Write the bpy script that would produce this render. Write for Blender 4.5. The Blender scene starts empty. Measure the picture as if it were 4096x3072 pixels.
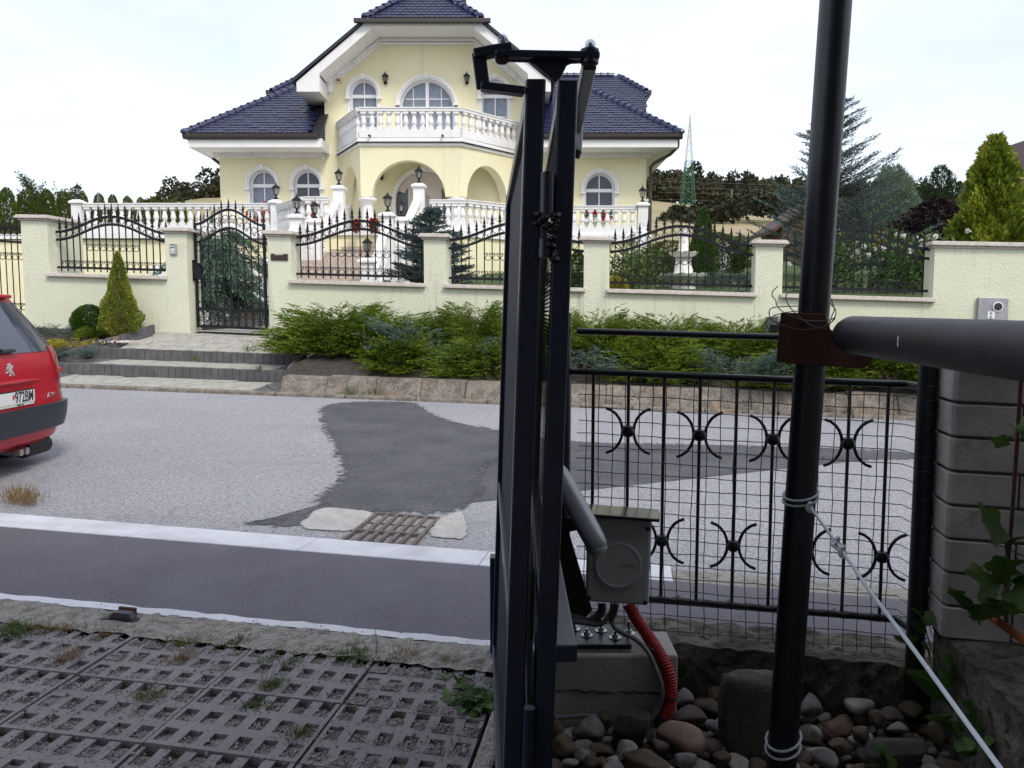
import bpy, math, random
import numpy as np
from mathutils import Vector, Matrix, Euler
R = math.radians
rnd = random.Random(7)
NR = np.random.default_rng(11)
SC = bpy.context.scene
COL = SC.collection

# ------------------------------------------------------------------ camera, sky, sun, exposure
CZ = 1.45; PITCH = 5.0
cam_d = bpy.data.cameras.new('camera'); cam = bpy.data.objects.new('camera', cam_d); COL.objects.link(cam)
cam.location = (0, 0, CZ); cam.rotation_euler = (R(90 - PITCH), 0, 0)
cam_d.sensor_fit = 'HORIZONTAL'; cam_d.angle = 2 * math.atan(2048 / 3159.0)
cam_d.clip_start = 0.05; cam_d.clip_end = 3000
SC.camera = cam
SUN_EL, SUN_AZ = 50.0, 150.0          # azimuth clockwise from +Y: light comes from behind the right shoulder
world = bpy.data.worlds.new('World'); SC.world = world; world.use_nodes = True
wn, wl = world.node_tree.nodes, world.node_tree.links
wn.clear()
wo = wn.new('ShaderNodeOutputWorld'); wb = wn.new('ShaderNodeBackground')
sky = wn.new('ShaderNodeTexSky'); sky.sky_type = 'NISHITA'; sky.sun_disc = False
sky.sun_elevation = R(SUN_EL); sky.sun_rotation = R(SUN_AZ)
sky.air_density = 1.0; sky.dust_density = 1.6; sky.ozone_density = 1.0
# thin high cloud: one white veil over the whole dome with soft patches
tc = wn.new('ShaderNodeTexCoord'); mp = wn.new('ShaderNodeMapping'); mp.inputs['Scale'].default_value = (1.0, 1.0, 2.6)
nz = wn.new('ShaderNodeTexNoise'); nz.inputs['Scale'].default_value = 2.2; nz.inputs['Detail'].default_value = 6; nz.inputs['Roughness'].default_value = .55
rp = wn.new('ShaderNodeValToRGB'); rp.color_ramp.elements[0].position = .30; rp.color_ramp.elements[1].position = .72
rp.color_ramp.elements[0].color = (.26, .26, .26, 1); rp.color_ramp.elements[1].color = (.42, .42, .42, 1)
mx = wn.new('ShaderNodeMix'); mx.data_type = 'RGBA'
wl.new(tc.outputs['Generated'], mp.inputs['Vector']); wl.new(mp.outputs['Vector'], nz.inputs['Vector'])
wl.new(nz.outputs['Fac'], rp.inputs['Fac']); wl.new(rp.outputs['Color'], mx.inputs['Factor'])
wl.new(sky.outputs['Color'], mx.inputs[6]); mx.inputs[7].default_value = (15.0, 15.2, 15.6, 1)
wl.new(mx.outputs[2], wb.inputs['Color']); wb.inputs['Strength'].default_value = 0.10
wl.new(wb.outputs['Background'], wo.inputs['Surface'])
sl = bpy.data.lights.new('sun', 'SUN'); sl.energy = 1.5; sl.angle = R(14); sl.color = (1.0, .95, .86)
so = bpy.data.objects.new('sun', sl); COL.objects.link(so)
_d = Vector((math.sin(R(SUN_AZ)) * math.cos(R(SUN_EL)), math.cos(R(SUN_AZ)) * math.cos(R(SUN_EL)), math.sin(R(SUN_EL))))
so.rotation_euler = _d.to_track_quat('Z', 'Y').to_euler(); so.location = (0, 0, 30)
SC.view_settings.view_transform = 'Standard'; SC.view_settings.look = 'None'
SC.view_settings.exposure = 0.62; SC.view_settings.gamma = 1.0; SC.view_settings.use_curve_mapping = False
SC.render.engine = 'CYCLES'
SC.cycles.max_bounces = 8; SC.cycles.transparent_max_bounces = 16; SC.cycles.caustics_reflective = False; SC.cycles.caustics_refractive = False

# ------------------------------------------------------------------ surveying helpers: photo measurements -> metres
_sp, _cp = math.sin(R(PITCH)), math.cos(R(PITCH))
CR = dict(c1=(0, 600, .4973), c2=(700, 0, .6329), c3=(1800, 0, .5425), c4=(2200, 700, .5425), c5=(3000, 300, .4955), c6=(1000, 700, .5425),
          d1=(0, 1100, .4973), d2=(0, 2250, .4973), d3=(1000, 2250, .4973), d4=(1900, 1800, .4973), d5=(2100, 2400, .4069), d6=(2900, 2400, .5407),
          d7=(3000, 1150, .4955), d8=(3000, 1700, .4955), e1=(760, 520, .2412), e2=(2500, 560, .2412), e3=(1150, 330, .2411), e4=(600, 880, .2893),
          e5=(3000, 900, .3617), e6=(1550, 660, .2411), g1=(1850, 120, .4521), g2=(1900, 650, .4823), g3=(1900, 1400, .5425), g4=(1900, 2200, .5254),
          g5=(3500, 1800, .6026), g6=(2250, 1450, .3918), g7=(1100, 1950, .4295), g8=(0, 1150, .4518), f0=(0, 0, 1.8517), O=(0, 0, 1.0))
def px(c, x, y):
    a = CR[c]; return a[0] + x * a[2], a[1] + y * a[2]
def ray(c, x, y):
    X, Y = px(c, x, y); X = (X - 2048) / 3159.0; Y = (1536 - Y) / 3159.0
    return X, Y * _sp + _cp, Y * _cp - _sp
def atY(c, x, y, Yd):
    r = ray(c, x, y); k = Yd / r[1]
    return Vector((r[0] * k, Yd, CZ + r[2] * k))
YAW = R(8.68); UC, US = math.cos(YAW), math.sin(YAW); SLOPE = .0335
def S(s, t, z):                       # street frame: s along the street, t across it, z above the (sloping) street
    return Vector((s * UC + t * US, -s * US + t * UC, z - SLOPE * s))
def ST(v): return v[0] * UC - v[1] * US, v[0] * US + v[1] * UC
def onT(c, x, y, t):
    r = ray(c, x, y); k = t / (r[0] * US + r[1] * UC)
    s = k * (r[0] * UC - r[1] * US)
    return s, CZ + r[2] * k + SLOPE * s
def onG(c, x, y, zl):
    r = ray(c, x, y); k = (zl - CZ) / (r[2] + SLOPE * (r[0] * UC - r[1] * US))
    return k * (r[0] * UC - r[1] * US), k * (r[0] * US + r[1] * UC)

# ------------------------------------------------------------------ mesh builder
class B:
    def __init__(self): self.v = []; self.f = []
    def add(self, V, F):
        n = len(self.v); self.v.extend([tuple(p) for p in V]); self.f.extend([tuple(i + n for i in f) for f in F]); return self
    def hexa(self, p):                # 8 corners: bottom 4 ccw, top 4 ccw
        return self.add(p, [(3, 2, 1, 0), (4, 5, 6, 7), (0, 1, 5, 4), (1, 2, 6, 5), (2, 3, 7, 6), (3, 0, 4, 7)])
    def box(self, x0, x1, y0, y1, z0, z1, fn=None):
        p = [(x0, y0, z0), (x1, y0, z0), (x1, y1, z0), (x0, y1, z0), (x0, y0, z1), (x1, y0, z1), (x1, y1, z1), (x0, y1, z1)]
        if fn: p = [fn(*q) for q in p]
        return self.hexa(p)
    def loft(self, rings, caps=True, closed=True):
        n = len(rings[0]); V = [p for r in rings for p in r]; F = []
        for i in range(len(rings) - 1):
            for j in range(n if closed else n - 1):
                k = (j + 1) % n
                F.append((i * n + j, i * n + k, (i + 1) * n + k, (i + 1) * n + j))
        if caps: F.append(tuple(range(n))[::-1]); F.append(tuple((len(rings) - 1) * n + j for j in range(n)))
        return self.add(V, F)
    def tube(self, pts, r, n=8, caps=True, closed=False):
        pts = [Vector(p) for p in pts]; m = len(pts); rings = []; prev = None
        for i, p in enumerate(pts):
            if closed: d = pts[(i + 1) % m] - pts[i - 1]
            else: d = pts[min(i + 1, m - 1)] - pts[max(i - 1, 0)]
            if d.length < 1e-9: d = Vector((0, 0, 1))
            d.normalize()
            if prev is None:
                a = Vector((0, 0, 1)) if abs(d.z) < .9 else Vector((0, 1, 0))
                u = d.cross(a).normalized()
            else:
                u = (prev - d * prev.dot(d)).normalized()
            w = d.cross(u); prev = u
            rr = r[i] if hasattr(r, '__len__') else r
            rings.append([p + (u * math.cos(6.28318 * k / n) + w * math.sin(6.28318 * k / n)) * rr for k in range(n)])
        if closed: rings.append(rings[0]); caps = False
        return self.loft(rings, caps)
    def bar(self, pts, w, h, up=(0, 0, 1)):   # rectangular bar along a path; h measured along up
        pts = [Vector(p) for p in pts]; up = Vector(up); m = len(pts); rings = []
        for i, p in enumerate(pts):
            d = (pts[min(i + 1, m - 1)] - pts[max(i - 1, 0)]).normalized()
            sd = d.cross(up); sd = sd.normalized() if sd.length > 1e-6 else Vector((1, 0, 0))
            u2 = sd.cross(d).normalized()
            rings.append([p - sd * w / 2 - u2 * h / 2, p + sd * w / 2 - u2 * h / 2, p + sd * w / 2 + u2 * h / 2, p - sd * w / 2 + u2 * h / 2])
        return self.loft(rings)
    def lathe(self, prof, n=16, c=(0, 0, 0), fn=None):
        rings = []
        for (r, z) in prof:
            ring = [(c[0] + max(r, 1e-4) * math.cos(6.28318 * k / n), c[1] + max(r, 1e-4) * math.sin(6.28318 * k / n), c[2] + z) for k in range(n)]
            rings.append([fn(*q) for q in ring] if fn else ring)
        return self.loft(rings)
    def prism(self, poly, fn, d0, d1):        # poly (a,b) extruded between depths d0,d1; fn(a,d,b)->xyz
        n = len(poly); V = [fn(a, d0, b) for a, b in poly] + [fn(a, d1, b) for a, b in poly]
        F = [tuple(range(n)), tuple(range(2 * n - 1, n - 1, -1))] + [(i, n + i, n + (i + 1) % n, (i + 1) % n) for i in range(n)]
        return self.add(V, F)

WL = {}
def _wl(p): return WL[p.name] if p is not None else Vector((0, 0, 0))
def mesh(name, V, F, mats, smooth=False):
    me = bpy.data.meshes.new(name); me.from_pydata([tuple(p) for p in V], [], F); me.update()
    for m in (mats if isinstance(mats, (list, tuple)) else [mats]): me.materials.append(m)
    if smooth:
        me.shade_smooth()
        try: me.set_sharp_from_angle(angle=R(38))
        except Exception: pass
    return me
def props(o, label=None, cat=None, group=None, kind=None):
    if label: o['label'] = label
    if cat: o['category'] = cat
    if group: o['group'] = group
    if kind: o['kind'] = kind
    return o
def obj(name, b, m, parent=None, smooth=False, label=None, cat=None, group=None, kind=None, bevel=0, fix=True):
    V = np.array(b.v, dtype=float)
    lo, hi = V.min(0), V.max(0); c = (lo + hi) / 2
    if parent is None: c[2] = lo[2]
    me = mesh(name, V - c, b.f, m, smooth)
    if fix:
        import bmesh
        bm = bmesh.new(); bm.from_mesh(me); bmesh.ops.recalc_face_normals(bm, faces=bm.faces); bm.to_mesh(me); bm.free()
    o = bpy.data.objects.new(name, me); COL.objects.link(o)
    c = Vector(c); o.location = c - _wl(parent); WL[o.name] = c
    if parent is not None: o.parent = parent
    if bevel:
        md = o.modifiers.new('bevel', 'BEVEL'); md.width = bevel; md.segments = 2; md.limit_method = 'ANGLE'; md.angle_limit = R(40)
    return props(o, label, cat, group, kind)
def inst(me, name, loc, parent=None, rot=(0, 0, 0), scale=(1, 1, 1), label=None, cat=None, group=None, kind=None):
    o = bpy.data.objects.new(name, me); COL.objects.link(o)
    loc = Vector(loc); o.location = loc - _wl(parent); WL[o.name] = loc
    o.rotation_euler = rot; o.scale = scale if hasattr(scale, '__len__') else (scale,) * 3
    if parent is not None: o.parent = parent
    return props(o, label, cat, group, kind)
def thing(name, loc, label, cat, group=None):
    o = bpy.data.objects.new(name, None); COL.objects.link(o); o.location = loc; o.empty_display_size = .1
    WL[o.name] = Vector(loc)
    return props(o, label, cat, group)
def text(name, s, size, loc, rot, m, parent, ext=.001, align='CENTER', sx=1.0, font_bold=0):
    cu = bpy.data.curves.new(name, 'FONT'); cu.body = s; cu.size = size; cu.extrude = ext; cu.align_x = align; cu.align_y = 'CENTER'; cu.offset = font_bold
    cu.materials.append(m)
    o = bpy.data.objects.new(name, cu); COL.objects.link(o); bpy.context.view_layer.update()
    me = bpy.data.meshes.new_from_object(o.evaluated_get(bpy.context.evaluated_depsgraph_get())); me.name = name; bpy.data.objects.remove(o); bpy.data.curves.remove(cu); o = bpy.data.objects.new(name, me); COL.objects.link(o)
    loc = Vector(loc); o.location = loc - _wl(parent); WL[o.name] = loc; o.rotation_euler = rot; o.scale = (sx, 1, 1); o.parent = parent
    return o
def arc(cx, cz, rx, rz, a0, a1, n):
    return [(cx + rx * math.cos(R(a0 + (a1 - a0) * i / n)), cz + rz * math.sin(R(a0 + (a1 - a0) * i / n))) for i in range(n + 1)]
ID = lambda a, d, b: (a, d, b)

# ------------------------------------------------------------------ materials
def _mat(name):
    m = bpy.data.materials.new(name); m.use_nodes = True
    n = m.node_tree.nodes; l = m.node_tree.links
    return m, n, l, n['Principled BSDF']
def mat(name, col, rough=.6, metal=0.0, col2=None, vs=6.0, detail=5, lo=.35, hi=.65, bump=0.0, bs=60.0, col3=None, vs3=40.0, lo3=.55, hi3=.7, spec=.5, coat=0.0, stretch=(1, 1, 1), bdist=.01, streak=None, extra=()):
    m, n, l, p = _mat(name)
    p.inputs['Base Color'].default_value = (*col, 1); p.inputs['Roughness'].default_value = rough; p.inputs['Metallic'].default_value = metal
    p.inputs['Specular IOR Level'].default_value = spec
    if coat: p.inputs['Coat Weight'].default_value = coat; p.inputs['Coat Roughness'].default_value = .05
    g = n.new('ShaderNodeNewGeometry'); mpn = n.new('ShaderNodeMapping'); mpn.inputs['Scale'].default_value = stretch
    l.new(g.outputs['Position'], mpn.inputs['Vector'])
    cur = None
    def noise(s, d=detail):
        t = n.new('ShaderNodeTexNoise'); t.inputs['Scale'].default_value = s; t.inputs['Detail'].default_value = d; t.inputs['Roughness'].default_value = .6
        l.new(mpn.outputs['Vector'], t.inputs['Vector']); return t
    def layer(base, c, s, a, b):
        t = noise(s); r = n.new('ShaderNodeMapRange'); r.inputs['From Min'].default_value = a; r.inputs['From Max'].default_value = b
        l.new(t.outputs['Fac'], r.inputs['Value'])
        x = n.new('ShaderNodeMix'); x.data_type = 'RGBA'; l.new(r.outputs['Result'], x.inputs['Factor'])
        if base is None: x.inputs[6].default_value = (*col, 1)
        else: l.new(base, x.inputs[6])
        x.inputs[7].default_value = (*c, 1); return x.outputs[2]
    if col2: cur = layer(cur, col2, vs, lo, hi)
    if col3: cur = layer(cur, col3, vs3, lo3, hi3)
    for (c_, s_, a_, b_) in extra: cur = layer(cur, c_, s_, a_, b_)
    if streak:                        # rain streaks and grime: noise drawn out along the vertical
        sc_, a_, b_, s_ = streak; keep = mpn; mpn = n.new('ShaderNodeMapping'); mpn.inputs['Scale'].default_value = s_; l.new(g.outputs['Position'], mpn.inputs['Vector'])
        cur = layer(cur, sc_, 1.0, a_, b_); mpn = keep
    if cur is not None: l.new(cur, p.inputs['Base Color'])
    if bump:
        t = noise(bs, 4); bn = n.new('ShaderNodeBump'); bn.inputs['Strength'].default_value = bump; bn.inputs['Distance'].default_value = bdist
        l.new(t.outputs['Fac'], bn.inputs['Height']); l.new(bn.outputs['Normal'], p.inputs['Normal'])
    return m
def leafmat(name, cols, rough=.55, trans=.25, clump=1.2):
    """one colour per leaf (random per island) with a slow drift of hue over the plant"""
    m, n, l, p = _mat(name)
    g = n.new('ShaderNodeNewGeometry'); rp = n.new('ShaderNodeValToRGB')
    t = n.new('ShaderNodeTexNoise'); t.inputs['Scale'].default_value = clump; t.inputs['Detail'].default_value = 3; l.new(g.outputs['Position'], t.inputs['Vector'])
    ad = n.new('ShaderNodeMath'); ad.operation = 'MULTIPLY_ADD'; ad.inputs[1].default_value = .55; l.new(g.outputs['Random Per Island'], ad.inputs[0])
    ml = n.new('ShaderNodeMapRange'); ml.inputs['From Min'].default_value = .3; ml.inputs['From Max'].default_value = .7; ml.inputs['To Max'].default_value = .45
    l.new(t.outputs['Fac'], ml.inputs['Value']); l.new(ml.outputs['Result'], ad.inputs[2]); l.new(ad.outputs['Value'], rp.inputs['Fac'])
    e = rp.color_ramp.elements
    while len(e) < len(cols): e.new(.5)
    for i, c in enumerate(cols): e[i].position = i / (len(cols) - 1); e[i].color = (*c, 1)
    l.new(rp.outputs['Color'], p.inputs['Base Color']); p.inputs['Roughness'].default_value = rough; p.inputs['Specular IOR Level'].default_value = .3
    if trans:
        tr = n.new('ShaderNodeBsdfTranslucent'); l.new(rp.outputs['Color'], tr.inputs['Color'])
        ms = n.new('ShaderNodeMixShader'); ms.inputs['Fac'].default_value = trans
        l.new(p.outputs['BSDF'], ms.inputs[1]); l.new(tr.outputs['BSDF'], ms.inputs[2]); l.new(ms.outputs['Shader'], n['Material Output'].inputs['Surface'])
    return m
def glassmat(name, tint=(.9, .92, .95), fac=.35, rough=.02):
    m, n, l, p = _mat(name)
    p.inputs['Base Color'].default_value = (.25, .27, .33, 1); p.inputs['Roughness'].default_value = rough; p.inputs['Specular IOR Level'].default_value = .8
    tr = n.new('ShaderNodeBsdfTransparent'); tr.inputs['Color'].default_value = (*tint, 1)
    ms = n.new('ShaderNodeMixShader'); ms.inputs['Fac'].default_value = fac
    l.new(tr.outputs['BSDF'], ms.inputs[1]); l.new(p.outputs['BSDF'], ms.inputs[2]); l.new(ms.outputs['Shader'], n['Material Output'].inputs['Surface'])
    return m
M = {}
M['asphalt'] = mat('asphalt', (.37, .37, .40), .95, col2=(.30, .30, .33), vs=.9, lo=.3, hi=.75, col3=(.17, .17, .19), vs3=48, lo3=.49, hi3=.66, bump=1, bs=60, bdist=.02, spec=.2, extra=[((.58, .58, .62), 62, .56, .68), ((.18, .18, .20), 130, .54, .68)], streak=((.19, .19, .205), .58, .85, (.22, 1.8, 1)))
M['patch'] = mat('patch_asphalt', (.062, .064, .074), .95, col2=(.10, .10, .112), vs=2.5, col3=(.03, .03, .036), vs3=55, lo3=.5, hi3=.66, bump=.8, bs=130, bdist=.006)
M['pave_asphalt'] = mat('pavement_asphalt', (.120, .115, .138), .9, col2=(.092, .087, .106), vs=3, lo=.3, hi=.7, col3=(.17, .165, .175), vs3=90, lo3=.56, hi3=.72, bump=.3, bs=200, bdist=.003)
M['whitepaint'] = mat('white_road_paint', (.60, .61, .66), .85, col2=(.43, .43, .46), vs=4, lo=.40, hi=.75, col3=(.3, .3, .32), vs3=40, lo3=.66, hi3=.72, bump=.3, bs=80, bdist=.004)
M['roughconc'] = mat('rough_concrete', (.27, .255, .235), .95, col2=(.13, .12, .112), vs=22, lo=.42, hi=.66, col3=(.40, .375, .335), vs3=120, lo3=.53, hi3=.66, bump=1.0, bs=60, bdist=.015)
M['paver'] = mat('paver_concrete', (.185, .175, .185), .95, col2=(.235, .215, .22), vs=5, lo=.35, hi=.7, col3=(.12, .115, .12), vs3=90, lo3=.56, hi3=.7, bump=.6, bs=120, bdist=.005)
M['soil'] = mat('soil', (.030, .024, .018), 1, col2=(.06, .05, .038), vs=14, bump=1, bs=40, bdist=.02)
M['mosssoil'] = mat('mossy_soil', (.03, .028, .018), 1, col2=(.06, .06, .025), vs=12, bump=1, bs=60, bdist=.02)
M['greyconc'] = mat('grey_concrete', (.52, .50, .475), .9, col2=(.40, .385, .36), vs=5, lo=.3, hi=.7, col3=(.15, .14, .13), vs3=30, lo3=.66, hi3=.72, bump=.5, bs=60, bdist=.006)
M['darkconc'] = mat('damp_mossy_concrete', (.075, .065, .052), .95, col2=(.21, .19, .155), vs=8, lo=.45, hi=.7, col3=(.025, .025, .018), vs3=25, lo3=.5, hi3=.62, bump=1, bs=50, bdist=.015)
M['kerbstone'] = mat('kerb_stone', (.24, .215, .185), .95, col2=(.135, .115, .095), vs=7, lo=.38, hi=.62, col3=(.07, .063, .055), vs3=34, lo3=.50, hi3=.66, extra=[((.42, .40, .36), 11, .70, .76), ((.26, .17, .10), 3, .58, .75)], bump=.7, bs=70, bdist=.008)
M['edging'] = mat('dark_edging_block', (.085, .083, .088), .9, col2=(.13, .125, .13), vs=7, lo=.4, hi=.7, col3=(.24, .23, .22), vs3=18, lo3=.62, hi3=.78, bump=.4, bs=90, bdist=.004)
M['palepaver'] = mat('pale_paving', (.37, .36, .325), .95, col2=(.29, .28, .255), vs=8, col3=(.25, .24, .22), vs3=80, lo3=.57, hi3=.7, bump=.4, bs=90, bdist=.004)
M['wallyellow'] = mat('fence_render', (.71, .715, .56), .95, col2=(.65, .655, .505), vs=2.2, lo=.3, hi=.75, bump=.7, bs=28, bdist=.014, streak=((.47, .48, .37), .57, .78, (5, 5, .5)))
M['capstone'] = mat('cap_stone', (.60, .55, .50), .85, col2=(.46, .42, .38), vs=14, lo=.4, hi=.68, bump=.3, bs=60, bdist=.005)
M['houseyellow'] = mat('house_render', (.80, .75, .52), .95, col2=(.77, .715, .485), vs=.8, lo=.35, hi=.7, bump=.25, bs=40, bdist=.006, streak=((.66, .60, .42), .56, .80, (2.2, 2.2, .22)))
M['white'] = mat('white_masonry_paint', (.80, .79, .79), .7, col2=(.74, .73, .725), vs=3, lo=.4, hi=.75, bump=.1, bs=40, bdist=.004, streak=((.58, .57, .55), .58, .82, (4, 4, .5)))
M['frame'] = mat('white_window_frame', (.82, .82, .83), .35)
M['tile'] = mat('glazed_navy_tile', (.013, .018, .062), .34, col2=(.008, .011, .040), vs=5, spec=.6)
M['ridge'] = mat('glazed_navy_ridge_tile', (.018, .022, .07), .28, spec=.6)
M['flash'] = mat('dark_flashing', (.015, .015, .022), .45)
M['gutter'] = mat('brown_gutter', (.045, .032, .03), .4)
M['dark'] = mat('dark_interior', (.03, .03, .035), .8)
M['curtain'] = mat('net_curtain', (.78, .79, .84), .9, col2=(.56, .58, .66), vs=16, lo=.45, hi=.7)
M['glass'] = glassmat('window_glass', fac=.22)
M['door'] = mat('pale_door', (.66, .60, .57), .5)
M['iron'] = mat('black_wrought_iron', (.008, .008, .010), .6, col2=(.014, .014, .018), vs=12, spec=.25)
M['lampglass'] = glassmat('lantern_glass', (.95, .93, .86), .3)
M['granite'] = mat('pinkish_granite_step', (.50, .42, .36), .6, col2=(.36, .29, .24), vs=18, lo=.4, hi=.6, col3=(.62, .56, .50), vs3=50, lo3=.55, hi3=.65)
M['navy'] = mat('navy_gate_paint', (.009, .014, .034), .30, col2=(.012, .018, .040), vs=4, lo=.4, hi=.7, col3=(.045, .05, .062), vs3=30, lo3=.66, hi3=.78, bump=.15, bs=90, bdist=.002)
M['navyblack'] = mat('black_fence_paint', (.007, .008, .014), .42, col2=(.013, .015, .022), vs=9, bump=.2, bs=70, bdist=.003)
M['polepaint'] = mat('worn_pole_paint', (.007, .008, .014), .40, col2=(.013, .015, .022), vs=9, col3=(.055, .03, .02), vs3=5, lo3=.68, hi3=.76, bump=.2, bs=70, bdist=.003)
M['steel'] = mat('zinc_steel', (.55, .55, .54), .32, 1.0, col2=(.4, .4, .4), vs=30)
M['rust'] = mat('rusty_plate', (.055, .020, .014), .75, col2=(.085, .028, .018), vs=12, bump=.4, bs=60, bdist=.003)
M['rustpipe'] = mat('weathered_pipe_paint', (.040, .033, .041), .55, col2=(.026, .021, .026), vs=9, lo=.4, hi=.65, col3=(.09, .05, .045), vs3=14, lo3=.64, hi3=.75, bump=.15, bs=60, bdist=.003)
M['alu'] = mat('grey_motor_arm', (.36, .37, .40), .38, .35)
M['boxgrey'] = mat('grey_plastic_box', (.42, .45, .47), .5, bump=.1, bs=200, bdist=.001)
M['blackmetal'] = mat('matt_black_steel', (.008, .008, .010), .55)
M['redhose'] = mat('red_corrugated_hose', (.42, .020, .022), .45, col2=(.26, .02, .02), vs=22, lo=.45, hi=.7)
M['greyhose'] = mat('grey_corrugated_conduit', (.16, .165, .175), .5)
M['rope'] = mat('pale_nylon_cord', (.52, .56, .62), .7, bump=.6, bs=220, bdist=.002)
M['meshgreen'] = mat('green_coated_wire', (.012, .022, .018), .5)
M['block'] = mat('split_concrete_block', (.46, .435, .415), .95, col2=(.33, .31, .30), vs=6, lo=.38, hi=.66, col3=(.2, .19, .185), vs3=9, lo3=.62, hi3=.8, bump=.6, bs=55, bdist=.006)
M['mortar'] = mat('recessed_mortar', (.13, .125, .12), 1, bump=.5, bs=80, bdist=.004)
M['clearcap'] = glassmat('clear_plastic_cap', (.9, .92, .95), .30, .05)
M['grease'] = mat('black_grease', (.006, .006, .006), .16, bump=1.0, bs=50, bdist=.01)
# ================================================================== SETTING
M['lawn'] = mat('lawn_grass', (.045, .085, .018), .95, col2=(.075, .11, .03), vs=3, col3=(.03, .05, .015), vs3=30, lo3=.5, hi3=.65, bump=1, bs=60, bdist=.03)
M['field'] = mat('stubble_field', (.30, .235, .135), 1, col2=(.22, .20, .09), vs=.03, lo=.4, hi=.62, col3=(.40, .33, .22), vs3=.35, lo3=.52, hi3=.7, stretch=(.35, 1, 1))
M['earth'] = mat('plain_earth', (.16, .14, .11), 1, col2=(.10, .10, .06), vs=.4)
def K(s): return 10.99 + .105 * max(-14, min(14, s))       # far edge of the carriageway
def zroad(s, t): return .14 * (t - 4.29) / (K(s) - 4.29)
def sheet(name, ss, rows, m, kind='structure', parent=None):
    """rows: list of functions s -> (t, z) ; builds a sheet over stations ss"""
    V, F = [], []; n = len(rows)
    for s in ss:
        for r in rows:
            t, z = r(s); V.append(S(s, t, z))
    for i in range(len(ss) - 1):
        for j in range(n - 1): F.append((i * n + j, (i + 1) * n + j, (i + 1) * n + j + 1, i * n + j + 1))
    b = B(); b.add(V, F); o = obj(name, b, m, parent, kind=kind if parent is None else None)
    if o.data.polygons[0].normal.z < 0: o.data.flip_normals()
    return o
st = [-70, -40, -25] + [-14 + i for i in range(29)] + [25, 40, 70]
sheet('ground', [-900, -70, 0, 70, 900], [lambda s: (-900, -.04), lambda s: (-5, -.04), lambda s: (4.2, -.04), lambda s: (13.0, -.03), lambda s: (16.0, .0)], M['earth'])
sheet('road', st, [lambda s: (4.27, -.005), lambda s: (4.29, 0), lambda s: (K(s) * .5 + 2.15, .07), lambda s: (K(s) + .01, .14)], M['asphalt'])
def onR(c, x, y, dz=.004):
    z = .02
    for _ in range(6):
        s, t = onG(c, x, y, z); z = zroad(s, t) + dz
    return s, t, z
def smoothloop(Q, it=2):
    for _ in range(it):
        R_ = []
        for i, p in enumerate(Q):
            q = Q[(i + 1) % len(Q)]; R_ += [(p[0] * .75 + q[0] * .25, p[1] * .75 + q[1] * .25), (p[0] * .25 + q[0] * .75, p[1] * .25 + q[1] * .75)]
        Q = R_
    return Q
def soft_patch(name, pts, m, dz=.004, w=.10):
    """worn patch of tar whose rim feathers out in grains over the old surface (rim attribute 0 outside, 1 inside)"""
    Q = smoothloop([onR(c, x, y, dz)[:2] for c, x, y in pts]); n = len(Q); A = sum(Q[i][0] * Q[(i + 1) % n][1] - Q[(i + 1) % n][0] * Q[i][1] for i in range(n)); sg = 1 if A > 0 else -1
    out, inn = [], []
    for i in range(n):
        a, c = Q[i - 1], Q[(i + 1) % n]; dx, dy = c[0] - a[0], c[1] - a[1]; L = math.hypot(dx, dy) or 1; nx, ny = -dy / L * sg, dx / L * sg
        out.append((Q[i][0] - nx * w * .4, Q[i][1] - ny * w * .4)); inn.append((Q[i][0] + nx * w * .5, Q[i][1] + ny * w * .5))
    V = [S(s, t, zroad(s, t) + dz) for s, t in out + inn]; F = [(i, (i + 1) % n, n + (i + 1) % n, n + i) for i in range(n)] + [tuple(range(n, 2 * n))]
    b = B(); b.add(V, F); o = obj(name, b, m, fix=False, kind='structure')
    if o.data.polygons[-1].normal.z < 0: o.data.flip_normals()
    at = o.data.attributes.new('rim', 'FLOAT', 'POINT'); at.data.foreach_set('value', [0.0] * n + [1.0] * n); return o
def feather(m):
    n, l = m.node_tree.nodes, m.node_tree.links; a = n.new('ShaderNodeAttribute'); a.attribute_name = 'rim'; g = n.new('ShaderNodeNewGeometry'); t = n.new('ShaderNodeTexNoise'); t.inputs['Scale'].default_value = 16; t.inputs['Detail'].default_value = 9; l.new(g.outputs['Position'], t.inputs['Vector'])
    ad = n.new('ShaderNodeMath'); ad.operation = 'MULTIPLY_ADD'; ad.inputs[1].default_value = 1.5; ad.inputs[2].default_value = -.85; l.new(t.outputs['Fac'], ad.inputs[0]); ad2 = n.new('ShaderNodeMath'); ad2.operation = 'ADD'; l.new(a.outputs['Fac'], ad2.inputs[0]); l.new(ad.outputs[0], ad2.inputs[1])
    r = n.new('ShaderNodeMapRange'); r.inputs['From Min'].default_value = .30; r.inputs['From Max'].default_value = .62; l.new(ad2.outputs[0], r.inputs['Value'])
    tr = n.new('ShaderNodeBsdfTransparent'); ms = n.new('ShaderNodeMixShader'); l.new(r.outputs['Result'], ms.inputs['Fac']); l.new(tr.outputs[0], ms.inputs[1]); l.new(n['Principled BSDF'].outputs[0], ms.inputs[2]); l.new(ms.outputs[0], n['Material Output'].inputs['Surface']); return m
feather(M['patch'])
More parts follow.
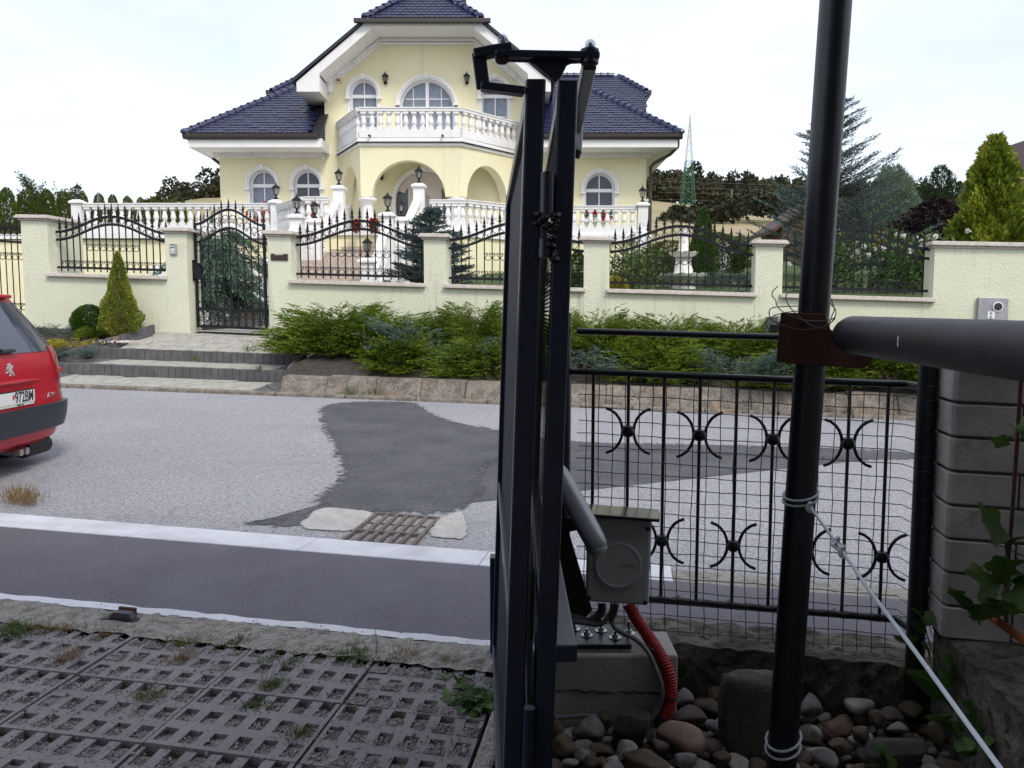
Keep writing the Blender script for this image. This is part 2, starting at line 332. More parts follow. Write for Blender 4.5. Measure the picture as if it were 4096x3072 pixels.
def flat(name, pts, m, dz=.004, jag=0.0, kind='structure'):
    P = [onR(c, x, y, dz) for c, x, y in pts]; Q = []
    for i, p in enumerate(P):
        q = P[(i + 1) % len(P)]; L = math.hypot(q[0] - p[0], q[1] - p[1]); n = max(1, int(L / .12)) if jag else 1
        for k in range(n):
            u = k / n; s = p[0] + (q[0] - p[0]) * u; t = p[1] + (q[1] - p[1]) * u
            if k: s += rnd.uniform(-jag, jag); t += rnd.uniform(-jag, jag)
            Q.append(S(s, t, zroad(s, t) + dz))
    b = B(); b.add(Q, [tuple(range(len(Q)))]); o = obj(name, b, m, fix=False, kind=kind)
    if o.data.polygons[0].normal.z < 0: o.data.flip_normals()
    return o
f = 'f0'
soft_patch('asphalt_patch', [(f, 690, 868), (f, 900, 866), (f, 918, 884), (f, 965, 908), (f, 1078, 928), (f, 1230, 955), (f, 1460, 958), (f, 1700, 963), (f, 2000, 976), (f, 2000, 996), (f, 1700, 988), (f, 1460, 978), (f, 1230, 972), (f, 1090, 985),
      (f, 1062, 1003), (f, 1032, 1030), (f, 1048, 1060), (f, 1003, 1104), (f, 930, 1112), (f, 800, 1104), (f, 715, 1112), (f, 640, 1139), (f, 560, 1136), (f, 520, 1128), (f, 640, 1112), (f, 700, 1092), (f, 668, 1078), (f, 733, 1040), (f, 738, 1000), (f, 715, 960), (f, 690, 910)], M['patch'], .004, .26)
M['palepatch'] = mat('pale_concrete_patch', (.42, .405, .40), .95, col2=(.33, .315, .31), vs=8, col3=(.2, .2, .19), vs3=70, lo3=.55, hi3=.68, bump=.5, bs=90, bdist=.006); feather(M['palepatch'])
soft_patch('concrete_patch', [('g7', 180, 378), ('g7', 330, 240), ('g7', 430, 183), ('g7', 640, 190), ('g7', 940, 225), ('g7', 880, 300), ('g7', 735, 412), ('g7', 500, 400)], M['palepatch'], .008, .05)
soft_patch('concrete_patch', [('g7', 1410, 452), ('g7', 1500, 290), ('g7', 1620, 250), ('g7', 1745, 200), ('g7', 1792, 330), ('g7', 1798, 485), ('g7', 1600, 470)], M['palepatch'], .008, .05)

# drain grate -------------------------------------------------------------
gc = [onR('g7', *q, .012) for q in ((760, 408), (1415, 452), (1500, 280), (930, 232))]
gc[0] = onR('g7', 735, 410, .012)
s0 = (gc[0][0] + gc[3][0]) / 2; s1 = (gc[1][0] + gc[2][0]) / 2; t0 = 4.30; t1 = gc[3][1]
gr = thing('drain_grate', S((s0 + s1) / 2, (t0 + t1) / 2, zroad(0, 4.5)), 'rusty cast iron drain grate in a pale concrete patch beside the kerb', 'drain')
M['castiron'] = mat('rusty_cast_iron', (.17, .145, .135), .8, col2=(.09, .07, .06), vs=30, bump=.4, bs=90)
b = B(); zz = .035
def sb(b, a0, a1, b0, b1, z0, z1): b.box(a0, a1, b0, b1, z0, z1, S)
sb(b, s0, s1, t0, t1, -.06, -.05); obj('grate_well', b, M['dark'], gr)
b = B(); w = .022
sb(b, s0, s1, t0, t0 + w, -.05, zz); sb(b, s0, s1, t1 - w, t1, -.05, zz); sb(b, s0, s0 + w, t0 + w, t1 - w, -.05, zz - .002); sb(b, s1 - w, s1, t0 + w, t1 - w, -.05, zz - .002)
tm = (t0 + t1) / 2; sb(b, s0 + w, s1 - w, tm - .012, tm + .012, -.05, zz - .001)
obj('grate_frame', b, M['castiron'], gr)
for r0, r1 in ((t0 + w, tm - .012), (tm + .012, t1 - w)):
    for i in range(1, 6):
        b = B(); a = s0 + w + (s1 - s0 - 2 * w) * i / 6; sb(b, a - .013, a + .013, r0, r1, -.05, zz - .003); obj('grate_bar', b, M['castiron'], gr)
    b = B(); rm = (r0 + r1) / 2; sb(b, s0 + w, s1 - w, rm - .005, rm + .005, -.05, zz - .012); obj('grate_rod', b, M['castiron'], gr)

# near pavement: kerb of painted stones, asphalt, white line, rough strip --
kb = thing('kerb', S(-2, 4.1, 0), 'low kerb of concrete stones painted white along the pavement', 'kerb'); kb['kind'] = 'structure'
del kb['category']
for i in range(-14, 14):
    a = i * 1.0 + .22; painted = a < 0.0
    b = B(); h = .12 if a < .2 else .10
    b.add([S(a + .002, 3.955, -.04), S(a + .998, 3.955, -.04), S(a + .998, 4.292, -.04), S(a + .002, 4.292, -.04), S(a + .002, 3.955, h + .004), S(a + .998, 3.955, h + .004), S(a + .998, 4.25, h - .012), S(a + .002, 4.25, h - .012)], [(3, 2, 1, 0), (4, 5, 6, 7), (0, 1, 5, 4), (1, 2, 6, 5), (2, 3, 7, 6), (3, 0, 4, 7)])
    obj('kerb_stone', b, M['whitepaint'] if painted else M['roughconc'], kb, bevel=.006)
sheet('pavement', st, [lambda s: (2.985, .112), lambda s: (3.03, .115), lambda s: (3.5, .12), lambda s: (3.97, .118)], M['pave_asphalt'])
# painted line with a wavering edge
ls = [-16 + i * .06 for i in range(280)]
jit = [(rnd.uniform(-.008, .008), rnd.uniform(-.010, .010)) for _ in ls]
V, F = [], []
for i, s in enumerate(ls):
    V += [S(s, 2.985 + jit[i][0], .1195), S(s, 3.045 + jit[i][1], .1205)]
    if i: F.append((2 * i - 2, 2 * i, 2 * i + 1, 2 * i - 1))
b = B(); b.add(V, F); obj('painted_line', b, M['whitepaint'], kind='structure')
def rough_strip(name, s0, s1, t0, t1, z, m, ds=.03, amp=.006):
    V, F = [], []; ns = int((s1 - s0) / ds) + 1; nt = max(2, int((t1 - t0) / ds) + 1)
    for i in range(ns + 1):
        for j in range(nt + 1):
            V.append(S(s0 + (s1 - s0) * i / ns, t0 + (t1 - t0) * j / nt + (rnd.uniform(-.012, .012) if j == 0 else 0), z + rnd.uniform(-amp, amp)))
    for i in range(ns):
        for j in range(nt): a = i * (nt + 1) + j; F.append((a, a + nt + 1, a + nt + 2, a + 1))
    b = B(); b.add(V, F); return obj(name, b, m, kind='structure')
rough_strip('concrete_strip', -9, -.36, 2.77, 2.99, .119, M['roughconc'])

# driveway of lattice pavers -----------------------------------------------
dv = thing('driveway', S(-1.5, 2, .1), None, None); dv['kind'] = 'structure'
b = B(); sb(b, -9, -.44, -4.6, 2.84, -.02, .088); obj('paver_bed', b, M['mosssoil'], dv)
P0 = .082; HO = .046; Q0 = .120; HQ = .074
def paver_mesh(nx, ny):
    xs = [0]; 
    for i in range(nx): xs += [xs[-1] + (P0 - HO) * (.5 if i == 0 else 1), xs[-1] + (P0 - HO) * (.5 if i == 0 else 1) + HO]
    xs.append(xs[-1] + (P0 - HO) / 2)
    ys = [0]
    for i in range(ny): ys += [ys[-1] + (Q0 - HQ) * (.5 if i == 0 else 1), ys[-1] + (Q0 - HQ) * (.5 if i == 0 else 1) + HQ]
    ys.append(ys[-1] + (Q0 - HQ) / 2)
    # comb edge: the first column of holes is open to the side
    def hole(i, j):
        return (i % 2 == 1 and j % 2 == 1)
    b = B(); X0 = xs[-1] / 2; Y0 = ys[-1] / 2; h = .06; g = .004
    xs = [x - X0 for x in xs]; ys = [y - Y0 for y in ys]; xs[0] += g; xs[-1] -= g; ys[0] += g; ys[-1] -= g
    nxc, nyc = len(xs) - 1, len(ys) - 1
    solid = lambda i, j: 0 <= i < nxc and 0 <= j < nyc and not hole(i, j) and not (j == nyc - 1 and i % 2 == 1)
    for i in range(nxc):
        for j in range(nyc):
            if not solid(i, j): continue
            x0, x1, y0, y1 = xs[i], xs[i + 1], ys[j], ys[j + 1]
            b.add([(x0, y0, 0), (x1, y0, 0), (x1, y1, 0), (x0, y1, 0)], [(0, 1, 2, 3)])
            for (di, dj, p, q) in ((-1, 0, (x0, y1), (x0, y0)), (1, 0, (x1, y0), (x1, y1)), (0, -1, (x0, y0), (x1, y0)), (0, 1, (x1, y1), (x0, y1))):
                if not solid(i + di, j + dj): b.add([(p[0], p[1], 0), (p[0], p[1], -h), (q[0], q[1], -h), (q[0], q[1], 0)], [(0, 1, 2, 3)])
    return mesh('paver', b.v, b.f, M['paver']), xs[-1] - xs[0] + 2 * g, ys[-1] - ys[0] + 2 * g
pm, PW, PH = paver_mesh(6, 3)
HOLES = []
row = 0; t = 2.80
while t > 1.0:
    s = -.46
    while s > -4.2:
        c = S(s - PW / 2, t - PH / 2, .112 + rnd.uniform(-.004, .004))
        inst(pm, 'paver', c, dv, rot=(R(rnd.uniform(-.6, .6)), R(rnd.uniform(-.6, .6)) + SLOPE, -YAW + R(rnd.uniform(-.5, .5))))
        for i in range(6):
            for j in range(3): HOLES.append((s - PW + (i + .5) * P0, t - PH + (j + .5) * Q0, row))
        s -= PW
    t -= PH; row += 1
# gravel in the holes and lying loose
def pebble_soup(name, pts, m, kind='stuff', parent=None):
    """many little stones as one mesh: squashed octahedra"""
    oc = np.array([(1, 0, 0), (-1, 0, 0), (0, 1, 0), (0, -1, 0), (0, 0, 1), (0, 0, -1)], float)
    of = [(0, 2, 4), (2, 1, 4), (1, 3, 4), (3, 0, 4), (2, 0, 5), (1, 2, 5), (3, 1, 5), (0, 3, 5)]
    V = []; F = []
    for (p, r) in pts:
        q = Euler((rnd.uniform(0, 6), rnd.uniform(0, 6), rnd.uniform(0, 6))).to_matrix(); A = np.array(q)
        v = oc * np.array((rnd.uniform(.7, 1.3), rnd.uniform(.6, 1.1), rnd.uniform(.5, .9))) * r
        n = len(V); V.extend((v @ A.T + np.array(p)).tolist()); F.extend([(a + n, b_ + n, c_ + n) for a, b_, c_ in of])
    b = B(); b.v = V; b.f = F
    return obj(name, b, m, parent, kind=kind, fix=False)
def islandmat(name, cols, rough=.9, bump=0):
    m, n, l, p = _mat(name); g = n.new('ShaderNodeNewGeometry'); rp = n.new('ShaderNodeValToRGB'); l.new(g.outputs['Random Per Island'], rp.inputs['Fac'])
    e = rp.color_ramp.elements
    while len(e) < len(cols): e.new(.5)
    for i, c in enumerate(cols): e[i].position = i / (len(cols) - 1); e[i].color = (*c, 1)
    l.new(rp.outputs['Color'], p.inputs['Base Color']); p.inputs['Roughness'].default_value = rough; return m
M['gravel'] = islandmat('gravel', [(.13, .12, .12), (.26, .245, .25), (.20, .185, .18), (.38, .36, .37), (.22, .21, .22)])
pts = []
for (s, t, row) in HOLES:
    if t < 1.7 or s < -3.2: continue
    fill = .6 + .4 * rnd.random() if row >= 1 else .25 + .5 * rnd.random()
    if rnd.random() < .12: fill = 0
    for _ in range(int(46 * fill)):
        dt = rnd.uniform(-.040, .036); pts.append((S(s + rnd.uniform(-.025, .025), t + dt, .112 - .002 - .024 * max(0, (dt - .005) / .031) ** .9 + .006 * fill + rnd.uniform(-.005, .003)), rnd.uniform(.003, .0065)))
    for _ in range(3): pts.append((S(s + rnd.uniform(-.05, .05), t - .05 + rnd.uniform(-.03, .03), .1145), rnd.uniform(.002, .005)))
for _ in range(4200):
    s, t = rnd.uniform(-3, -.46), rnd.uniform(1.7, 2.99); pts.append((S(s, t, .115), rnd.uniform(.0015, .0042) if rnd.random() < .95 else rnd.uniform(.005, .009)))
pebble_soup('gravel', pts, M['gravel'], parent=dv)
M['holefill'] = mat('sand_and_moss_fill', (.175, .165, .17), 1, col2=(.075, .07, .05), vs=13, lo=.42, hi=.62, col3=(.27, .255, .255), vs3=110, lo3=.5, hi3=.64, bump=1, bs=120, bdist=.008)
b = B()
for (s, t, row) in HOLES:
    if t < 1.3: continue
    hn = rnd.uniform(-.001, .006); hf = rnd.uniform(.006, .030) if row else rnd.uniform(.014, .034); w_ = HO / 2 + .012; d_ = HQ / 2 + .012
    P_ = []
    for j in range(5):
        for i in range(3): P_.append(S(s + (i - 1) * w_, t - d_ + 2 * d_ * j / 4, .112 - (hn + (hf - hn) * max(0, (j - 2.0) / 2.0) ** .9) + rnd.uniform(-.003, .002)))
    b.add(P_, [(3 * j + i, 3 * j + i + 1, 3 * j + i + 4, 3 * j + i + 3) for j in range(4) for i in range(2)])
o = obj('hole_fill', b, M['holefill'], dv, fix=False); o['kind'] = 'stuff'
pts = []
for _ in range(500):
    s, t = rnd.uniform(-5, 1.2), 2.9 + abs(rnd.gauss(0, .5)); 
    if t > 3.9: t = rnd.uniform(3.05, 3.9)
    pts.append((S(s, t, .1225), rnd.uniform(.002, .005)))
for _ in range(500):
    s = rnd.uniform(-7, 4); t = rnd.choice((4.36, 4.5)) + abs(rnd.gauss(0, .12)); pts.append((S(s, t, zroad(s, t) + .003), rnd.uniform(.003, .008)))
pebble_soup('grit', pts, M['gravel'])
b = B(); sb(b, -.447, -.385, -4.6, 2.8, -.02, .13); obj('driveway_edge', b, M['roughconc'], kind='structure', bevel=.01)

# far side: small kerb, retaining kerb stones, planted bank ------------------
fk = thing('far_kerb', S(0, 11, .1), None, None); fk['kind'] = 'structure'
for i in range(-14, 15):
    a = i * 1.0; b = B(); z0 = .17
    b.add([S(a + .008, K(a), .05), S(a + .992, K(a + 1), .05), S(a + .992, K(a + 1) + .13, .05), S(a + .008, K(a) + .13, .05), S(a + .008, K(a) + .02, z0 + .015), S(a + .992, K(a + 1) + .02, z0 + .015), S(a + .992, K(a + 1) + .13, z0 + .025), S(a + .008, K(a) + .13, z0 + .025)], [(3, 2, 1, 0), (4, 5, 6, 7), (0, 1, 5, 4), (1, 2, 6, 5), (2, 3, 7, 6), (3, 0, 4, 7)])
    obj('kerb_stone', b, M['kerbstone'], fk, bevel=.012)
rw = thing('retaining_kerb', S(1, 11.3, .2), None, None); rw['kind'] = 'structure'
i = 0; a = -5.0
while a < 15:
    L = .62 + .1 * rnd.random(); q = a + L - .005; t0, t1 = K(a) + .13, K(q) + .13; zt = .42 + .005 * (a + 4) + rnd.uniform(-.012, .012); e = rnd.uniform(-.01, .01)
    b = B(); b.add([S(a, t0 + e, .12), S(q, t1 + e, .12), S(q, t1 + .36, .12), S(a, t0 + .36, .12), S(a, t0 + .17 + e, zt), S(q, t1 + .17 + e, zt), S(q, t1 + .34, zt + .01), S(a, t0 + .34, zt + .01)], [(3, 2, 1, 0), (4, 5, 6, 7), (0, 1, 5, 4), (1, 2, 6, 5), (2, 3, 7, 6), (3, 0, 4, 7)])
    obj('retaining_stone', b, M['kerbstone'], rw, bevel=.02); a += L
sheet('planted_bank', [-5.08] + [-4.9 + i * .7 for i in range(30)], [lambda s: (K(s) + .40, .36), lambda s: (K(s) + .8, .52), lambda s: (12.6, .72), lambda s: (13.12, .86)], M['soil'])
sheet('rockery_bed', [-16, -12, -10, -9.35, -9.1], [lambda s: (K(s) + .10, .17), lambda s: (K(s) + 1.2, .42), lambda s: (12.2, .66), lambda s: (13.12, .86)], M['soil'])

# front steps ----------------------------------------------------------------
fs = thing('front_steps', S(-7, 12, .2), 'paved front steps with dark block edges leading up to the iron gate', 'steps')
def J(s): return .105 * (s + 7)                               # the steps follow the far kerb, not the wall
def slab_row(name, s0, s1, t0, t1, z0, z1, nx, ny, m, z_base=None):
    """pavers between t0 and t1 (at s=-7); heights z0->z1; skewed like the kerb"""
    for i in range(nx):
        for j in range(ny):
            off = .5 if j % 2 else 0
            a0 = s0 + (s1 - s0) * max(0, (i - off) / nx); a1 = s0 + (s1 - s0) * min(1, (i + 1 - off) / nx)
            if j % 2 and i == nx - 1: a1 = s1
            u0, u1 = j / ny, (j + 1) / ny; g = .004; e = rnd.uniform(-.004, .004)
            def P(s, u, dz=0):
                sk = J(s) * (1 - .75 * u if t1 > 12.9 else 1); return S(s, t0 + (t1 - t0) * u + sk, z0 + (z1 - z0) * u + dz + e)
            b = B(); v = (t1 - t0); gu = g / v
            b.hexa([P(a0 + g, u0 + gu, -.05), P(a1 - g, u0 + gu, -.05), P(a1 - g, u1 - gu, -.05), P(a0 + g, u1 - gu, -.05), P(a0 + g, u0 + gu), P(a1 - g, u0 + gu), P(a1 - g, u1 - gu), P(a0 + g, u1 - gu)])
            obj(name, b, m, fs)
slab_row('dark_slab', -9.1, -8.6, 10.40, 11.30, .17, .235, 3, 4, M['edging']); slab_row('dark_slab', -5.45, -5.1, 10.40, 11.30, .17, .235, 2, 4, M['edging']); slab_row('dark_slab', -8.95, -8.45, 11.42, 12.20, .405, .43, 3, 3, M['edging']); slab_row('dark_slab', -5.6, -5.42, 11.42, 12.20, .405, .43, 1, 3, M['edging'])
slab_row('paving_slab', -8.6, -5.45, 10.40, 11.30, .17, .235, 14, 4, M['palepaver'])
slab_row('paving_slab', -8.45, -5.6, 11.42, 12.20, .405, .43, 13, 3, M['palepaver'])
slab_row('paving_slab', -8.55, -5.75, 12.32, 13.25, .605, .90, 12, 5, M['palepaver'])
b = B(); b.hexa([S(-9.1, 10.4 + J(-9.1), .0), S(-5.0, 10.4 + J(-5.0), .0), S(-5.6, 13.2, .0), S(-8.9, 13.2, .0), S(-9.1, 10.4 + J(-9.1), .10), S(-5.0, 10.4 + J(-5.0), .10), S(-5.6, 13.2, .5), S(-8.9, 13.2, .5)]); obj('step_core', b, M['soil'], fs)
for (sa, sb_, tt, z0, z1) in ((-9.25, -5.22, 11.30, .20, .41), (-8.95, -5.42, 12.20, .38, .61)):
    a = sa
    while a < sb_:
        b = B(); w = .112; e = rnd.uniform(-.004, .004); dz = rnd.uniform(-.004, .004)
        b.hexa([S(x, tt + J(x) + y + e, z) for z in (z0 - .1, z1 + dz) for x, y in ((a + .003, 0), (a + w - .003, 0), (a + w - .003, .12), (a + .003, .12))])
        obj('edging_block', b, M['edging'], fs, bevel=.006); a += w
# flanking dark blocks, left rising to the gate pillar and right falling to the kerb
def flank(pts, w=.1, m='edging', parent=None, hh=.2):
    for i in range(len(pts) - 1):
        p, q = Vector(pts[i]), Vector(pts[i + 1]); L = (q.xy - p.xy).length; n = max(1, int(L / .115)); d = (q - p) / n
        nrm = Vector((-d.y, d.x, 0)).normalized() * w / 2
        for k in range(n):
            a = p + d * (k + .03); c = p + d * (k + .97); b = B(); dz = rnd.uniform(-.006, .006)
            b.hexa([a - nrm - Vector((0, 0, hh)), c - nrm - Vector((0, 0, hh)), c + nrm - Vector((0, 0, hh)), a + nrm - Vector((0, 0, hh)), a - nrm + Vector((0, 0, dz)), c - nrm + Vector((0, 0, dz)), c + nrm + Vector((0, 0, dz)), a + nrm + Vector((0, 0, dz))])
            obj('edging_block', b, M[m], parent or fs, bevel=.006)
flank([S(-9.25, 11.1, .43), S(-9.0, 12.05, .66), S(-8.45, 13.0, 1.0)], .1)
flank([S(-8.85, 12.1, .62), S(-8.45, 12.9, .84)], .16, hh=.25)
flank([S(-5.20, 11.45, .47), S(-4.86, 11.0, .38)], .1); flank([S(-5.20, 11.45, .47), S(-5.4, 12.4, .64), S(-5.75, 13.0, .86)], .1)
flank([S(-5.5, 12.45, .615), S(-5.95, 13.0, .86)], .2, hh=.3)
flank([S(-5.35, 11.15, .235), S(-5.0, 10.75, .19)], .2, hh=.2)

# path behind the gate with its own edging
gpath = thing('garden_path', S(-7, 14.5, .9), None, None); gpath['kind'] = 'structure'
b = B(); b.add([S(-7.75, 13.1, .905), S(-5.9, 13.1, .905), S(-5.9, 16.0, 1.0), S(-7.3, 16.0, 1.0)], [(0, 1, 2, 3)]); o = obj('path_paving', b, M['palepaver'], gpath, fix=False)
if o.data.polygons[0].normal.z < 0: o.data.flip_normals()
flank([S(-7.9, 13.55, 1.0), S(-7.5, 15.0, 1.07), S(-7.15, 16.2, 1.12)], .1, parent=gpath)
# garden, terrace ground and the hill beyond ----------------------------------
def sm(x, a, b): u = max(0, min(1, (x - a) / (b - a))); return u * u * (3 - 2 * u)
def lerp1(x, xs, ys):
    if x <= xs[0]: return ys[0]
    for i in range(1, len(xs)):
        if x <= xs[i]: u = (x - xs[i - 1]) / (xs[i] - xs[i - 1]); return ys[i - 1] + (ys[i] - ys[i - 1]) * u
    return ys[-1]
def ridge(X): return lerp1(X, [-420, -230, -150, -115, 0, 52, 104, 150, 260, 420], [8, 16, 37, 45, 46, 44, 39, 29, 21, 16])
def zgard(X, Y):
    r = sm(X, -3.2, -.8)
    left = .93 + .03 * max(0, Y - 14); right = 1.72 + .10 * max(0, Y - 13.2)
    return min(left + (right - left) * r, 4.5)
def zT(X, Y):
    z = zgard(X, min(Y, 40)); h = ridge(X)
    u = max(0, min(1, (Y - 36) / 264)); u = u ** 1.25 if u < 1 else 1
    z = z + (h - z) * u
    if Y > 300: z = h + (Y - 300) * .07
    return z
V, F = [], []; xs = [-14 + i * .7 for i in range(45)]; ys = [13.3 + i * .6 for i in range(30)]
def gy(X, v): return v if v > 13.4 else (13.42 - X * US) / UC
for X in xs:
    for y in ys: V.append((X, max(y, gy(X, 0)), zT(X, y)))
n = len(ys)
for i in range(len(xs) - 1):
    for j in range(n - 1): F.append((i * n + j, (i + 1) * n + j, (i + 1) * n + j + 1, i * n + j + 1))
b = B(); b.add(V, F); obj('garden_lawn', b, M['lawn'], kind='structure')
V, F = [], []; xs = [-420, -360, -300, -260, -230, -200, -175, -150, -130, -115, -90, -60, -40, -25, -14, -7, 0, 7, 16.8, 25, 40, 52, 66, 80, 92, 104, 118, 134, 150, 175, 200, 230, 260, 320, 420]
ys = [13, 20, 30.7, 36, 45, 60, 80, 100, 130, 160, 190, 220, 250, 275, 300, 330, 370, 420, 600]
n = len(ys)
for X in xs:
    for y in ys:
        yy = y if y > 13 else (13.3 - X * US) / UC
        if abs(X) > 40: yy = y if y > 13 else 13 + abs(X) * .0
        V.append((X, yy, zT(X, y) - (.25 if y < 36 and -14 < X < 16.8 else 0)))
for i in range(len(xs) - 1):
    for j in range(n - 1): F.append((i * n + j, (i + 1) * n + j, (i + 1) * n + j + 1, i * n + j + 1))
b = B(); b.add(V, F); obj('hill_field', b, M['field'], kind='structure', smooth=True)
# ================================================================== THE HOUSE ACROSS THE STREET
import bmesh
HY = 24.0
house = thing('house', (-2.5, HY, 1.0), 'pale yellow villa with glazed navy tile roof and rounded white arches', 'house')
def archpts(xc, hw, zb, zs, rise, n=14):                       # opening outline, counter-clockwise from bottom left
    return [(xc - hw, zb), (xc + hw, zb)] + arc(xc, zs, hw, rise, 0, 180, n)
def holed(name, outline, holes, yf, yb, m, parent, reveal_m=None):
    """wall plate with arched holes: front face, back face and reveals"""
    bm = bmesh.new(); loops = []
    for y in (yf, yb):
        es = []
        for lp in [outline] + holes:
            vs = [bm.verts.new((x, y, z)) for x, z in lp]
            es += [bm.edges.new((vs[i], vs[(i + 1) % len(vs)])) for i in range(len(vs))]; loops.append(vs)
        bmesh.ops.triangle_fill(bm, use_beauty=True, use_dissolve=False, edges=es)
    h = len(loops) // 2
    for k in range(h):
        a, c = loops[k], loops[k + h]
        for i in range(len(a)):
            j = (i + 1) % len(a)
            fa = bm.faces.new((a[i], a[j], c[j], c[i])); fa.material_index = 1 if (k > 0 and reveal_m) else 0
    bmesh.ops.recalc_face_normals(bm, faces=bm.faces)
    me = bpy.data.meshes.new(name)
    ctr = Vector(((min(p[0] for p in outline) + max(p[0] for p in outline)) / 2, (yf + yb) / 2, (min(p[1] for p in outline) + max(p[1] for p in outline)) / 2))
    bmesh.ops.translate(bm, verts=bm.verts, vec=-ctr); bm.to_mesh(me); bm.free()
    me.materials.append(m); me.materials.append(reveal_m or m)
    return inst(me, name, ctr, parent)
WIN = [  # xc, half width of opening, sill, spring, rise, surround half, surround foot
    (-7.44, .39, 4.45, 5.36, .39, .50, 5.22), (-6.12, .39, 4.45, 5.36, .39, .50, 5.22), (-4.39, .40, 6.98, 7.97, .40, .51, 7.85), (-.50, .40, 6.98, 7.97, .40, .51, 7.85), (2.62, .44, 4.42, 5.22, .44, .555, 5.10)]
DW = (-2.52, .80, 6.36, 7.58, .80, .91, 7.66); ED = (-2.62, .86, 3.73, 4.88, .84, .95, 4.3)
holes = [archpts(w[0], w[1], w[2], w[3], w[4]) for w in WIN + [DW, ED]]
outl = [(-8.71, .9), (4.01, .9), (4.01, 6.24), (.55, 6.24), (.55, 8.16), (-1.12, 9.62), (-3.88, 9.62), (-5.55, 8.16), (-5.55, 6.24), (-8.71, 6.24)]
holed('front_wall', outl, holes, HY, HY + .28, M['houseyellow'], house, M['white'])
b = B()
b.box(-8.71, -8.45, HY + .28, 33, .9, 6.24); b.box(3.75, 4.01, HY + .28, 33, .9, 6.24); b.box(-8.45, 3.75, 32.7, 33, .9, 6.24)
b.box(-5.55, -5.3, HY + .28, 30, 6.24, 8.1); b.box(.3, .55, HY + .28, 30, 6.24, 8.1)
obj('side_wall', b, M['houseyellow'], house)
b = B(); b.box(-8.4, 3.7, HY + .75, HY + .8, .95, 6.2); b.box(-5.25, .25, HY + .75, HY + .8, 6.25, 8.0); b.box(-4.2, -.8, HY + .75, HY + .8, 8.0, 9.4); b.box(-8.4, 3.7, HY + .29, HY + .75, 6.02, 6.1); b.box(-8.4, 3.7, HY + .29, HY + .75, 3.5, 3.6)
obj('inner_wall', b, M['dark'], house)

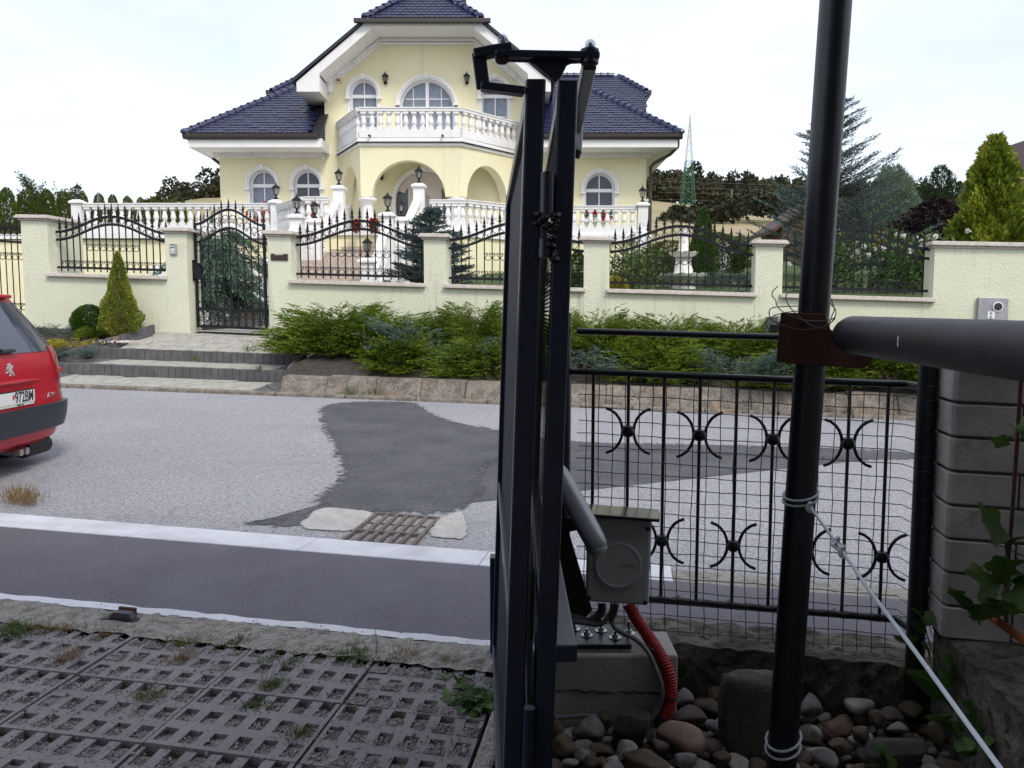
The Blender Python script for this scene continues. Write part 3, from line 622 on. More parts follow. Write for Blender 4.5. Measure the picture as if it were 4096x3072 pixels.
def window(w, kind=0, name='window'):
    xc, hw, zb, zs, rise, so_, foot = w; yg = HY + .17; t = .05
    # frame: arched outer ring, transom, mullion, muntin
    b = B(); n = 16
    def ring(o, i, y0, y1, zbot_o, zbot_i, half=True):
        po = [(xc + o, zbot_o)] + arc(xc, zs, o, rise * o / hw, 0, 180, n) + [(xc - o, zbot_o)]
        pi = [(xc + i, zbot_i)] + arc(xc, zs, i, rise * i / hw, 0, 180, n) + [(xc - i, zbot_i)]
        for k in range(len(po) - 1):
            q = [po[k], po[k + 1], pi[k + 1], pi[k]]
            b.hexa([(q[0][0], y0, q[0][1]), (q[1][0], y0, q[1][1]), (q[2][0], y0, q[2][1]), (q[3][0], y0, q[3][1]), (q[0][0], y1, q[0][1]), (q[1][0], y1, q[1][1]), (q[2][0], y1, q[2][1]), (q[3][0], y1, q[3][1])])
    ring(hw - .002, hw - t, yg - .03, yg + .05, zb + .002, zb + .002)
    b.box(xc - hw + t, xc + hw - t, yg - .028, yg + .048, zb + .002, zb + t)
    b.box(xc - hw + t, xc + hw - t, yg - .034, yg + .046, zs - .10, zs)
    mw = .05 if kind == 1 else .016
    ztop = zs + rise - t
    b.box(xc - mw, xc + mw, yg - .032 if kind == 1 else yg - .012, yg + .04, zb + t, zs - .10)
    b.box(xc - mw, xc + mw, yg - .030 if kind == 1 else yg - .012, yg + .04, zs, ztop)
    zm = zb + (zs - zb) * .36
    b.box(xc - hw + t, xc + hw - t, yg - .010, yg + .030, zm - .012, zm + .012)
    if kind == 1:
        for s in (-1, 1):
            xq = xc + s * hw * .52; b.box(xq - .012, xq + .012, yg - .008, yg + .03, zb + t, zs - .1); b.box(xq - .012, xq + .012, yg - .008, yg + .03, zs, zs + rise * .74)
        b.box(xc - hw + t + .1, xc + hw - t - .1, yg - .007, yg + .03, zs + .26, zs + .284)
    fr = obj(name, b, M['frame'], house)
    a_, c_ = xc - hw + t * .7, xc + hw - t * .7; cols = [a_, xc, c_] if kind != 1 else [a_, xc - hw * .52, xc, xc + hw * .52, c_]
    topz = lambda x: zs + math.sqrt(max(0, 1 - ((x - xc) / (hw - t * .6)) ** 2)) * (rise - t * .6)
    for x0, x1 in zip(cols, cols[1:]):
        for z0, z1 in ((zb + .02, zm), (zm, zs - .05)):
            b = B(); b.box(x0 + .002, x1 - .002, yg + .005, yg + .012, z0 + .002, z1 - .002); obj('pane', b, M['glass'], fr)
        xs_ = [x0 + .002 + (x1 - x0 - .004) * i / 6 for i in range(7)]; b = B(); b.prism([(xs_[0], zs - .04), (xs_[-1], zs - .04)] + [(x, max(topz(x), zs - .03)) for x in xs_[::-1]], ID, yg + .005, yg + .012); obj('pane', b, M['glass'], fr)
    # net curtain, gently pleated
    b = B(); V = []; F = []; nx = 26; hh = hw - .03
    for i in range(nx + 1):
        u = i / nx; x = xc - hh + 2 * hh * u; d = .012 * math.sin(u * 60) + .008 * math.sin(u * 23)
        zt = zs + math.sqrt(max(0, 1 - ((x - xc) / hw) ** 2)) * rise * .97
        V += [(x, yg + .10 + d, zb + .03), (x, yg + .10 + d, zt)]
        if i: F.append((2 * i - 2, 2 * i, 2 * i + 1, 2 * i - 1))
    if kind != 2: b.add(V, F); obj('curtain', b, M['curtain'], fr, smooth=True, fix=False)
    # raised surround with a keystone and little feet
    b = B()
    for (o, i, y0) in ((so_, so_ - .055, HY - .09), (so_ - .055, so_ - .105, HY - .055)):
        po = [(xc + o, foot)] + arc(xc, zs, o, rise + o - hw, 0, 180, n) + [(xc - o, foot)]; pi = [(xc + i, foot)] + arc(xc, zs, i, rise + i - hw, 0, 180, n) + [(xc - i, foot)]
        for k in range(len(po) - 1):
            qq = [po[k], po[k + 1], pi[k + 1], pi[k]]
            b.hexa([(p[0], y0, p[1]) for p in qq] + [(p[0], HY, p[1]) for p in qq])
    for s in (-1, 1): b.box(xc + s * (so_ - .05) - .075, xc + s * (so_ - .05) + .075, HY - .10, HY, foot - .05, foot - .002)
    b.prism([(xc - .04, zs + rise + .0), (xc + .04, zs + rise + .0), (xc + .055, zs + rise + so_ - hw + .04), (xc - .055, zs + rise + so_ - hw + .04)], ID, HY - .115, HY)
    obj('surround', b, M['white'], fr)
    # flat white reveal band around the opening and a sill
    b = B()
    po = [(xc + so_ - .106, zb)] + arc(xc, zs, so_ - .106, rise + so_ - .106 - hw, 0, 180, n) + [(xc - so_ + .106, zb)]; pi = [(xc + hw, zb)] + arc(xc, zs, hw, rise, 0, 180, n) + [(xc - hw, zb)]
    if so_ - .106 > hw + .002:
        for k in range(len(po) - 1):
            qq = [po[k], po[k + 1], pi[k + 1], pi[k]]
            b.hexa([(p[0], HY - .012, p[1]) for p in qq] + [(p[0], HY, p[1]) for p in qq])
    b.box(xc - hw - .06, xc + hw + .06, HY - .07, HY + .1, zb - .05, zb - .001)
    for s in (-1, 1): x0, x1 = sorted((xc + s * (hw + .002), xc + s * (hw + .075))); b.box(x0, x1, HY - .010, HY, zb, foot - .052)
    obj('sill', b, M['white'], fr)
    return fr
for i, w in enumerate(WIN): window(w, 2 if i in (1, 4) else 0)
window(DW, 1)
# entrance: arched surround, pale panelled door, dark side lights
xc = ED[0]; yd = HY + .14
b = B(); q = archpts(xc, ED[1] - .01, ED[2] + .01, ED[3], ED[4] - .01); b.prism(q, ID, yd + .06, yd + .10); obj('side_light', b, mat('dark_glass', (.02, .02, .025), .12, spec=.7), house)
b = B(); b.box(xc - .50, xc + .50, yd - .02, yd + .05, ED[2] + .005, 5.62)
dr = obj('entrance_door', b, M['door'], house)
for (x0, x1, z0, z1) in ((-.40, .40, 3.95, 5.45),):
    for (k, y) in ((0, .035), (.1, .03)):
        b = B(); a0, a1, c0, c1 = xc + x0 + k, xc + x1 - k, z0 + k, z1 - k; w = .02
        b.box(a0, a1, yd - y, yd - .019, c1 - w, c1); b.box(a0, a1, yd - y, yd - .019, c0, c0 + w); b.box(a0, a0 + w, yd - y, yd - .019, c0 + w, c1 - w); b.box(a1 - w, a1, yd - y, yd - .019, c0 + w, c1 - w)
        obj('door_moulding', b, M['door'], dr)
b = B(); b.prism([(xc - .02, 4.35), (xc + .2, 4.55), (xc + .2, 4.95), (xc - .02, 5.15), (xc - .2, 4.95), (xc - .2, 4.55)], ID, yd - .025, yd - .019); obj('leaded_light', b, M['glass'], dr)
b = B(); b.tube([(xc + .42, yd - .05, 4.6), (xc + .42, yd - .05, 4.9)], .015); obj('handle', b, M['steel'], dr)
b = B(); n = 18; po = [(xc + .97, 3.73)] + arc(xc, ED[3], .97, .95, 0, 180, n) + [(xc - .97, 3.73)]; pi = [(xc + .862, 3.73)] + arc(xc, ED[3], .862, .842, 0, 180, n) + [(xc - .862, 3.73)]
for k in range(len(po) - 1):
    qq = [po[k], po[k + 1], pi[k + 1], pi[k]]; b.hexa([(p[0], HY - .06, p[1]) for p in qq] + [(p[0], HY, p[1]) for p in qq])
b.prism([(xc - .05, 5.72), (xc + .05, 5.72), (xc + .07, 5.87), (xc - .07, 5.87)], ID, HY - .09, HY)
obj('door_surround', b, M['white'], house)
b = B()
for (r0, r1, y) in ((.86, .60, .02),):                           # white infill between arch and door
    po = arc(xc, ED[3], .845, .825, 20, 160, 14); pi = arc(xc, ED[3], .64, .62, 20, 160, 14)
    for k in range(14): qq = [po[k], po[k + 1], pi[k + 1], pi[k]]; b.hexa([(p[0], yd - .01, p[1]) for p in qq] + [(p[0], yd + .055, p[1]) for p in qq])
obj('door_frame', b, M['door'], dr)

# ---- eaves of the two wings -------------------------------------------------
def eave(x0, x1, side, mirror):
    b = B(); b.box(x0, x1, 23.0, 23.10, 6.21, 6.42); b.box(x0 if side < 0 else x1 - .1, x0 + .1 if side < 0 else x1, 23.10, 33.5, 6.21, 6.42)
    b.box(x0 + (.1 if side < 0 else 0), x1 - (.1 if side > 0 else 0), 23.10, 24.0, 6.225, 6.29)
    xs0, xs1 = (x0 + .1, -8.71) if side < 0 else (4.01, x1 - .1)
    b.box(xs0, xs1, 24.0, 33.5, 6.225, 6.29)
    obj('eave_box', b, M['white'], house)
    b = B(); wx0, wx1 = (-8.83, -5.62) if side < 0 else (.55, 4.13)
    b.box(wx0, wx1, 23.90, 23.999, 6.10, 6.222); b.box(wx0, wx1, 23.84, 23.90, 6.16, 6.223); b.box(wx0 if side < 0 else 4.012, -8.712 if side < 0 else wx1, 24.0, 33, 6.10, 6.222)
    for i in range(4): x = wx0 + (wx1 - wx0) * (i + .6) / 4.2; b.box(x - .04, x + .04, 23.80, 23.84, 6.17, 6.21)
    obj('cornice', b, M['white'], house)
    b = B(); gx0, gx1 = (x0 - .12, x1) if side < 0 else (x0, x1 + .12)
    prof = [(-.13, .07), (-.12, -.02), (-.07, -.07), (0, -.075), (0, .07)]
    b.loft([[(x, 23.0 + p[0], 6.50 + p[1]) for p in prof] for x in (gx0, gx1)])
    xg = x0 if side < 0 else x1; sg = side
    b.loft([[(xg + (-p[0]) * sg, y, 6.50 + p[1]) for p in prof] for y in (22.95, 33.5)])
    obj('gutter', b, M['gutter'], house)
eave(-9.22, -5.52, -1, 0); eave(.57, 4.72, 1, 0)
b = B(); b.box(-5.52, -5.42, 23.0, 24.0, 6.21, 6.46); b.box(-5.62, -5.553, 23.84, 24.0, 6.05, 6.2); obj('eave_return', b, M['white'], house)
def pipe(pts, name='downpipe'): b = B(); b.tube(pts, .05, 10); obj(name, b, M['gutter'], house, smooth=True)
pipe([(4.78, 23.25, 6.44), (4.78, 23.25, 6.28), (4.60, 23.45, 6.10), (4.20, 23.85, 5.92), (4.12, 23.93, 5.82), (4.12, 23.93, 5.0), (4.12, 23.93, 2.0)])
pipe([(-9.22, 24.6, 6.44), (-9.22, 24.6, 6.30), (-9.1, 24.65, 6.18), (-8.85, 24.8, 5.98), (-8.78, 24.85, 5.9), (-8.78, 24.85, 1.0)])
pipe([(4.75, 32.5, 6.44), (4.7, 32.5, 6.2), (4.2, 32.5, 5.95), (4.1, 32.5, 5.8), (4.1, 32.5, 1.5)])

# ---- centre gable with clipped top ------------------------------------------
g = [(-6.1, 7.75), (-5.45, 7.75), (-5.45, 8.24), (-3.89, 9.52), (-1.11, 9.52), (.45, 8.24), (.45, 7.75), (1.1, 7.75), (1.1, 8.01), (-.89, 9.65), (-4.11, 9.65), (-6.1, 8.01)]
b = B(); b.prism(g, ID, 23.0, 23.12); obj('bargeboard', b, M['white'], house)
for a_, c_, e_ in ((-6.1, -5.45, (-6.1, -5.553)), (.45, 1.1, (.553, 1.1))):
    b = B(); b.box(a_, c_, 23.12, 24.0, 7.75, 8.18); b.box(e_[0], e_[1], 23.999, 30, 7.751, 8.1); obj('eave_box', b, M['white'], house)
b = B(); b.prism([(-5.45, 8.24), (-3.89, 9.52), (-1.11, 9.52), (.45, 8.24), (.45, 8.34), (-1.08, 9.60), (-3.92, 9.60), (-5.45, 8.34)], ID, 23.12, 24.0); obj('soffit', b, M['white'], house)
b = B()
for (d0, y0, y1) in ((.02, 23.86, 24.0), (.11, 23.93, 24.0)):
    p = [(-5.45, 8.24 - d0), (-3.87, 9.52 - d0), (-1.13, 9.52 - d0), (.45, 8.24 - d0)]
    b.bar([(x, (y0 + y1) / 2 - .002, z - .03) for x, z in p], y1 - y0, .075)
obj('gable_cornice', b, M['white'], house)
b = B()
for i in range(3):
    for s in (-1, 1): u = (i + .5) / 3; x = -2.5 + s * (2.8 - u * 1.35); z = 8.24 + (9.52 - 8.24) * u * .93 - .02; b.box(x - .035, x + .035, 23.80, 23.86, z - .03, z + .03)
for i in range(4): x = -3.4 + i * .6; b.box(x - .03, x + .03, 23.80, 23.86, 9.46, 9.50)
obj('cornice_block', b, M['white'], house)
b = B(); b.box(-5.47, -5.27, 23.9, 24.0, 8.0, 8.46); b.lathe([(.02, -.1), (.07, -.04), (.09, .06), (.06, .12)], 10, (-5.37, 23.95, 8.05)); b.lathe([(.03, -.08), (.10, 0), (.03, .08)], 10, (-5.37, 23.88, 8.33)); b.lathe([(.03, -.06), (.07, 0), (.03, .06)], 10, (-5.37, 23.88, 8.16))
obj('corbel', b, M['white'], house)
b = B(); b.box(-5.19, -5.0, 23.86, 24.0, 8.28, 8.46); al = obj('alarm_box', b, mat('cream_plastic', (.72, .66, .48), .5), house); b = B(); b.box(-5.15, -5.04, 23.85, 23.859, 8.29, 8.34); obj('alarm_lens', b, mat('red_lens', (.12, .02, .02), .3), al)
# slabs of the roofs
b = B(); dk = M['flash']
b.prism([(-6.22, 7.98), (-6.22, 8.08), (-2.5, 11.14), (1.22, 8.08), (1.22, 7.98), (-2.5, 11.03)], ID, 24.35, 30.0)
for (pa, pb) in (((-6.22, 8.03), (-4.11, 9.72)), ((1.22, 8.03), (-.89, 9.72))):
    b.prism([(pa[0], pa[1] - .05), (pb[0], pb[1] - .05), (pb[0], pb[1] + .05), (pa[0], pa[1] + .05)], ID, 22.93, 24.35)
obj('gable_roof', b, dk, house)
def slab(pts, th, name, m):                                     # polygon in space thickened downwards
    P = [Vector(p) for p in pts]; n = len(P); b = B()
    b.add([tuple(p) for p in P] + [tuple(p - Vector((0, 0, th))) for p in P], [tuple(range(n)), tuple(range(2 * n - 1, n - 1, -1))] + [(i, i + n, (i + 1) % n + n, (i + 1) % n) for i in range(n)])
    return obj(name, b, m, house)
TS = math.tan(R(38))
slab([(-4.13, 22.95, 9.70), (-.87, 22.95, 9.70), (-2.5, 24.35, 11.10)], .05, 'clipped_hip', dk)
slab([(-9.3, 22.93, 6.54), (-5.44, 22.93, 6.54), (-5.44, 24.0, 6.54 + 1.07 * TS), (-5.56, 24.0, 6.54 + 1.07 * TS), (-5.56, 25.5, 6.54 + 2.57 * TS), (-6.73, 25.5, 6.54 + 2.57 * TS)], .05, 'wing_roof', dk)
slab([(-9.3, 22.93, 6.54), (-6.73, 25.5, 6.54 + 2.57 * TS), (-6.73, 31, 6.54 + 2.57 * TS), (-9.3, 33.6, 6.54)], .05, 'wing_roof', M['tile'])
slab([(.56, 22.93, 6.54), (4.80, 22.93, 6.54), (2.23, 25.5, 6.54 + 2.57 * TS), (.56, 25.5, 6.54 + 2.57 * TS)], .05, 'wing_roof', dk)
slab([(4.80, 22.93, 6.54), (4.80, 33.6, 6.54), (2.23, 31, 6.54 + 2.57 * TS), (2.23, 25.5, 6.54 + 2.57 * TS)], .05, 'wing_roof', M['tile'])
UZ = lambda Y: 10.2 - .85 * (30 - Y)
slab([(.5, 26.2, UZ(26.2)), (4.35, 26.2, UZ(26.2)), (4.8, 29.03, UZ(29.03)), (3.9, 30, 10.2), (.5, 30, 10.2)], .06, 'upper_roof', dk)
slab([(-5.6, 26.2, UZ(26.2)), (-5.6, 30, 10.2), (-7.7, 30, 10.2), (-8.6, 29.03, UZ(29.03)), (-8.1, 26.2, UZ(26.2))], .06, 'upper_roof', dk)
slab([(-7.7, 30, 10.2), (3.9, 30, 10.2), (4.5, 33.6, 7.0), (-8.4, 33.6, 7.0)], .06, 'upper_roof', M['tile'])
slab([(3.9, 30, 10.2), (4.8, 29.03, UZ(29.03)), (4.8, 30.97, UZ(29.03))], .06, 'upper_roof', M['tile'])
slab([(-7.7, 30, 10.2), (-8.6, 30.97, UZ(29.03)), (-8.6, 29.03, UZ(29.03))], .06, 'upper_roof', M['tile'])
b = B(); b.prism([(27.0, 6.4), (33, 6.4), (33, 8.2), (30.97, UZ(29.03)), (29.03, UZ(29.03)), (27.0, 7.6)], lambda a, d, c: (d, a, c), 4.2, 4.28); b.prism([(27.0, 6.4), (33, 6.4), (33, 8.2), (30.97, UZ(29.03)), (29.03, UZ(29.03)), (27.0, 7.6)], lambda a, d, c: (d, a, c), -8.08, -8.0); obj('gable_end_wall', b, M['houseyellow'], house)
for xg in (4.9, -8.7):
    b = B(); b.bar([(xg, 28.9, UZ(29.03) - .02), (xg, 31.1, UZ(29.03) - .02)], .14, .14); obj('gutter', b, M['gutter'], house)
b = B(); b.box(-1.58, -1.42, 25.3, 25.46, 10.0, 11.3); obj('chimney', b, dk, house)

# ---- roof tiles ---------------------------------------------------------------
TW, TE = .150, .165
tv = [(-.073, .215), (-.073, .035), (-.05, .010), (0, 0), (.05, .010), (.073, .035), (.073, .215)]
tb = B(); tb.add([(u, v, .030 - v * .085) for u, v in tv] + [(u, v, .012 - v * .085) for u, v in tv], [tuple(range(7)), tuple(range(13, 6, -1))] + [(i, i + 7, (i + 1) % 7 + 7, (i + 1) % 7) for i in range(7)])
tm = mesh('tile', tb.v, tb.f, M['tile'])
rest = B()
def tiles(o, u, up, inside, rows, cols, as_parts):
    o, u, up = Vector(o), Vector(u).normalized(), Vector(up).normalized(); n = u.cross(up).normalized()
    Mx = Matrix((u, up, n)).transposed(); e = Mx.to_euler(); cnt = 0
    for r in range(rows):
        for c in range(-2, cols):
            p = o + u * ((c + (.5 if r % 2 else 0)) * TW) + up * (r * TE)
            if not inside(p + up * .06): continue
            q = p + n * (.035 + rnd.uniform(-.003, .003))
            if as_parts and cnt < 300:
                inst(tm, 'tile', q, house, rot=(e.x + R(rnd.uniform(-.6, .6)), e.y, e.z + R(rnd.uniform(-.8, .8)))); cnt += 1
            else: rest.add([q + Mx @ Vector(v) for v in tb.v], tb.f)
c38, s38 = math.cos(R(38)), math.sin(R(38))
tiles((-9.3, 22.90, 6.54), (1, 0, 0), (0, c38, s38), lambda p: p.x > -9.28 + (p.y - 22.93) and p.x < (-5.75 if p.y < 23.9 else -5.95) and p.y < 25.45, 20, 30, True)
tiles((.6, 22.90, 6.54), (1, 0, 0), (0, c38, s38), lambda p: p.x < 4.78 - (p.y - 22.93) and p.x > .6 and p.y < 25.45, 20, 32, False)
tiles((-4.2, 22.93, 9.70), (1, 0, 0), (0, 1, 1), lambda p: abs(p.x + 2.5) < 1.62 - (p.y - 22.95) * 1.16, 14, 26, False)
a = math.atan(.85)
tiles((.5, 26.2, UZ(26.2)), (1, 0, 0), (0, math.cos(a), math.sin(a)), lambda p: p.x < min(4.8 - .16 * (29.03 - p.y), 3.9 + .93 * (30 - p.y)) and p.y < 29.95, 32, 32, False)
tiles((-8.7, 26.2, UZ(26.2)), (1, 0, 0), (0, math.cos(a), math.sin(a)), lambda p: p.x > max(-8.6 + .18 * (29.03 - p.y), -7.7 - .93 * (30 - p.y)) and p.x < -5.7 and p.y < 29.95, 32, 22, False)
o = obj('roof_tiles', rest, M['tile'], house, fix=False); o['kind'] = 'stuff'
rb = B(); nn = 8
for zz_, rr in ((-.02, .085), (.18, .075), (.181, .092), (.20, .092)): pass
rb.loft([[(rr * math.cos(math.pi * k / nn), y, rr * math.sin(math.pi * k / nn) - .02) for k in range(nn + 1)] for y, rr in ((0, .125), (.05, .125), (.06, .108), (.27, .098))], caps=False, closed=False)
rm = mesh('ridge_tile', rb.v, rb.f, M['ridge'], True)
def ridge_run(p, q):
    p, q = Vector(p), Vector(q); d = (q - p); n = int(d.length / .25); dn = d.normalized(); e = dn.to_track_quat('Y', 'Z').to_euler()
    for i in range(n): inst(rm, 'ridge_tile', p + dn * (i * .25) + Vector((0, 0, .05)), house, rot=e)
ridge_run((-9.3, 22.93, 6.56), (-6.73, 25.5, 6.54 + 2.57 * TS)); ridge_run((4.8, 22.93, 6.56), (2.23, 25.5, 6.54 + 2.57 * TS))
ridge_run((-4.13, 22.93, 9.72), (-2.5, 24.35, 11.12)); ridge_run((-.87, 22.93, 9.72), (-2.5, 24.35, 11.12))
ridge_run((4.8, 29.03, UZ(29.03)), (3.9, 30, 10.2)); ridge_run((-8.6, 29.03, UZ(29.03)), (-7.7, 30, 10.2)); ridge_run((.5, 30, 10.2), (3.9, 30, 10.2)); ridge_run((-7.7, 30, 10.2), (-5.5, 30, 10.2))
b = B(); b.lathe([(.09, 0), (.1, .03), (.07, .1), (.001, .14)], 10, (4.8, 22.9, 6.58)); b.lathe([(.09, 0), (.1, .03), (.07, .1), (.001, .14)], 10, (-9.3, 22.9, 6.58)); b.lathe([(.09, 0), (.1, .03), (.07, .1), (.001, .14)], 10, (-4.13, 22.9, 9.74)); b.lathe([(.09, 0), (.1, .03), (.07, .1), (.001, .14)], 10, (-.87, 22.9, 9.74)); obj('hip_end', b, M['ridge'], house)
b = B(); b.box(-4.42, -.60, 22.82, 22.96, 9.60, 9.70); obj('gutter', b, M['gutter'], house)

# ---- porch under the balcony ----------------------------------------------------
PF = [(-5.12, 24.0), (-4.20, 22.3), (-1.42, 22.3), (.14, 24.0)]
def facemap(p, q):
    p, q = Vector((*p, 0)), Vector((*q, 0)); d = (q - p); L = d.length; u = d / L; n = Vector((u.y, -u.x, 0))
    return L, (lambda a, dd, z: p + u * a - n * dd + Vector((0, 0, z)))
def archwall(p, q, u0, u1, rise, name='porch_arch'):
    L, fn = facemap(p, q); a0, a1 = L * u0, L * u1; zb = 4.72; zt = 6.10
    poly = [(0, zt), (0, zb), (a0, zb)] + arc((a0 + a1) / 2, zb, (a1 - a0) / 2, rise, 180, 0, 20)[1:-1] + [(a1, zb), (L, zb), (L, zt)]
    bm = bmesh.new(); V = {}
    for dd in (0, .30):
        vs = [bm.verts.new(fn(x, dd, z)) for x, z in poly]; V[dd] = vs
        es = [bm.edges.new((vs[i], vs[(i + 1) % len(vs)])) for i in range(len(vs))]
        bmesh.ops.triangle_fill(bm, use_beauty=True, edges=es)
    for i in range(len(poly)):
        j = (i + 1) % len(poly); bm.faces.new((V[0][i], V[0][j], V[.30][j], V[.30][i]))
    bmesh.ops.recalc_face_normals(bm, faces=bm.faces); me = bpy.data.meshes.new(name); c = fn(L / 2, .15, 5.4); bmesh.ops.translate(bm, verts=bm.verts, vec=-c); bm.to_mesh(me); bm.free(); me.materials.append(M['houseyellow'])
    inst(me, name, c, house)
archwall(PF[0], PF[1], .10, .86, .98); archwall(PF[1], PF[2], .115, .845, .99); archwall(PF[2], PF[3], .10, .82, .98)
cp = [(.17, 0), (.22, .02), (.22, .10), (.17, .14), (.165, .2), (.175, .45), (.15, .78), (.17, .80), (.17, .84), (.20, .88), (.27, .92), (.27, .965), (.22, .985)]
for (x, y) in ((-4.06, 22.52), (-1.55, 22.52)):
    b = B(); b.lathe(cp, 18, (x, y, 3.73)); obj('column', b, M['white'], house, smooth=True)
b = B()
for (x, y) in ((-4.98, 23.9), (.0, 23.9)): b.box(x - .17, x + .17, y - .1, 24.0, 4.60, 4.71); b.box(x - .13, x + .13, y - .06, 24.0, 3.73, 4.60)
obj('pilaster', b, M['white'], house)
def offs(P, d):                                                   # widen the half octagon outward
    return [(P[0][0] - d * 1.0, P[0][1]), (P[1][0] - d * .55, P[1][1] - d), (P[2][0] + d * .55, P[2][1] - d), (P[3][0] + d * 1.0, P[3][1])]
def deck(d, z0, z1, m, name):
    q = offs(PF, d); b = B(); b.prism([(x, y) for x, y in q], lambda a, dd, c: (a, c, dd), z0, z1); obj(name, b, m, house)
deck(.05, 6.10, 6.175, M['white'], 'balcony_moulding'); deck(.10, 6.176, 6.195, M['dark'], 'drip_edge'); deck(.12, 6.196, 6.25, M['white'], 'balcony_slab'); deck(.07, 6.251, 6.31, M['white'], 'balcony_slab')
b = B(); b.prism([(-4.92, 23.98), (-4.08, 22.6), (-1.56, 22.6), (-.10, 23.98)], lambda a, dd, c: (a, c, dd), 5.98, 6.09); obj('porch_ceiling', b, M['houseyellow'], house)

# ---- balustrades -----------------------------------------------------------------
bp = [(.001, 0)]
def sq(b, r, z0, z1): b.box(-r, r, -r, r, z0, z1)
bb = B(); sq(bb, .075, 0, .07); bb.lathe([(.045, .07), (.06, .085), (.06, .10), (.045, .115), (.055, .14), (.078, .19), (.072, .23), (.05, .36), (.045, .385), (.06, .40), (.06, .415), (.045, .43)], 12); sq(bb, .075, .43, .50)
BAL = mesh('baluster', bb.v, bb.f, M['white'], True)
def run(parent, p, q, zp=.21, gap=.245, n=None, ends=(.5, .5), w=.17, plinth=True):
    """plinth + balusters + rail between two base points"""
    p, q = Vector(p), Vector(q); d = q - p; L = d.xy.length; n = n or max(1, round(L / gap)); Z = Vector((0, 0, 1))
    b = B()
    b.bar([p + Z * zp / 2, q + Z * zp / 2], w, zp); obj('plinth', b, M['white'], parent)
    b = B(); b.bar([p + Z * (zp + .535), q + Z * (zp + .535)], w + .01, .07); b.bar([p + Z * (zp + .586), q + Z * (zp + .586)], w + .05, .03); obj('rail', b, M['white'], parent)
    yw = math.atan2(d.y, d.x)
    for i in range(n): inst(BAL, 'baluster', p + d * ((i + .5) / n) + Z * (zp + .001), parent, rot=(0, 0, yw))
def pier(parent, p, h, w=.27, name='pier'):
    b = B(); x, y, z = p; r = w / 2
    b.box(x - r - .03, x + r + .03, y - r - .03, y + r + .03, z, z + .12); b.box(x - r, x + r, y - r, y + r, z + .12, z + h)
    pn = [(x - .07, z + .3), (x + .07, z + .3), (x + .07, z + h - .22)] + arc(x, z + h - .22, .07, .06, 0, 180, 6)[1:-1] + [(x - .07, z + h - .22)]
    b.prism(pn, ID, y - r - .008, y - r + .002)
    o = obj(name, b, M['white'], parent)
    b = B(); b.box(x - r - .05, x + r + .05, y - r - .05, y + r + .05, z + h, z + h + .05)
    b.loft([[(x - r - .05, y - r - .05, z + h + .05), (x + r + .05, y - r - .05, z + h + .05), (x + r + .05, y + r + .05, z + h + .05), (x - r - .05, y + r + .05, z + h + .05)], [(x - .09, y - .09, z + h + .11), (x + .09, y - .09, z + h + .11), (x + .09, y + .09, z + h + .11), (x - .09, y + .09, z + h + .11)]])
    obj('pier_cap', b, M['white'], o); return Vector((x, y, z + h + .11))
q = offs(PF, .0)
bal = thing('balcony_balustrade', (-2.5, 22.2, 6.31), 'white balustrade round the balcony over the front arch', 'balustrade', 'white balustrades of the villa')
P3 = [Vector((*v, 6.311)) for v in q]
run(bal, P3[0], P3[1], n=8); run(bal, P3[1], P3[2], n=12); run(bal, P3[2], P3[3], n=9)
b = B()
for x in (-3.9, -1.9): b.tube([(x, 22.28, 6.36), (x, 22.05, 6.33)], .03, 8)
obj('spout', b, M['dark'], bal)

# ---- terrace bodies -----------------------------------------------------------------
ter = thing('terrace', (-3, 23, .9), 'raised yellow terrace with white edge running along the foot of the villa', 'terrace')
b = B(); b.box(-24, -12.32, 22.8, 23.2, .8, 3.58); obj('terrace_wall', b, M['houseyellow'], ter); b = B(); b.box(-24, -12.38, 22.7, 23.4, 3.6, 3.74); obj('terrace_edge', b, M['white'], ter)
b = B(); b.box(-12.3, -6.55, 22.62, 23.98, .8, 3.58); b.box(-12.3, -8.75, 23.98, 30, .8, 3.58); obj('terrace_wall', b, M['houseyellow'], ter)
b = B(); b.box(-12.36, -6.5, 22.50, 24.0, 3.60, 3.765); b.box(-12.36, -8.73, 24.0, 30, 3.60, 3.765); obj('terrace_edge', b, M['white'], ter)
b = B(); b.box(-12.33, -6.52, 22.56, 23.99, 3.581, 3.599); obj('drip_edge', b, M['dark'], ter)
b = B(); b.box(-10.2, -7.0, 22.50, 22.618, 2.55, 2.85); obj('white_lintel', b, M['white'], ter)
b = B(); b.box(-10.0, -7.0, 22.56, 22.617, .9, 2.50); gd = obj('garage_door', b, M['white'], ter)
for i in range(5):
    b = B(); b.box(-9.98, -7.02, 22.55, 22.559, 1.0 + i * .3, 1.28 + i * .3); obj('door_panel', b, M['white'], gd)
b = B(); b.box(-9.6, -9.5, 22.54, 22.549, 2.38, 2.46); obj('handle', b, M['dark'], gd)
tp = [(-6.55, 22.62), (-5.45, 20.85), (-4.55, 20.85), (-4.55, 20.9), (-2.3, 20.9), (-2.3, 21.35), (-1.2, 21.35), (.25, 22.55), (3.85, 22.55), (3.85, 23.98), (-6.55, 23.98)]
b = B(); b.prism(tp, lambda a, d, c: (a, c, d), .8, 3.52); obj('terrace_wall', b, M['houseyellow'], ter)
def grow(P, d): return [(x + (d if i in (7, 8, 9) else -d if i in (0, 10) else 0), y - (d if y < 23.9 else 0)) for i, (x, y) in enumerate(P)]
b = B(); b.prism(grow(tp, .07), lambda a, d, c: (a, c, d), 3.521, 3.70); obj('terrace_edge', b, M['white'], ter)
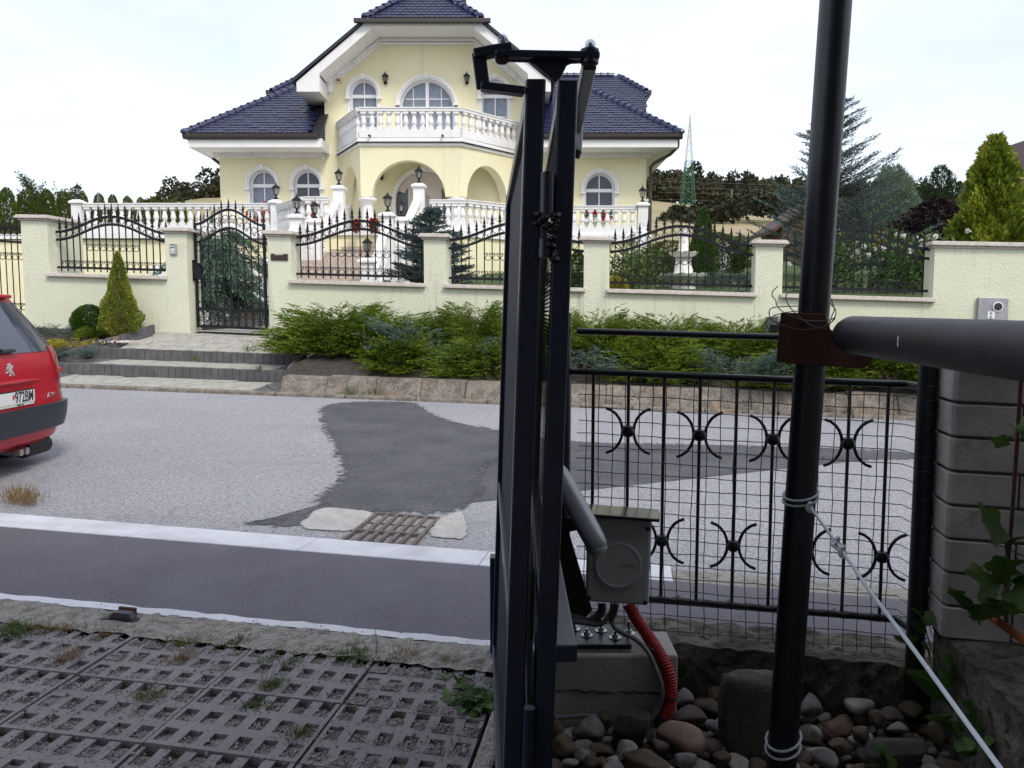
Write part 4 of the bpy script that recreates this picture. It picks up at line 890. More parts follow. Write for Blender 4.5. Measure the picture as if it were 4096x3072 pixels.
# balustrade runs
tb1 = thing('terrace_balustrade', (-9.5, 22.5, 3.77), 'long white balustrade on the left terrace in front of the clipped hedge', 'balustrade', 'white balustrades of the villa')
p1 = pier(tb1, (-12.22, 22.6, 3.766), .80); pA = pier(tb1, (-6.62, 22.55, 3.71), .85)
run(tb1, (-12.08, 22.6, 3.767), (-6.78, 22.6, 3.767), n=22)
tb2 = thing('terrace_balustrade', (-5.4, 21, 3.7), 'short white balustrade with an angled end to the left of the stairs', 'balustrade', 'white balustrades of the villa')
run(tb2, (-6.5, 22.45, 3.701), (-5.42, 20.93, 3.701), n=8); run(tb2, (-5.42, 20.93, 3.702), (-4.75, 20.93, 3.702), n=3)
tb3 = thing('terrace_balustrade', (-1, 21.7, 3.7), 'white balustrade bending back to the right of the stairs', 'balustrade', 'white balustrades of the villa')
run(tb3, (-2.2, 21.45, 3.701), (-1.22, 21.45, 3.701), n=5); run(tb3, (-1.22, 21.45, 3.702), (.28, 22.66, 3.702), n=9)
tb4 = thing('terrace_balustrade', (2, 22.6, 3.7), 'white balustrade under the right hand window with flower box', 'balustrade', 'white balustrades of the villa')
run(tb4, (.45, 22.64, 3.701), (3.52, 22.64, 3.701), n=13); pR = pier(tb4, (3.68, 22.64, 3.701), .80)
b = B(); b.box(3.55, 3.83, 22.40, 22.54, 1.5, 3.70); obj('corner_pier', b, M['white'], tb4)
# stairs, square to the street ---------------------------------------------------------
SCN = -6.88
stair = thing('outdoor_staircase', S(SCN, 18, 1.0), 'pinkish granite staircase between white balustrades up to the front door', 'staircase')
hw = 1.0; nl = 11; z = 1.06; t = 15.85; zs_ = []
def zS(s, z): return z + SLOPE * s                                   # absolute height -> street-local height
for i in range(nl):
    z1 = 1.06 + (2.74 - 1.06) * (i + 1) / nl; tt = 15.85 + (18.15 - 15.85) * i / nl; w2 = hw + (.9 if i < 3 else 0)
    b = B(); b.box(SCN - w2, SCN + hw, tt, tt + .36 if i < nl - 1 else 19.45, z1 - .15, z1, lambda s, t_, q: S(s, t_, zS(s, q))); obj('step', b, M['granite'], stair, bevel=.006)
for i in range(6):
    z1 = 2.74 + (3.72 - 2.74) * (i + 1) / 6; tt = 19.40 + 1.75 * i / 6
    b = B(); b.box(SCN - hw, SCN + hw, tt, tt + .36, z1 - .16, z1, lambda s, t_, q: S(s, t_, zS(s, q))); obj('step', b, M['granite'], stair, bevel=.006)
sbal = thing('stair_balustrade', S(SCN - 1.1, 19, 1.2), 'white sloping balustrade on the left side of the granite stairs', 'balustrade', 'white balustrades of the villa')
sbar = thing('stair_balustrade', S(SCN + 1.1, 19, 1.2), 'white sloping balustrade on the right side of the granite stairs', 'balustrade', 'white balustrades of the villa')
LP = [pA, p1, pR]
def Sz(s, t_, q): return S(s, t_, zS(s, q))
for root, sd in ((sbal, -1), (sbar, 1)):
    s_ = SCN + sd * 1.13
    stations = [(16.75, 1.35, 1.28), (18.25, 2.72, 1.08), (19.35, 2.72, 1.10), (21.05, 3.72, 1.20)]
    tops = []
    for (t_, zb_, h_) in stations:
        q_ = Sz(s_, t_, zb_ - .25); tops.append(pier(root, q_, h_ + .2, .29))
    LP += tops
    for (a_, c_, n_) in ((0, 1, 6), (1, 2, 3), (2, 3, 6)):
        t0_, z0_, _ = stations[a_]; t1_, z1_, _ = stations[c_]
        run(root, Sz(s_, t0_ + .16, z0_ + .02), Sz(s_, t1_ - .16, z1_ + .02), n=n_)
    b = B(); pts_ = [(16.6, .9), (21.1, .9), (21.1, 3.72), (19.4, 2.74), (18.2, 2.74), (16.6, 1.34)]
    b.prism(pts_, lambda a_, d_, c_: Sz(d_, a_, c_), s_ - .09, s_ + .09); obj('stringer_wall', b, M['white'], root)

# ---- lanterns ---------------------------------------------------------------------------
def hexring(r, z, n=6): return [(r * math.cos(6.28318 * k / n + .3), r * math.sin(6.28318 * k / n + .3), z) for k in range(n)]
lb = B(); lb.lathe([(.085, 0), (.085, .012), (.055, .04), (.028, .075), (.022, .11), (.03, .125), (.045, .135), (.055, .15)], 12)
for k in range(6):
    a_ = hexring(.062, .15)[k]; c_ = hexring(.098, .33)[k]; lb.tube([a_, c_], .006, 4)
lg = B(); lg.loft([hexring(.056, .152), hexring(.090, .328)])
lr = B(); lr.loft([hexring(.125, .325), hexring(.125, .335), hexring(.075, .375), hexring(.03, .415), hexring(.018, .42)]); lr.lathe([(.018, .42), (.022, .435), (.010, .45), (.008, .48), (.001, .505)], 8)
lu = B(); lu.lathe([(.018, .155), (.02, .20), (.03, .23), (.026, .265), (.004, .29)], 8)
LM = [mesh('lantern_base', lb.v, lb.f, M['iron'], True), mesh('lantern_glass', lg.v, lg.f, M['lampglass']), mesh('lantern_roof', lr.v, lr.f, M['iron']), mesh('bulb', lu.v, lu.f, mat('frosted_bulb', (.75, .74, .68), .4), True)]
def lantern(p, label, sc=1.0):
    t_ = thing('post_lantern', p, label, 'lantern', 'black lanterns on the white piers')
    for me_, nm in zip(LM, ('base', 'glass', 'roof', 'bulb')): inst(me_, nm, p, t_, scale=sc)
labs = ['black lantern on the pier between the terrace balustrade and the angled balustrade', 'black lantern on the far left end pier of the long terrace balustrade', 'black lantern on the right corner pier beside the downpipe',
        'black lantern on the lowest left stair pier behind the iron gate', 'tall black lantern on the front left landing pier of the stairs', 'black lantern on the rear left landing pier of the stairs', 'black lantern on the top left stair pier beside the porch arch',
        'low black lantern on the bottom right stair pier', 'black lantern on the front right landing pier in front of the porch', 'black lantern on the rear right landing pier before the dark side light', 'black lantern on the top right stair pier in front of the door']
for p_, l_ in zip(LP, labs): lantern(p_, l_)
def wall_lantern(c, x, y, Y, label, sc=1.0):
    p_ = atY(c, x, y, Y); t_ = thing('wall_lantern', p_, label, 'lantern', 'black lanterns on the villa wall')
    b = B(); b.lathe([(.02, 0), (.05, .01), (.055, .04), (.03, .08), (.015, .10)], 8, p_ + Vector((0, -.06, -.05))); b.tube([p_ + Vector((0, -.06, .02)), p_ + Vector((0, 0, .06))], .02, 6); obj('bracket', b, M['iron'], t_)
    for me_, nm in zip(LM[1:3], ('glass', 'roof')): inst(me_, nm, p_ + Vector((0, -.09, -.10)), t_, scale=.85)
    b = B()
    for k in range(6): b.tube([p_ + Vector((0, -.09, -.1)) + Vector(hexring(.062, .15)[k]) * .85, p_ + Vector((0, -.09, -.1)) + Vector(hexring(.098, .33)[k]) * .85], .006, 4)
    obj('lantern_bars', b, M['iron'], t_)
wall_lantern('c2', 1332, 525, HY, 'black wall lantern left of the big balcony window'); wall_lantern('c2', 1845, 525, HY, 'black wall lantern right of the big balcony window')
wall_lantern('c2', 1308, 1128, HY, 'small dark wall lantern under the porch arch beside the entrance')
# ================================================================== STREET WALL, IRON FENCE PANELS, GATES
TW_ = 13.1
def swbox(b, s0, s1, t0, t1, z0, z1): b.box(s0, s1, t0, t1, z0, z1, S)
def cap_on(parent, s0, s1, t0, t1, z, name='cap'):
    b = B()
    for (e, za, zb_) in ((.03, 0, .035), (.075, .036, .075), (.055, .0755, .10)): swbox(b, s0 - e, s1 + e, t0 - e, t1 + e, z + za, z + zb_)
    obj(name, b, M['capstone'], parent, bevel=.006)
def pillar(parent, s0, s1, dep=.42, top=2.60, base=.0):
    b = B(); swbox(b, s0, s1, TW_, TW_ + dep, base, top); o = obj('pillar', b, M['wallyellow'], parent, bevel=.008); cap_on(o, s0, s1, TW_, TW_ + dep, top); return o
def plinth_wall(parent, s0, s1, base=.0):
    b = B(); swbox(b, s0, s1, TW_ + .002, TW_ + .30, base, 1.80); obj('low_wall', b, M['wallyellow'], parent)
    b = B(); swbox(b, s0 - .03, s1 + .03, TW_ - .07, TW_ + .34, 1.80, 1.835); swbox(b, s0 - .03, s1 + .03, TW_ - .045, TW_ + .32, 1.8355, 1.865); obj('coping', b, M['capstone'], parent, bevel=.005)
wl_l = thing('garden_wall', S(-9.5, TW_, .7), 'pale yellow street wall left of the pedestrian gate with intercom', 'wall', 'pale yellow street walls')
wl_r = thing('garden_wall', S(-1, TW_, .7), 'pale yellow street wall right of the pedestrian gate behind the junipers', 'wall', 'pale yellow street walls')
pillar(wl_l, -11.08, -10.55, .95, 2.80, .0); pillar(wl_l, -8.24, -7.82, .42, 2.62); plinth_wall(wl_l, -10.55, -8.24, .0)
b = B(); swbox(b, -13.0, -11.08, TW_ + .5, TW_ + .8, .3, .62); obj('gate_sill', b, M['greyconc'], wl_l)
for s0, s1 in ((-6.31, -5.88), (-3.51, -3.13), (-.81, -.40), (1.91, 2.33)): pillar(wl_r, s0, s1, .42, 2.60)
for s0, s1 in ((-5.88, -3.51), (-3.13, -.81), (-.40, 1.91), (2.33, 4.57)): plinth_wall(wl_r, s0, s1)
b = B(); swbox(b, 4.57, 9.5, TW_, TW_ + .42, .0, 2.63); tall = obj('tall_wall', b, M['wallyellow'], wl_r); cap_on(tall, 4.57, 9.5, TW_, TW_ + .42, 2.63)
# wrought iron pieces shared by every panel
sp_ = B(); sp_.lathe([(.007, 0), (.016, .02), (.016, .03), (.008, .04)], 6)
sp_.prism([(-.012, .04), (-.034, .03), (-.026, .06), (-.012, .075), (-.022, .10), (-.010, .16), (0, .225), (.010, .16), (.022, .10), (.012, .075), (.026, .06), (.034, .03), (.012, .04)], ID, -.007, .007)
SPEAR = mesh('spear_head', sp_.v, sp_.f, M['iron'])
def scroll(w, h, r=.0072):
    """C-scroll: an arch with both ends curled inward"""
    pts = []
    for k in range(9): a_ = R(-250 + k * 36); rr = .014 + .010 * k / 8; pts.append((-w / 2 + .030 + rr * math.cos(a_), -.028 + rr * math.sin(a_) - h * .35))
    top = [(w / 2 * math.cos(R(180 - i * 18)) * .98, h * .62 * math.sin(R(180 - i * 18)) - .02) for i in range(1, 10)]
    pts = pts + top + [(-x, z) for x, z in pts[::-1]]
    b = B(); b.tube([(x, 0, z) for x, z in pts], r, 5); return mesh('scroll', b.v, b.f, M['iron'], True)
SCR = scroll(.132, .12); SCR2 = scroll(.128, .11)
RZ = (0, 0, -YAW)
def sbar_(b, s, z0, z1, t_, w=.0165): b.box(s - w / 2, s + w / 2, t_ - w / 2, t_ + w / 2, z0, z1, S)
def rail_path(b, fn, s0, s1, t_, w, h, n=26):
    rings = []
    for i in range(n + 1):
        s = s0 + (s1 - s0) * i / n; z = fn(s); rings.append([S(s, t_ - w / 2, z - h / 2), S(s, t_ + w / 2, z - h / 2), S(s, t_ + w / 2, z + h / 2), S(s, t_ - w / 2, z + h / 2)])
    b.loft(rings)
def fence_panel(s0, s1, label, n=17, t_=TW_ + .2, mid=(4, 12), z_off=0.0):
    root = thing('iron_fence_panel', S((s0 + s1) / 2, t_, 1.87), label, 'fence panel', 'wrought iron panels between the wall pillars')
    W = s1 - s0; bell = lambda s: .5 - .5 * math.cos(6.28318 * (s - s0) / W)
    lo = lambda s: 2.478 + .295 * bell(s) + z_off; up = lambda s: 2.622 + .292 * bell(s) + z_off
    for fn, h in ((lambda s: 1.975 + z_off, .040), (lo, .042), (up, .046)):
        b = B(); rail_path(b, fn, s0, s1, t_, .022, h, 2 if h == .040 else 26); obj('rail', b, M['iron'], root)
    ss = [s0 + W * (i + .62) / (n + .24) for i in range(n)]
    for i, s in enumerate(ss):
        b = B(); sbar_(b, s, 1.905 + z_off, up(s) + .03, t_); br = obj('bar', b, M['iron'], root); inst(SPEAR, 'spear_head', S(s, t_, up(s) + .02), br, rot=RZ)
    d = W / (n + .24); sx = d / .137
    for i in range(n - 1):
        sm_ = (ss[i] + ss[i + 1]) / 2; zm = (lo(sm_) + up(sm_)) / 2; tl = math.atan((up(ss[i + 1]) - up(ss[i])) / d)
        inst(SCR, 'scroll', S(sm_, t_, zm + .01), root, rot=(0, -tl, -YAW), scale=(sx, 1, .9))
        inst(SCR2, 'scroll', S(sm_, t_, 2.03 + z_off), root, rot=(math.pi, 0, -YAW), scale=(sx, 1, .9))
        if mid[0] <= i < mid[1]: inst(SCR2, 'scroll', S(sm_, t_, 2.335 + z_off), root, rot=(math.pi, 0, -YAW), scale=(sx, 1, .9))
    return root
fence_panel(-10.53, -8.25, 'arched iron fence panel left of the gate in front of the terrace wall')
fence_panel(-5.87, -3.52, 'arched iron fence panel before the granite stairs, right of the brown post plate')
fence_panel(-3.12, -.82, 'arched iron fence panel partly hidden by the dark folding gate')
fence_panel(-.39, 1.90, 'arched iron fence panel in front of the white fountain')
fence_panel(2.34, 4.56, 'arched iron fence panel before the roses, cut by the leaning pole')
# pedestrian gate --------------------------------------------------------------------
g0, g1, gt = -7.79, -6.44, TW_ + .2
gate = thing('iron_garden_gate', S(-7.1, gt, .97), 'tall black wrought iron garden gate with leaf shaped lock plate', 'gate')
W = g1 - g0; bell = lambda s: .5 - .5 * math.cos(6.28318 * (s - g0) / W)
upg = lambda s: 2.80 + .27 * bell(s); log = lambda s: 2.48 + .27 * bell(s)
for s in (g0 + .02, g1 - .02): b = B(); sbar_(b, s, .965, 2.83, gt, .042); obj('gate_stile', b, M['iron'], gate)
for fn, h, n_ in ((lambda s: .985, .04, 2), (lambda s: 1.295, .05, 2), (log, .042, 24), (upg, .042, 24)):
    b = B(); rail_path(b, fn, g0 + .03, g1 - .03, gt, .03, h, n_); obj('rail', b, M['iron'], gate)
ss = [g0 + W * (i + 1) / 10 for i in range(9)]
for s in ss + [g0 + .02, g1 - .02]:
    b = B(); sbar_(b, s, .99, upg(s) + .03, gt); br = obj('bar', b, M['iron'], gate); inst(SPEAR, 'spear_head', S(s, gt, upg(s) + .02), br, rot=RZ, scale=.8)
al_ = [g0 + .02] + ss + [g1 - .02]
for i in range(10):
    sm_ = (al_[i] + al_[i + 1]) / 2; d = W / 10; tl = math.atan((upg(al_[i + 1]) - upg(al_[i])) / d)
    inst(SCR, 'scroll', S(sm_, gt, upg(sm_) - .14), gate, rot=(0, -tl, -YAW), scale=(1, 1, .95))
    for zz_, fl in ((2.28 + .10 * abs(math.cos(3.14159 * i / 9.0)), 1), (1.72, 1), (1.37, 1), (1.215, 0), (1.045, 1)): inst(SCR2, 'scroll', S(sm_, gt, zz_), gate, rot=(math.pi if fl else 0, 0, -YAW), scale=(1, 1, .9))
lk = B()
fan = [(g0 - .06, 2.16), (g0 - .06, 1.80)]
lk.prism([(g0 - .055, 1.80), (g0 + .0, 1.80), (g0 + .0, 2.17), (g0 - .055, 2.17)], lambda a_, d_, c_: S(a_, d_, c_), gt - .05, gt - .02)
lk.prism([(g0 + .0, 1.86), (g0 + .08, 1.82), (g0 + .13, 1.82), (g0 + .17, 1.86), (g0 + .15, 1.92), (g0 + .185, 1.98), (g0 + .18, 2.05), (g0 + .15, 2.10), (g0 + .10, 2.12), (g0 + .04, 2.11), (g0 + .03, 2.08), (g0 + .0, 2.12)], lambda a_, d_, c_: S(a_, d_, c_), gt - .055, gt - .03)
o = obj('lock_plate', lk, M['iron'], gate)
b = B()
for k in range(6): a_ = R(-50 + k * 30); b.tube([S(g0 + .08 + .05 * math.cos(a_), gt - .058, 2.02 + .04 * math.sin(a_)), S(g0 + .08 + .1 * math.cos(a_), gt - .062, 2.02 + .085 * math.sin(a_))], [.006, .012], 6)
obj('leaf_rib', b, M['iron'], o)
b = B(); b.tube([S(g1 - .0, gt, 1.24), S(g1 - .0, gt, 1.34)], .03, 8); b.tube([S(g1 - .0, gt, 2.55), S(g1 - .0, gt, 2.62)], .02, 8); obj('hinge', b, M['iron'], gate)
# sliding gate at the far left ---------------------------------------------------------
sg = thing('iron_sliding_gate', S(-11.9, TW_ + .55, .9), 'black iron driveway gate cut by the left edge behind the red car', 'gate')
t_ = TW_ + .62; q0, q1 = -13.4, -11.0
for fn, h in ((lambda s: 2.42 - .10 * ((s + 11.0) / 2.4), .04), (lambda s: 2.73, .05), (lambda s: .72, .05)):
    b = B(); rail_path(b, fn, q0, q1, t_, .03, h, 8); obj('rail', b, M['iron'], sg)
b = B(); sbar_(b, q1 - .02, .7, 2.76, t_, .04); obj('gate_stile', b, M['iron'], sg)
s = q1 - .15; prev = q1 - .02
while s > q0:
    b = B(); sbar_(b, s, .72, 2.75, t_, .014); br = obj('bar', b, M['iron'], sg); inst(SPEAR, 'spear_head', S(s, t_, 2.76), br, rot=RZ, scale=.8)
    for zz_ in (2.62, 2.16, 1.20, .80): inst(SCR2, 'scroll', S((s + prev) / 2, t_, zz_), sg, rot=(math.pi, 0, -YAW))
    prev = s; s -= .135
# things on the wall --------------------------------------------------------------------
def onwall(c, x, y): return onT(c, x, y, TW_)
a0 = onwall('c1', 1372, 755); a1 = onwall('c1', 1428, 843)
ic = thing('intercom', S((a0[0] + a1[0]) / 2, TW_, a1[1]), 'grey intercom panel on the pillar left of the iron gate', 'intercom')
b = B(); swbox(b, a0[0], a1[0], TW_ - .035, TW_ - .001, a1[1], a0[1]); obj('case', b, mat('grey_aluminium', (.38, .38, .40), .4, .3), ic, bevel=.006)
b = B(); swbox(b, a0[0] + .02, a1[0] - .02, TW_ - .043, TW_ - .036, a1[1] + .02, a0[1] - .03); obj('face_plate', b, mat('pale_aluminium', (.58, .58, .62), .4, .2), ic)
sc_ = (a0[0] + a1[0]) / 2
for (ds, dz, w_, h_) in ((-.03, .16, .012, .02), (0, .16, .016, .022), (.03, .16, .012, .02), (0, .12, .075, .012), (.03, .045, .014, .014)):
    b = B(); swbox(b, sc_ + ds - w_ / 2, sc_ + ds + w_ / 2, TW_ - .047, TW_ - .0435, a1[1] + dz, a1[1] + dz + h_); obj('button', b, M['dark'], ic)
a0 = onwall('c6', 155, 580); a1 = onwall('c6', 281, 631)
pb = thing('letter_box', S((a0[0] + a1[0]) / 2, TW_, a1[1]), 'dark brown letter slot plate lettered POŠTA on the pillar', 'letter box')
b = B(); swbox(b, a0[0], a1[0], TW_ - .02, TW_ - .001, a1[1], a0[1]); obj('plate', b, mat('dark_brown_plate', (.028, .012, .012), .35), pb, bevel=.004)
b = B(); swbox(b, a0[0] + .012, a1[0] - .012, TW_ - .026, TW_ - .021, a1[1] + .014, a1[1] + .085); obj('flap', b, mat('brown_flap', (.035, .015, .014), .3), pb)
text('lettering', 'POŠTA', .05, S((a0[0] + a1[0]) / 2, TW_ - .0275, a1[1] + .105), (R(90), 0, -YAW), mat('white_print', (.75, .73, .68), .6), pb, font_bold=.002)
a0 = onT('d7', 1835, 80, TW_); a1 = onT('d7', 2065, 278, TW_)
mb_ = thing('letter_box', S((a0[0] + a1[0]) / 2, TW_, a1[1]), 'grey steel box with a round black hole on the tall wall at right', 'letter box')
b = B(); swbox(b, a0[0], a1[0], TW_ - .06, TW_ - .001, a1[1] - .1, a0[1]); obj('case', b, mat('dull_steel', (.42, .42, .45), .45, .4, col2=(.32, .32, .35), vs=9), mb_, bevel=.005)
c0 = onT('d7', 2000, 155, TW_ - .06); b = B()
b.tube([S(c0[0], TW_ - .075, c0[1]), S(c0[0], TW_ - .061, c0[1])], .075, 20); ho = obj('port_ring', b, M['frame'], mb_)
b = B(); b.tube([S(c0[0], TW_ - .08, c0[1]), S(c0[0], TW_ - .0755, c0[1])], .058, 20); obj('port', b, M['dark'], mb_)
c0 = onT('d7', 1945, 220, TW_ - .06); b = B(); swbox(b, c0[0] - .05, c0[0] + .05, TW_ - .068, TW_ - .061, c0[1] - .06, c0[1] + .05); pl = obj('number_plate', b, M['frame'], mb_)
text('number', '8:\n8:', .06, S(c0[0], TW_ - .069, c0[1] - .01), (R(90), 0, -YAW), M['dark'], mb_)
# ================================================================== FOREGROUND: FOLDING GATE, POLE, NEAR FENCE, MOTOR
LEAN = .032
def perfmat():
    m, n, l, p = _mat('perforated_sheet')
    p.inputs['Roughness'].default_value = .6; p.inputs['Specular IOR Level'].default_value = .2
    tc_ = n.new('ShaderNodeTexCoord'); sx_ = n.new('ShaderNodeSeparateXYZ'); l.new(tc_.outputs['Object'], sx_.inputs[0])
    # staggered round holes, 9 mm pitch, in the plane of the sheet (object Y and Z)
    def mth(op, a, b_=None, c_=None):
        q = n.new('ShaderNodeMath'); q.operation = op
        for i, v in enumerate((a, b_, c_)):
            if v is None: continue
            if hasattr(v, 'links'): l.new(v, q.inputs[i])
            else: q.inputs[i].default_value = v
        return q.outputs[0]
    PY, PZ = .011, .0095
    row = mth('FLOOR', mth('DIVIDE', sx_.outputs['Z'], PZ)); odd = mth('MULTIPLY', mth('FLOORED_MODULO', row, 2.0), .5)
    fy = mth('SUBTRACT', mth('FRACT', mth('ADD', mth('DIVIDE', sx_.outputs['Y'], PY), odd)), .5); fz = mth('SUBTRACT', mth('FRACT', mth('DIVIDE', sx_.outputs['Z'], PZ)), .5)
    r2 = mth('ADD', mth('MULTIPLY', fy, fy), mth('MULTIPLY', fz, fz)); hole = mth('LESS_THAN', r2, .14)
    mxn = n.new('ShaderNodeMix'); mxn.data_type = 'RGBA'; l.new(hole, mxn.inputs['Factor']); mxn.inputs[6].default_value = (.030, .036, .064, 1); mxn.inputs[7].default_value = (.030, .036, .064, 1)
    trn = n.new('ShaderNodeBsdfTransparent'); msn = n.new('ShaderNodeMixShader'); l.new(hole, msn.inputs['Fac']); l.new(p.outputs['BSDF'], msn.inputs[1]); l.new(trn.outputs['BSDF'], msn.inputs[2]); l.new(msn.outputs['Shader'], n['Material Output'].inputs['Surface'])
    l.new(mxn.outputs[2], p.inputs['Base Color'])
    bn = n.new('ShaderNodeBump'); bn.inputs['Strength'].default_value = 1; bn.inputs['Distance'].default_value = .002; l.new(mth('MULTIPLY', mth('MINIMUM', r2, .14), 7.0), bn.inputs['Height']); l.new(bn.outputs['Normal'], p.inputs['Normal'])
    return m
M['perf'] = perfmat(); M['navysheet'] = mat('navy_sheet', (.008, .011, .025), .6, spec=.2)
fg = thing('folding_gate', (.05, 1.5, .12), 'dark navy steel folding gate standing open and folded in two leaves', 'gate')
def leaf(xn, xf, y0, y1, zt, side):
    """one gate leaf seen almost edge-on: near stile at y0, far stile at y1; leaning slightly as in the photo"""
    def G(a, y, z): return (xn + (xf - xn) * (y - y0) / (y1 - y0) + a - LEAN * (zt - z), y, z)
    w = .0375; zb = .14
    b = B(); b.box(0, w, y0, y0 + .04, zb, zt, G); obj('stile', b, M['navy'], fg, bevel=.004)
    b = B(); b.box(0, w, y1 - .04, y1, zb, zt, G); obj('stile', b, M['navy'], fg, bevel=.004)
    for z0, z1 in ((zt - .04, zt - .001), (.16, .20), (.80, .835)):
        b = B(); b.box(.002, w - .002, y0 + .0405, y1 - .0405, z0, z1, G); obj('rail', b, M['navy'], fg, bevel=.003)
    b = B(); a0 = .004 if side > 0 else .012
    b.box(a0 + .004, a0 + .006, y0 + .041, y1 - .041, .201, zt - .041, G); obj('perforated_panel' if side > 0 else 'infill_panel', b, M['perf'] if side > 0 else M['navysheet'], fg)
    # sheet holder strips along the stile
    for ya, yb in ((y0 + .05, y0 + .062), (y1 - .065, y1 - .05)): b = B(); b.box(.001, .0035, ya, yb, .21, zt - .05, G); obj('holding_strip', b, M['navy'], fg)
    return G
GL = leaf(.0255, -.022, 1.5, 2.95, 1.885, -1)
GR_ = leaf(.0850, .0990, 1.5, 3.00, 1.883, 1)
gp = lambda x, y, Y=1.5: atY('g1', x, y, Y)
b = B(); b.bar([gp(548, 548, 1.51), gp(250, 512, 1.50), gp(160, 500, 1.50)], .030, .014, up=(0, 0, 1)); b.bar([gp(185, 520, 1.50), gp(142, 200, 1.50)], .014, .026, up=(1, 0, 0)); b.bar([gp(100, 225, 1.50), gp(270, 190, 1.50), gp(440, 168, 1.50)], .032, .017)
obj('hook_arm', b, M['navy'], fg, bevel=.003)
b = B(); b.bar([gp(285, 222, 1.50), gp(1210, 240, 1.50)], .034, .013); obj('link_bar', b, M['navy'], fg, bevel=.004)
pl = [(395, 245), (395, 272), (585, 278), (640, 308), (825, 458), (852, 430), (870, 420), (925, 306), (960, 290), (1060, 285), (1060, 255)]
b = B(); P_ = [gp(x, y, 1.505) for x, y in pl]; n = len(P_); b.add(P_ + [p + Vector((.0, .010, 0)) for p in P_], [tuple(range(n)), tuple(range(2 * n - 1, n - 1, -1))] + [(i, i + n, (i + 1) % n + n, (i + 1) % n) for i in range(n)]); obj('gusset', b, M['navy'], fg, bevel=.002)
b = B(); b.bar([gp(1125, 285, 1.50), Vector((.152, 1.86, 1.90)), Vector((.16, 2.9, 1.90))], .026, .026); obj('folding_arm', b, M['navy'], fg, bevel=.004)
for (x, y0, y1, yn) in ((358, 150, 38, 265), (1130, 180, 85, 300)):
    c = gp(x, y0, 1.5); h = gp(x, y1, 1.5).z - c.z; r = .0100
    b = B(); b.lathe([(.0155, -.002), (.016, .0), (.014, .0012), (.011, .002)], 20, c); b.lathe([(.0135, -.006), (.0135, -.0025)], 20, c); o = obj('washer', b, M['steel'], fg, smooth=True)
    b = B(); b.lathe([(r * 1.05, .003), (r, .01), (r, h * .62), (r * .86, h * .82), (r * .5, h * .97), (.001, h)], 18, c); obj('clear_cap', b, M['clearcap'], fg, smooth=True)
    b = B(); b.lathe([(.0078, .002), (.0078, h * .45), (.0038, h * .46), (.0038, h * .7), (.001, h * .7)], 6, c); obj('bolt', b, M['steel'], fg)
    c2 = gp(x - 8, yn, 1.5); b = B(); b.lathe([(.010, -.006), (.0125, -.003), (.0125, .003), (.011, .006)], 6 if x < 500 else 16, c2); obj('nut', b, M['rust'], fg)
b = B(); c = gp(1125, 235, 1.5); b.lathe([(.0165, -.013), (.0172, -.003), (.0165, 0), (.0155, .002), (.0178, .006), (.0172, .012)], 20, c); obj('pivot', b, M['navy'], fg, smooth=True)
# hinge barrels
def hx(c_, x, y): return atY(c_, x, y, 1.488)
for A_, B_, r_ in ((hx('g1', 750, 1262), hx('g1', 742, 1640), .0132), (hx('g2', 586, 635), hx('g2', 580, 790), .0128), (hx('g4', 412, 1200), hx('g4', 405, 1455), .0118), (hx('g4', 408, 1456), hx('g4', 400, 1659), .0125)): b = B(); b.tube([A_, B_], r_, 16); obj('hinge_barrel', b, M['navy'], fg, smooth=True)
gb = B(); ico = None
def blob(b, c, r, seed=0):
    q = random.Random(seed); n1, n2 = 7, 10; rings = []
    for i in range(n1 + 1):
        th = math.pi * i / n1; rings.append([(c[0] + r[0] * math.sin(th) * math.cos(6.28318 * k / n2) * q.uniform(.8, 1.2), c[1] + r[1] * math.sin(th) * math.sin(6.28318 * k / n2) * q.uniform(.8, 1.2), c[2] + r[2] * math.cos(th) * q.uniform(.9, 1.1)) for k in range(n2)])
    b.loft(rings)
for k in range(26):
    x = rnd.uniform(505, 690); y = rnd.uniform(435, 560) if k < 18 else rnd.uniform(540, 810); 
    if k >= 18: x = rnd.uniform(620, 665)
    blob(gb, hx('g2', x, y) + Vector((0, -.008, 0)), (rnd.uniform(.005, .011), .008, rnd.uniform(.004, .009)), k)
obj('grease', gb, M['grease'], fg, smooth=True, fix=False)
b = B(); b.box(.083, .128, 1.495, 2.3, .770, .806); obj('carrier_arm', b, M['navy'], fg, bevel=.004)
c0 = atY('c3', 955, 885, 1.95); c1 = atY('c3', 945, 1128, 1.95)
b = B(); b.bar([c0, c1], .012, .018, up=(1, 0, 0)); obj('latch_bar', b, M['frame'], fg, bevel=.003)
b = B(); b.tube([c1 + Vector((-.006, -.006, -.012)), c1 + Vector((0, -.006, .004))], .009, 10); obj('latch_tip', b, M['blackmetal'], fg)
c0 = atY('g4', 150, 320, 2.95); b = B(); b.box(-.085, -.060, 2.96, 3.02, .14, .52); obj('drop_bolt_housing', b, M['navy'], fg, bevel=.003)

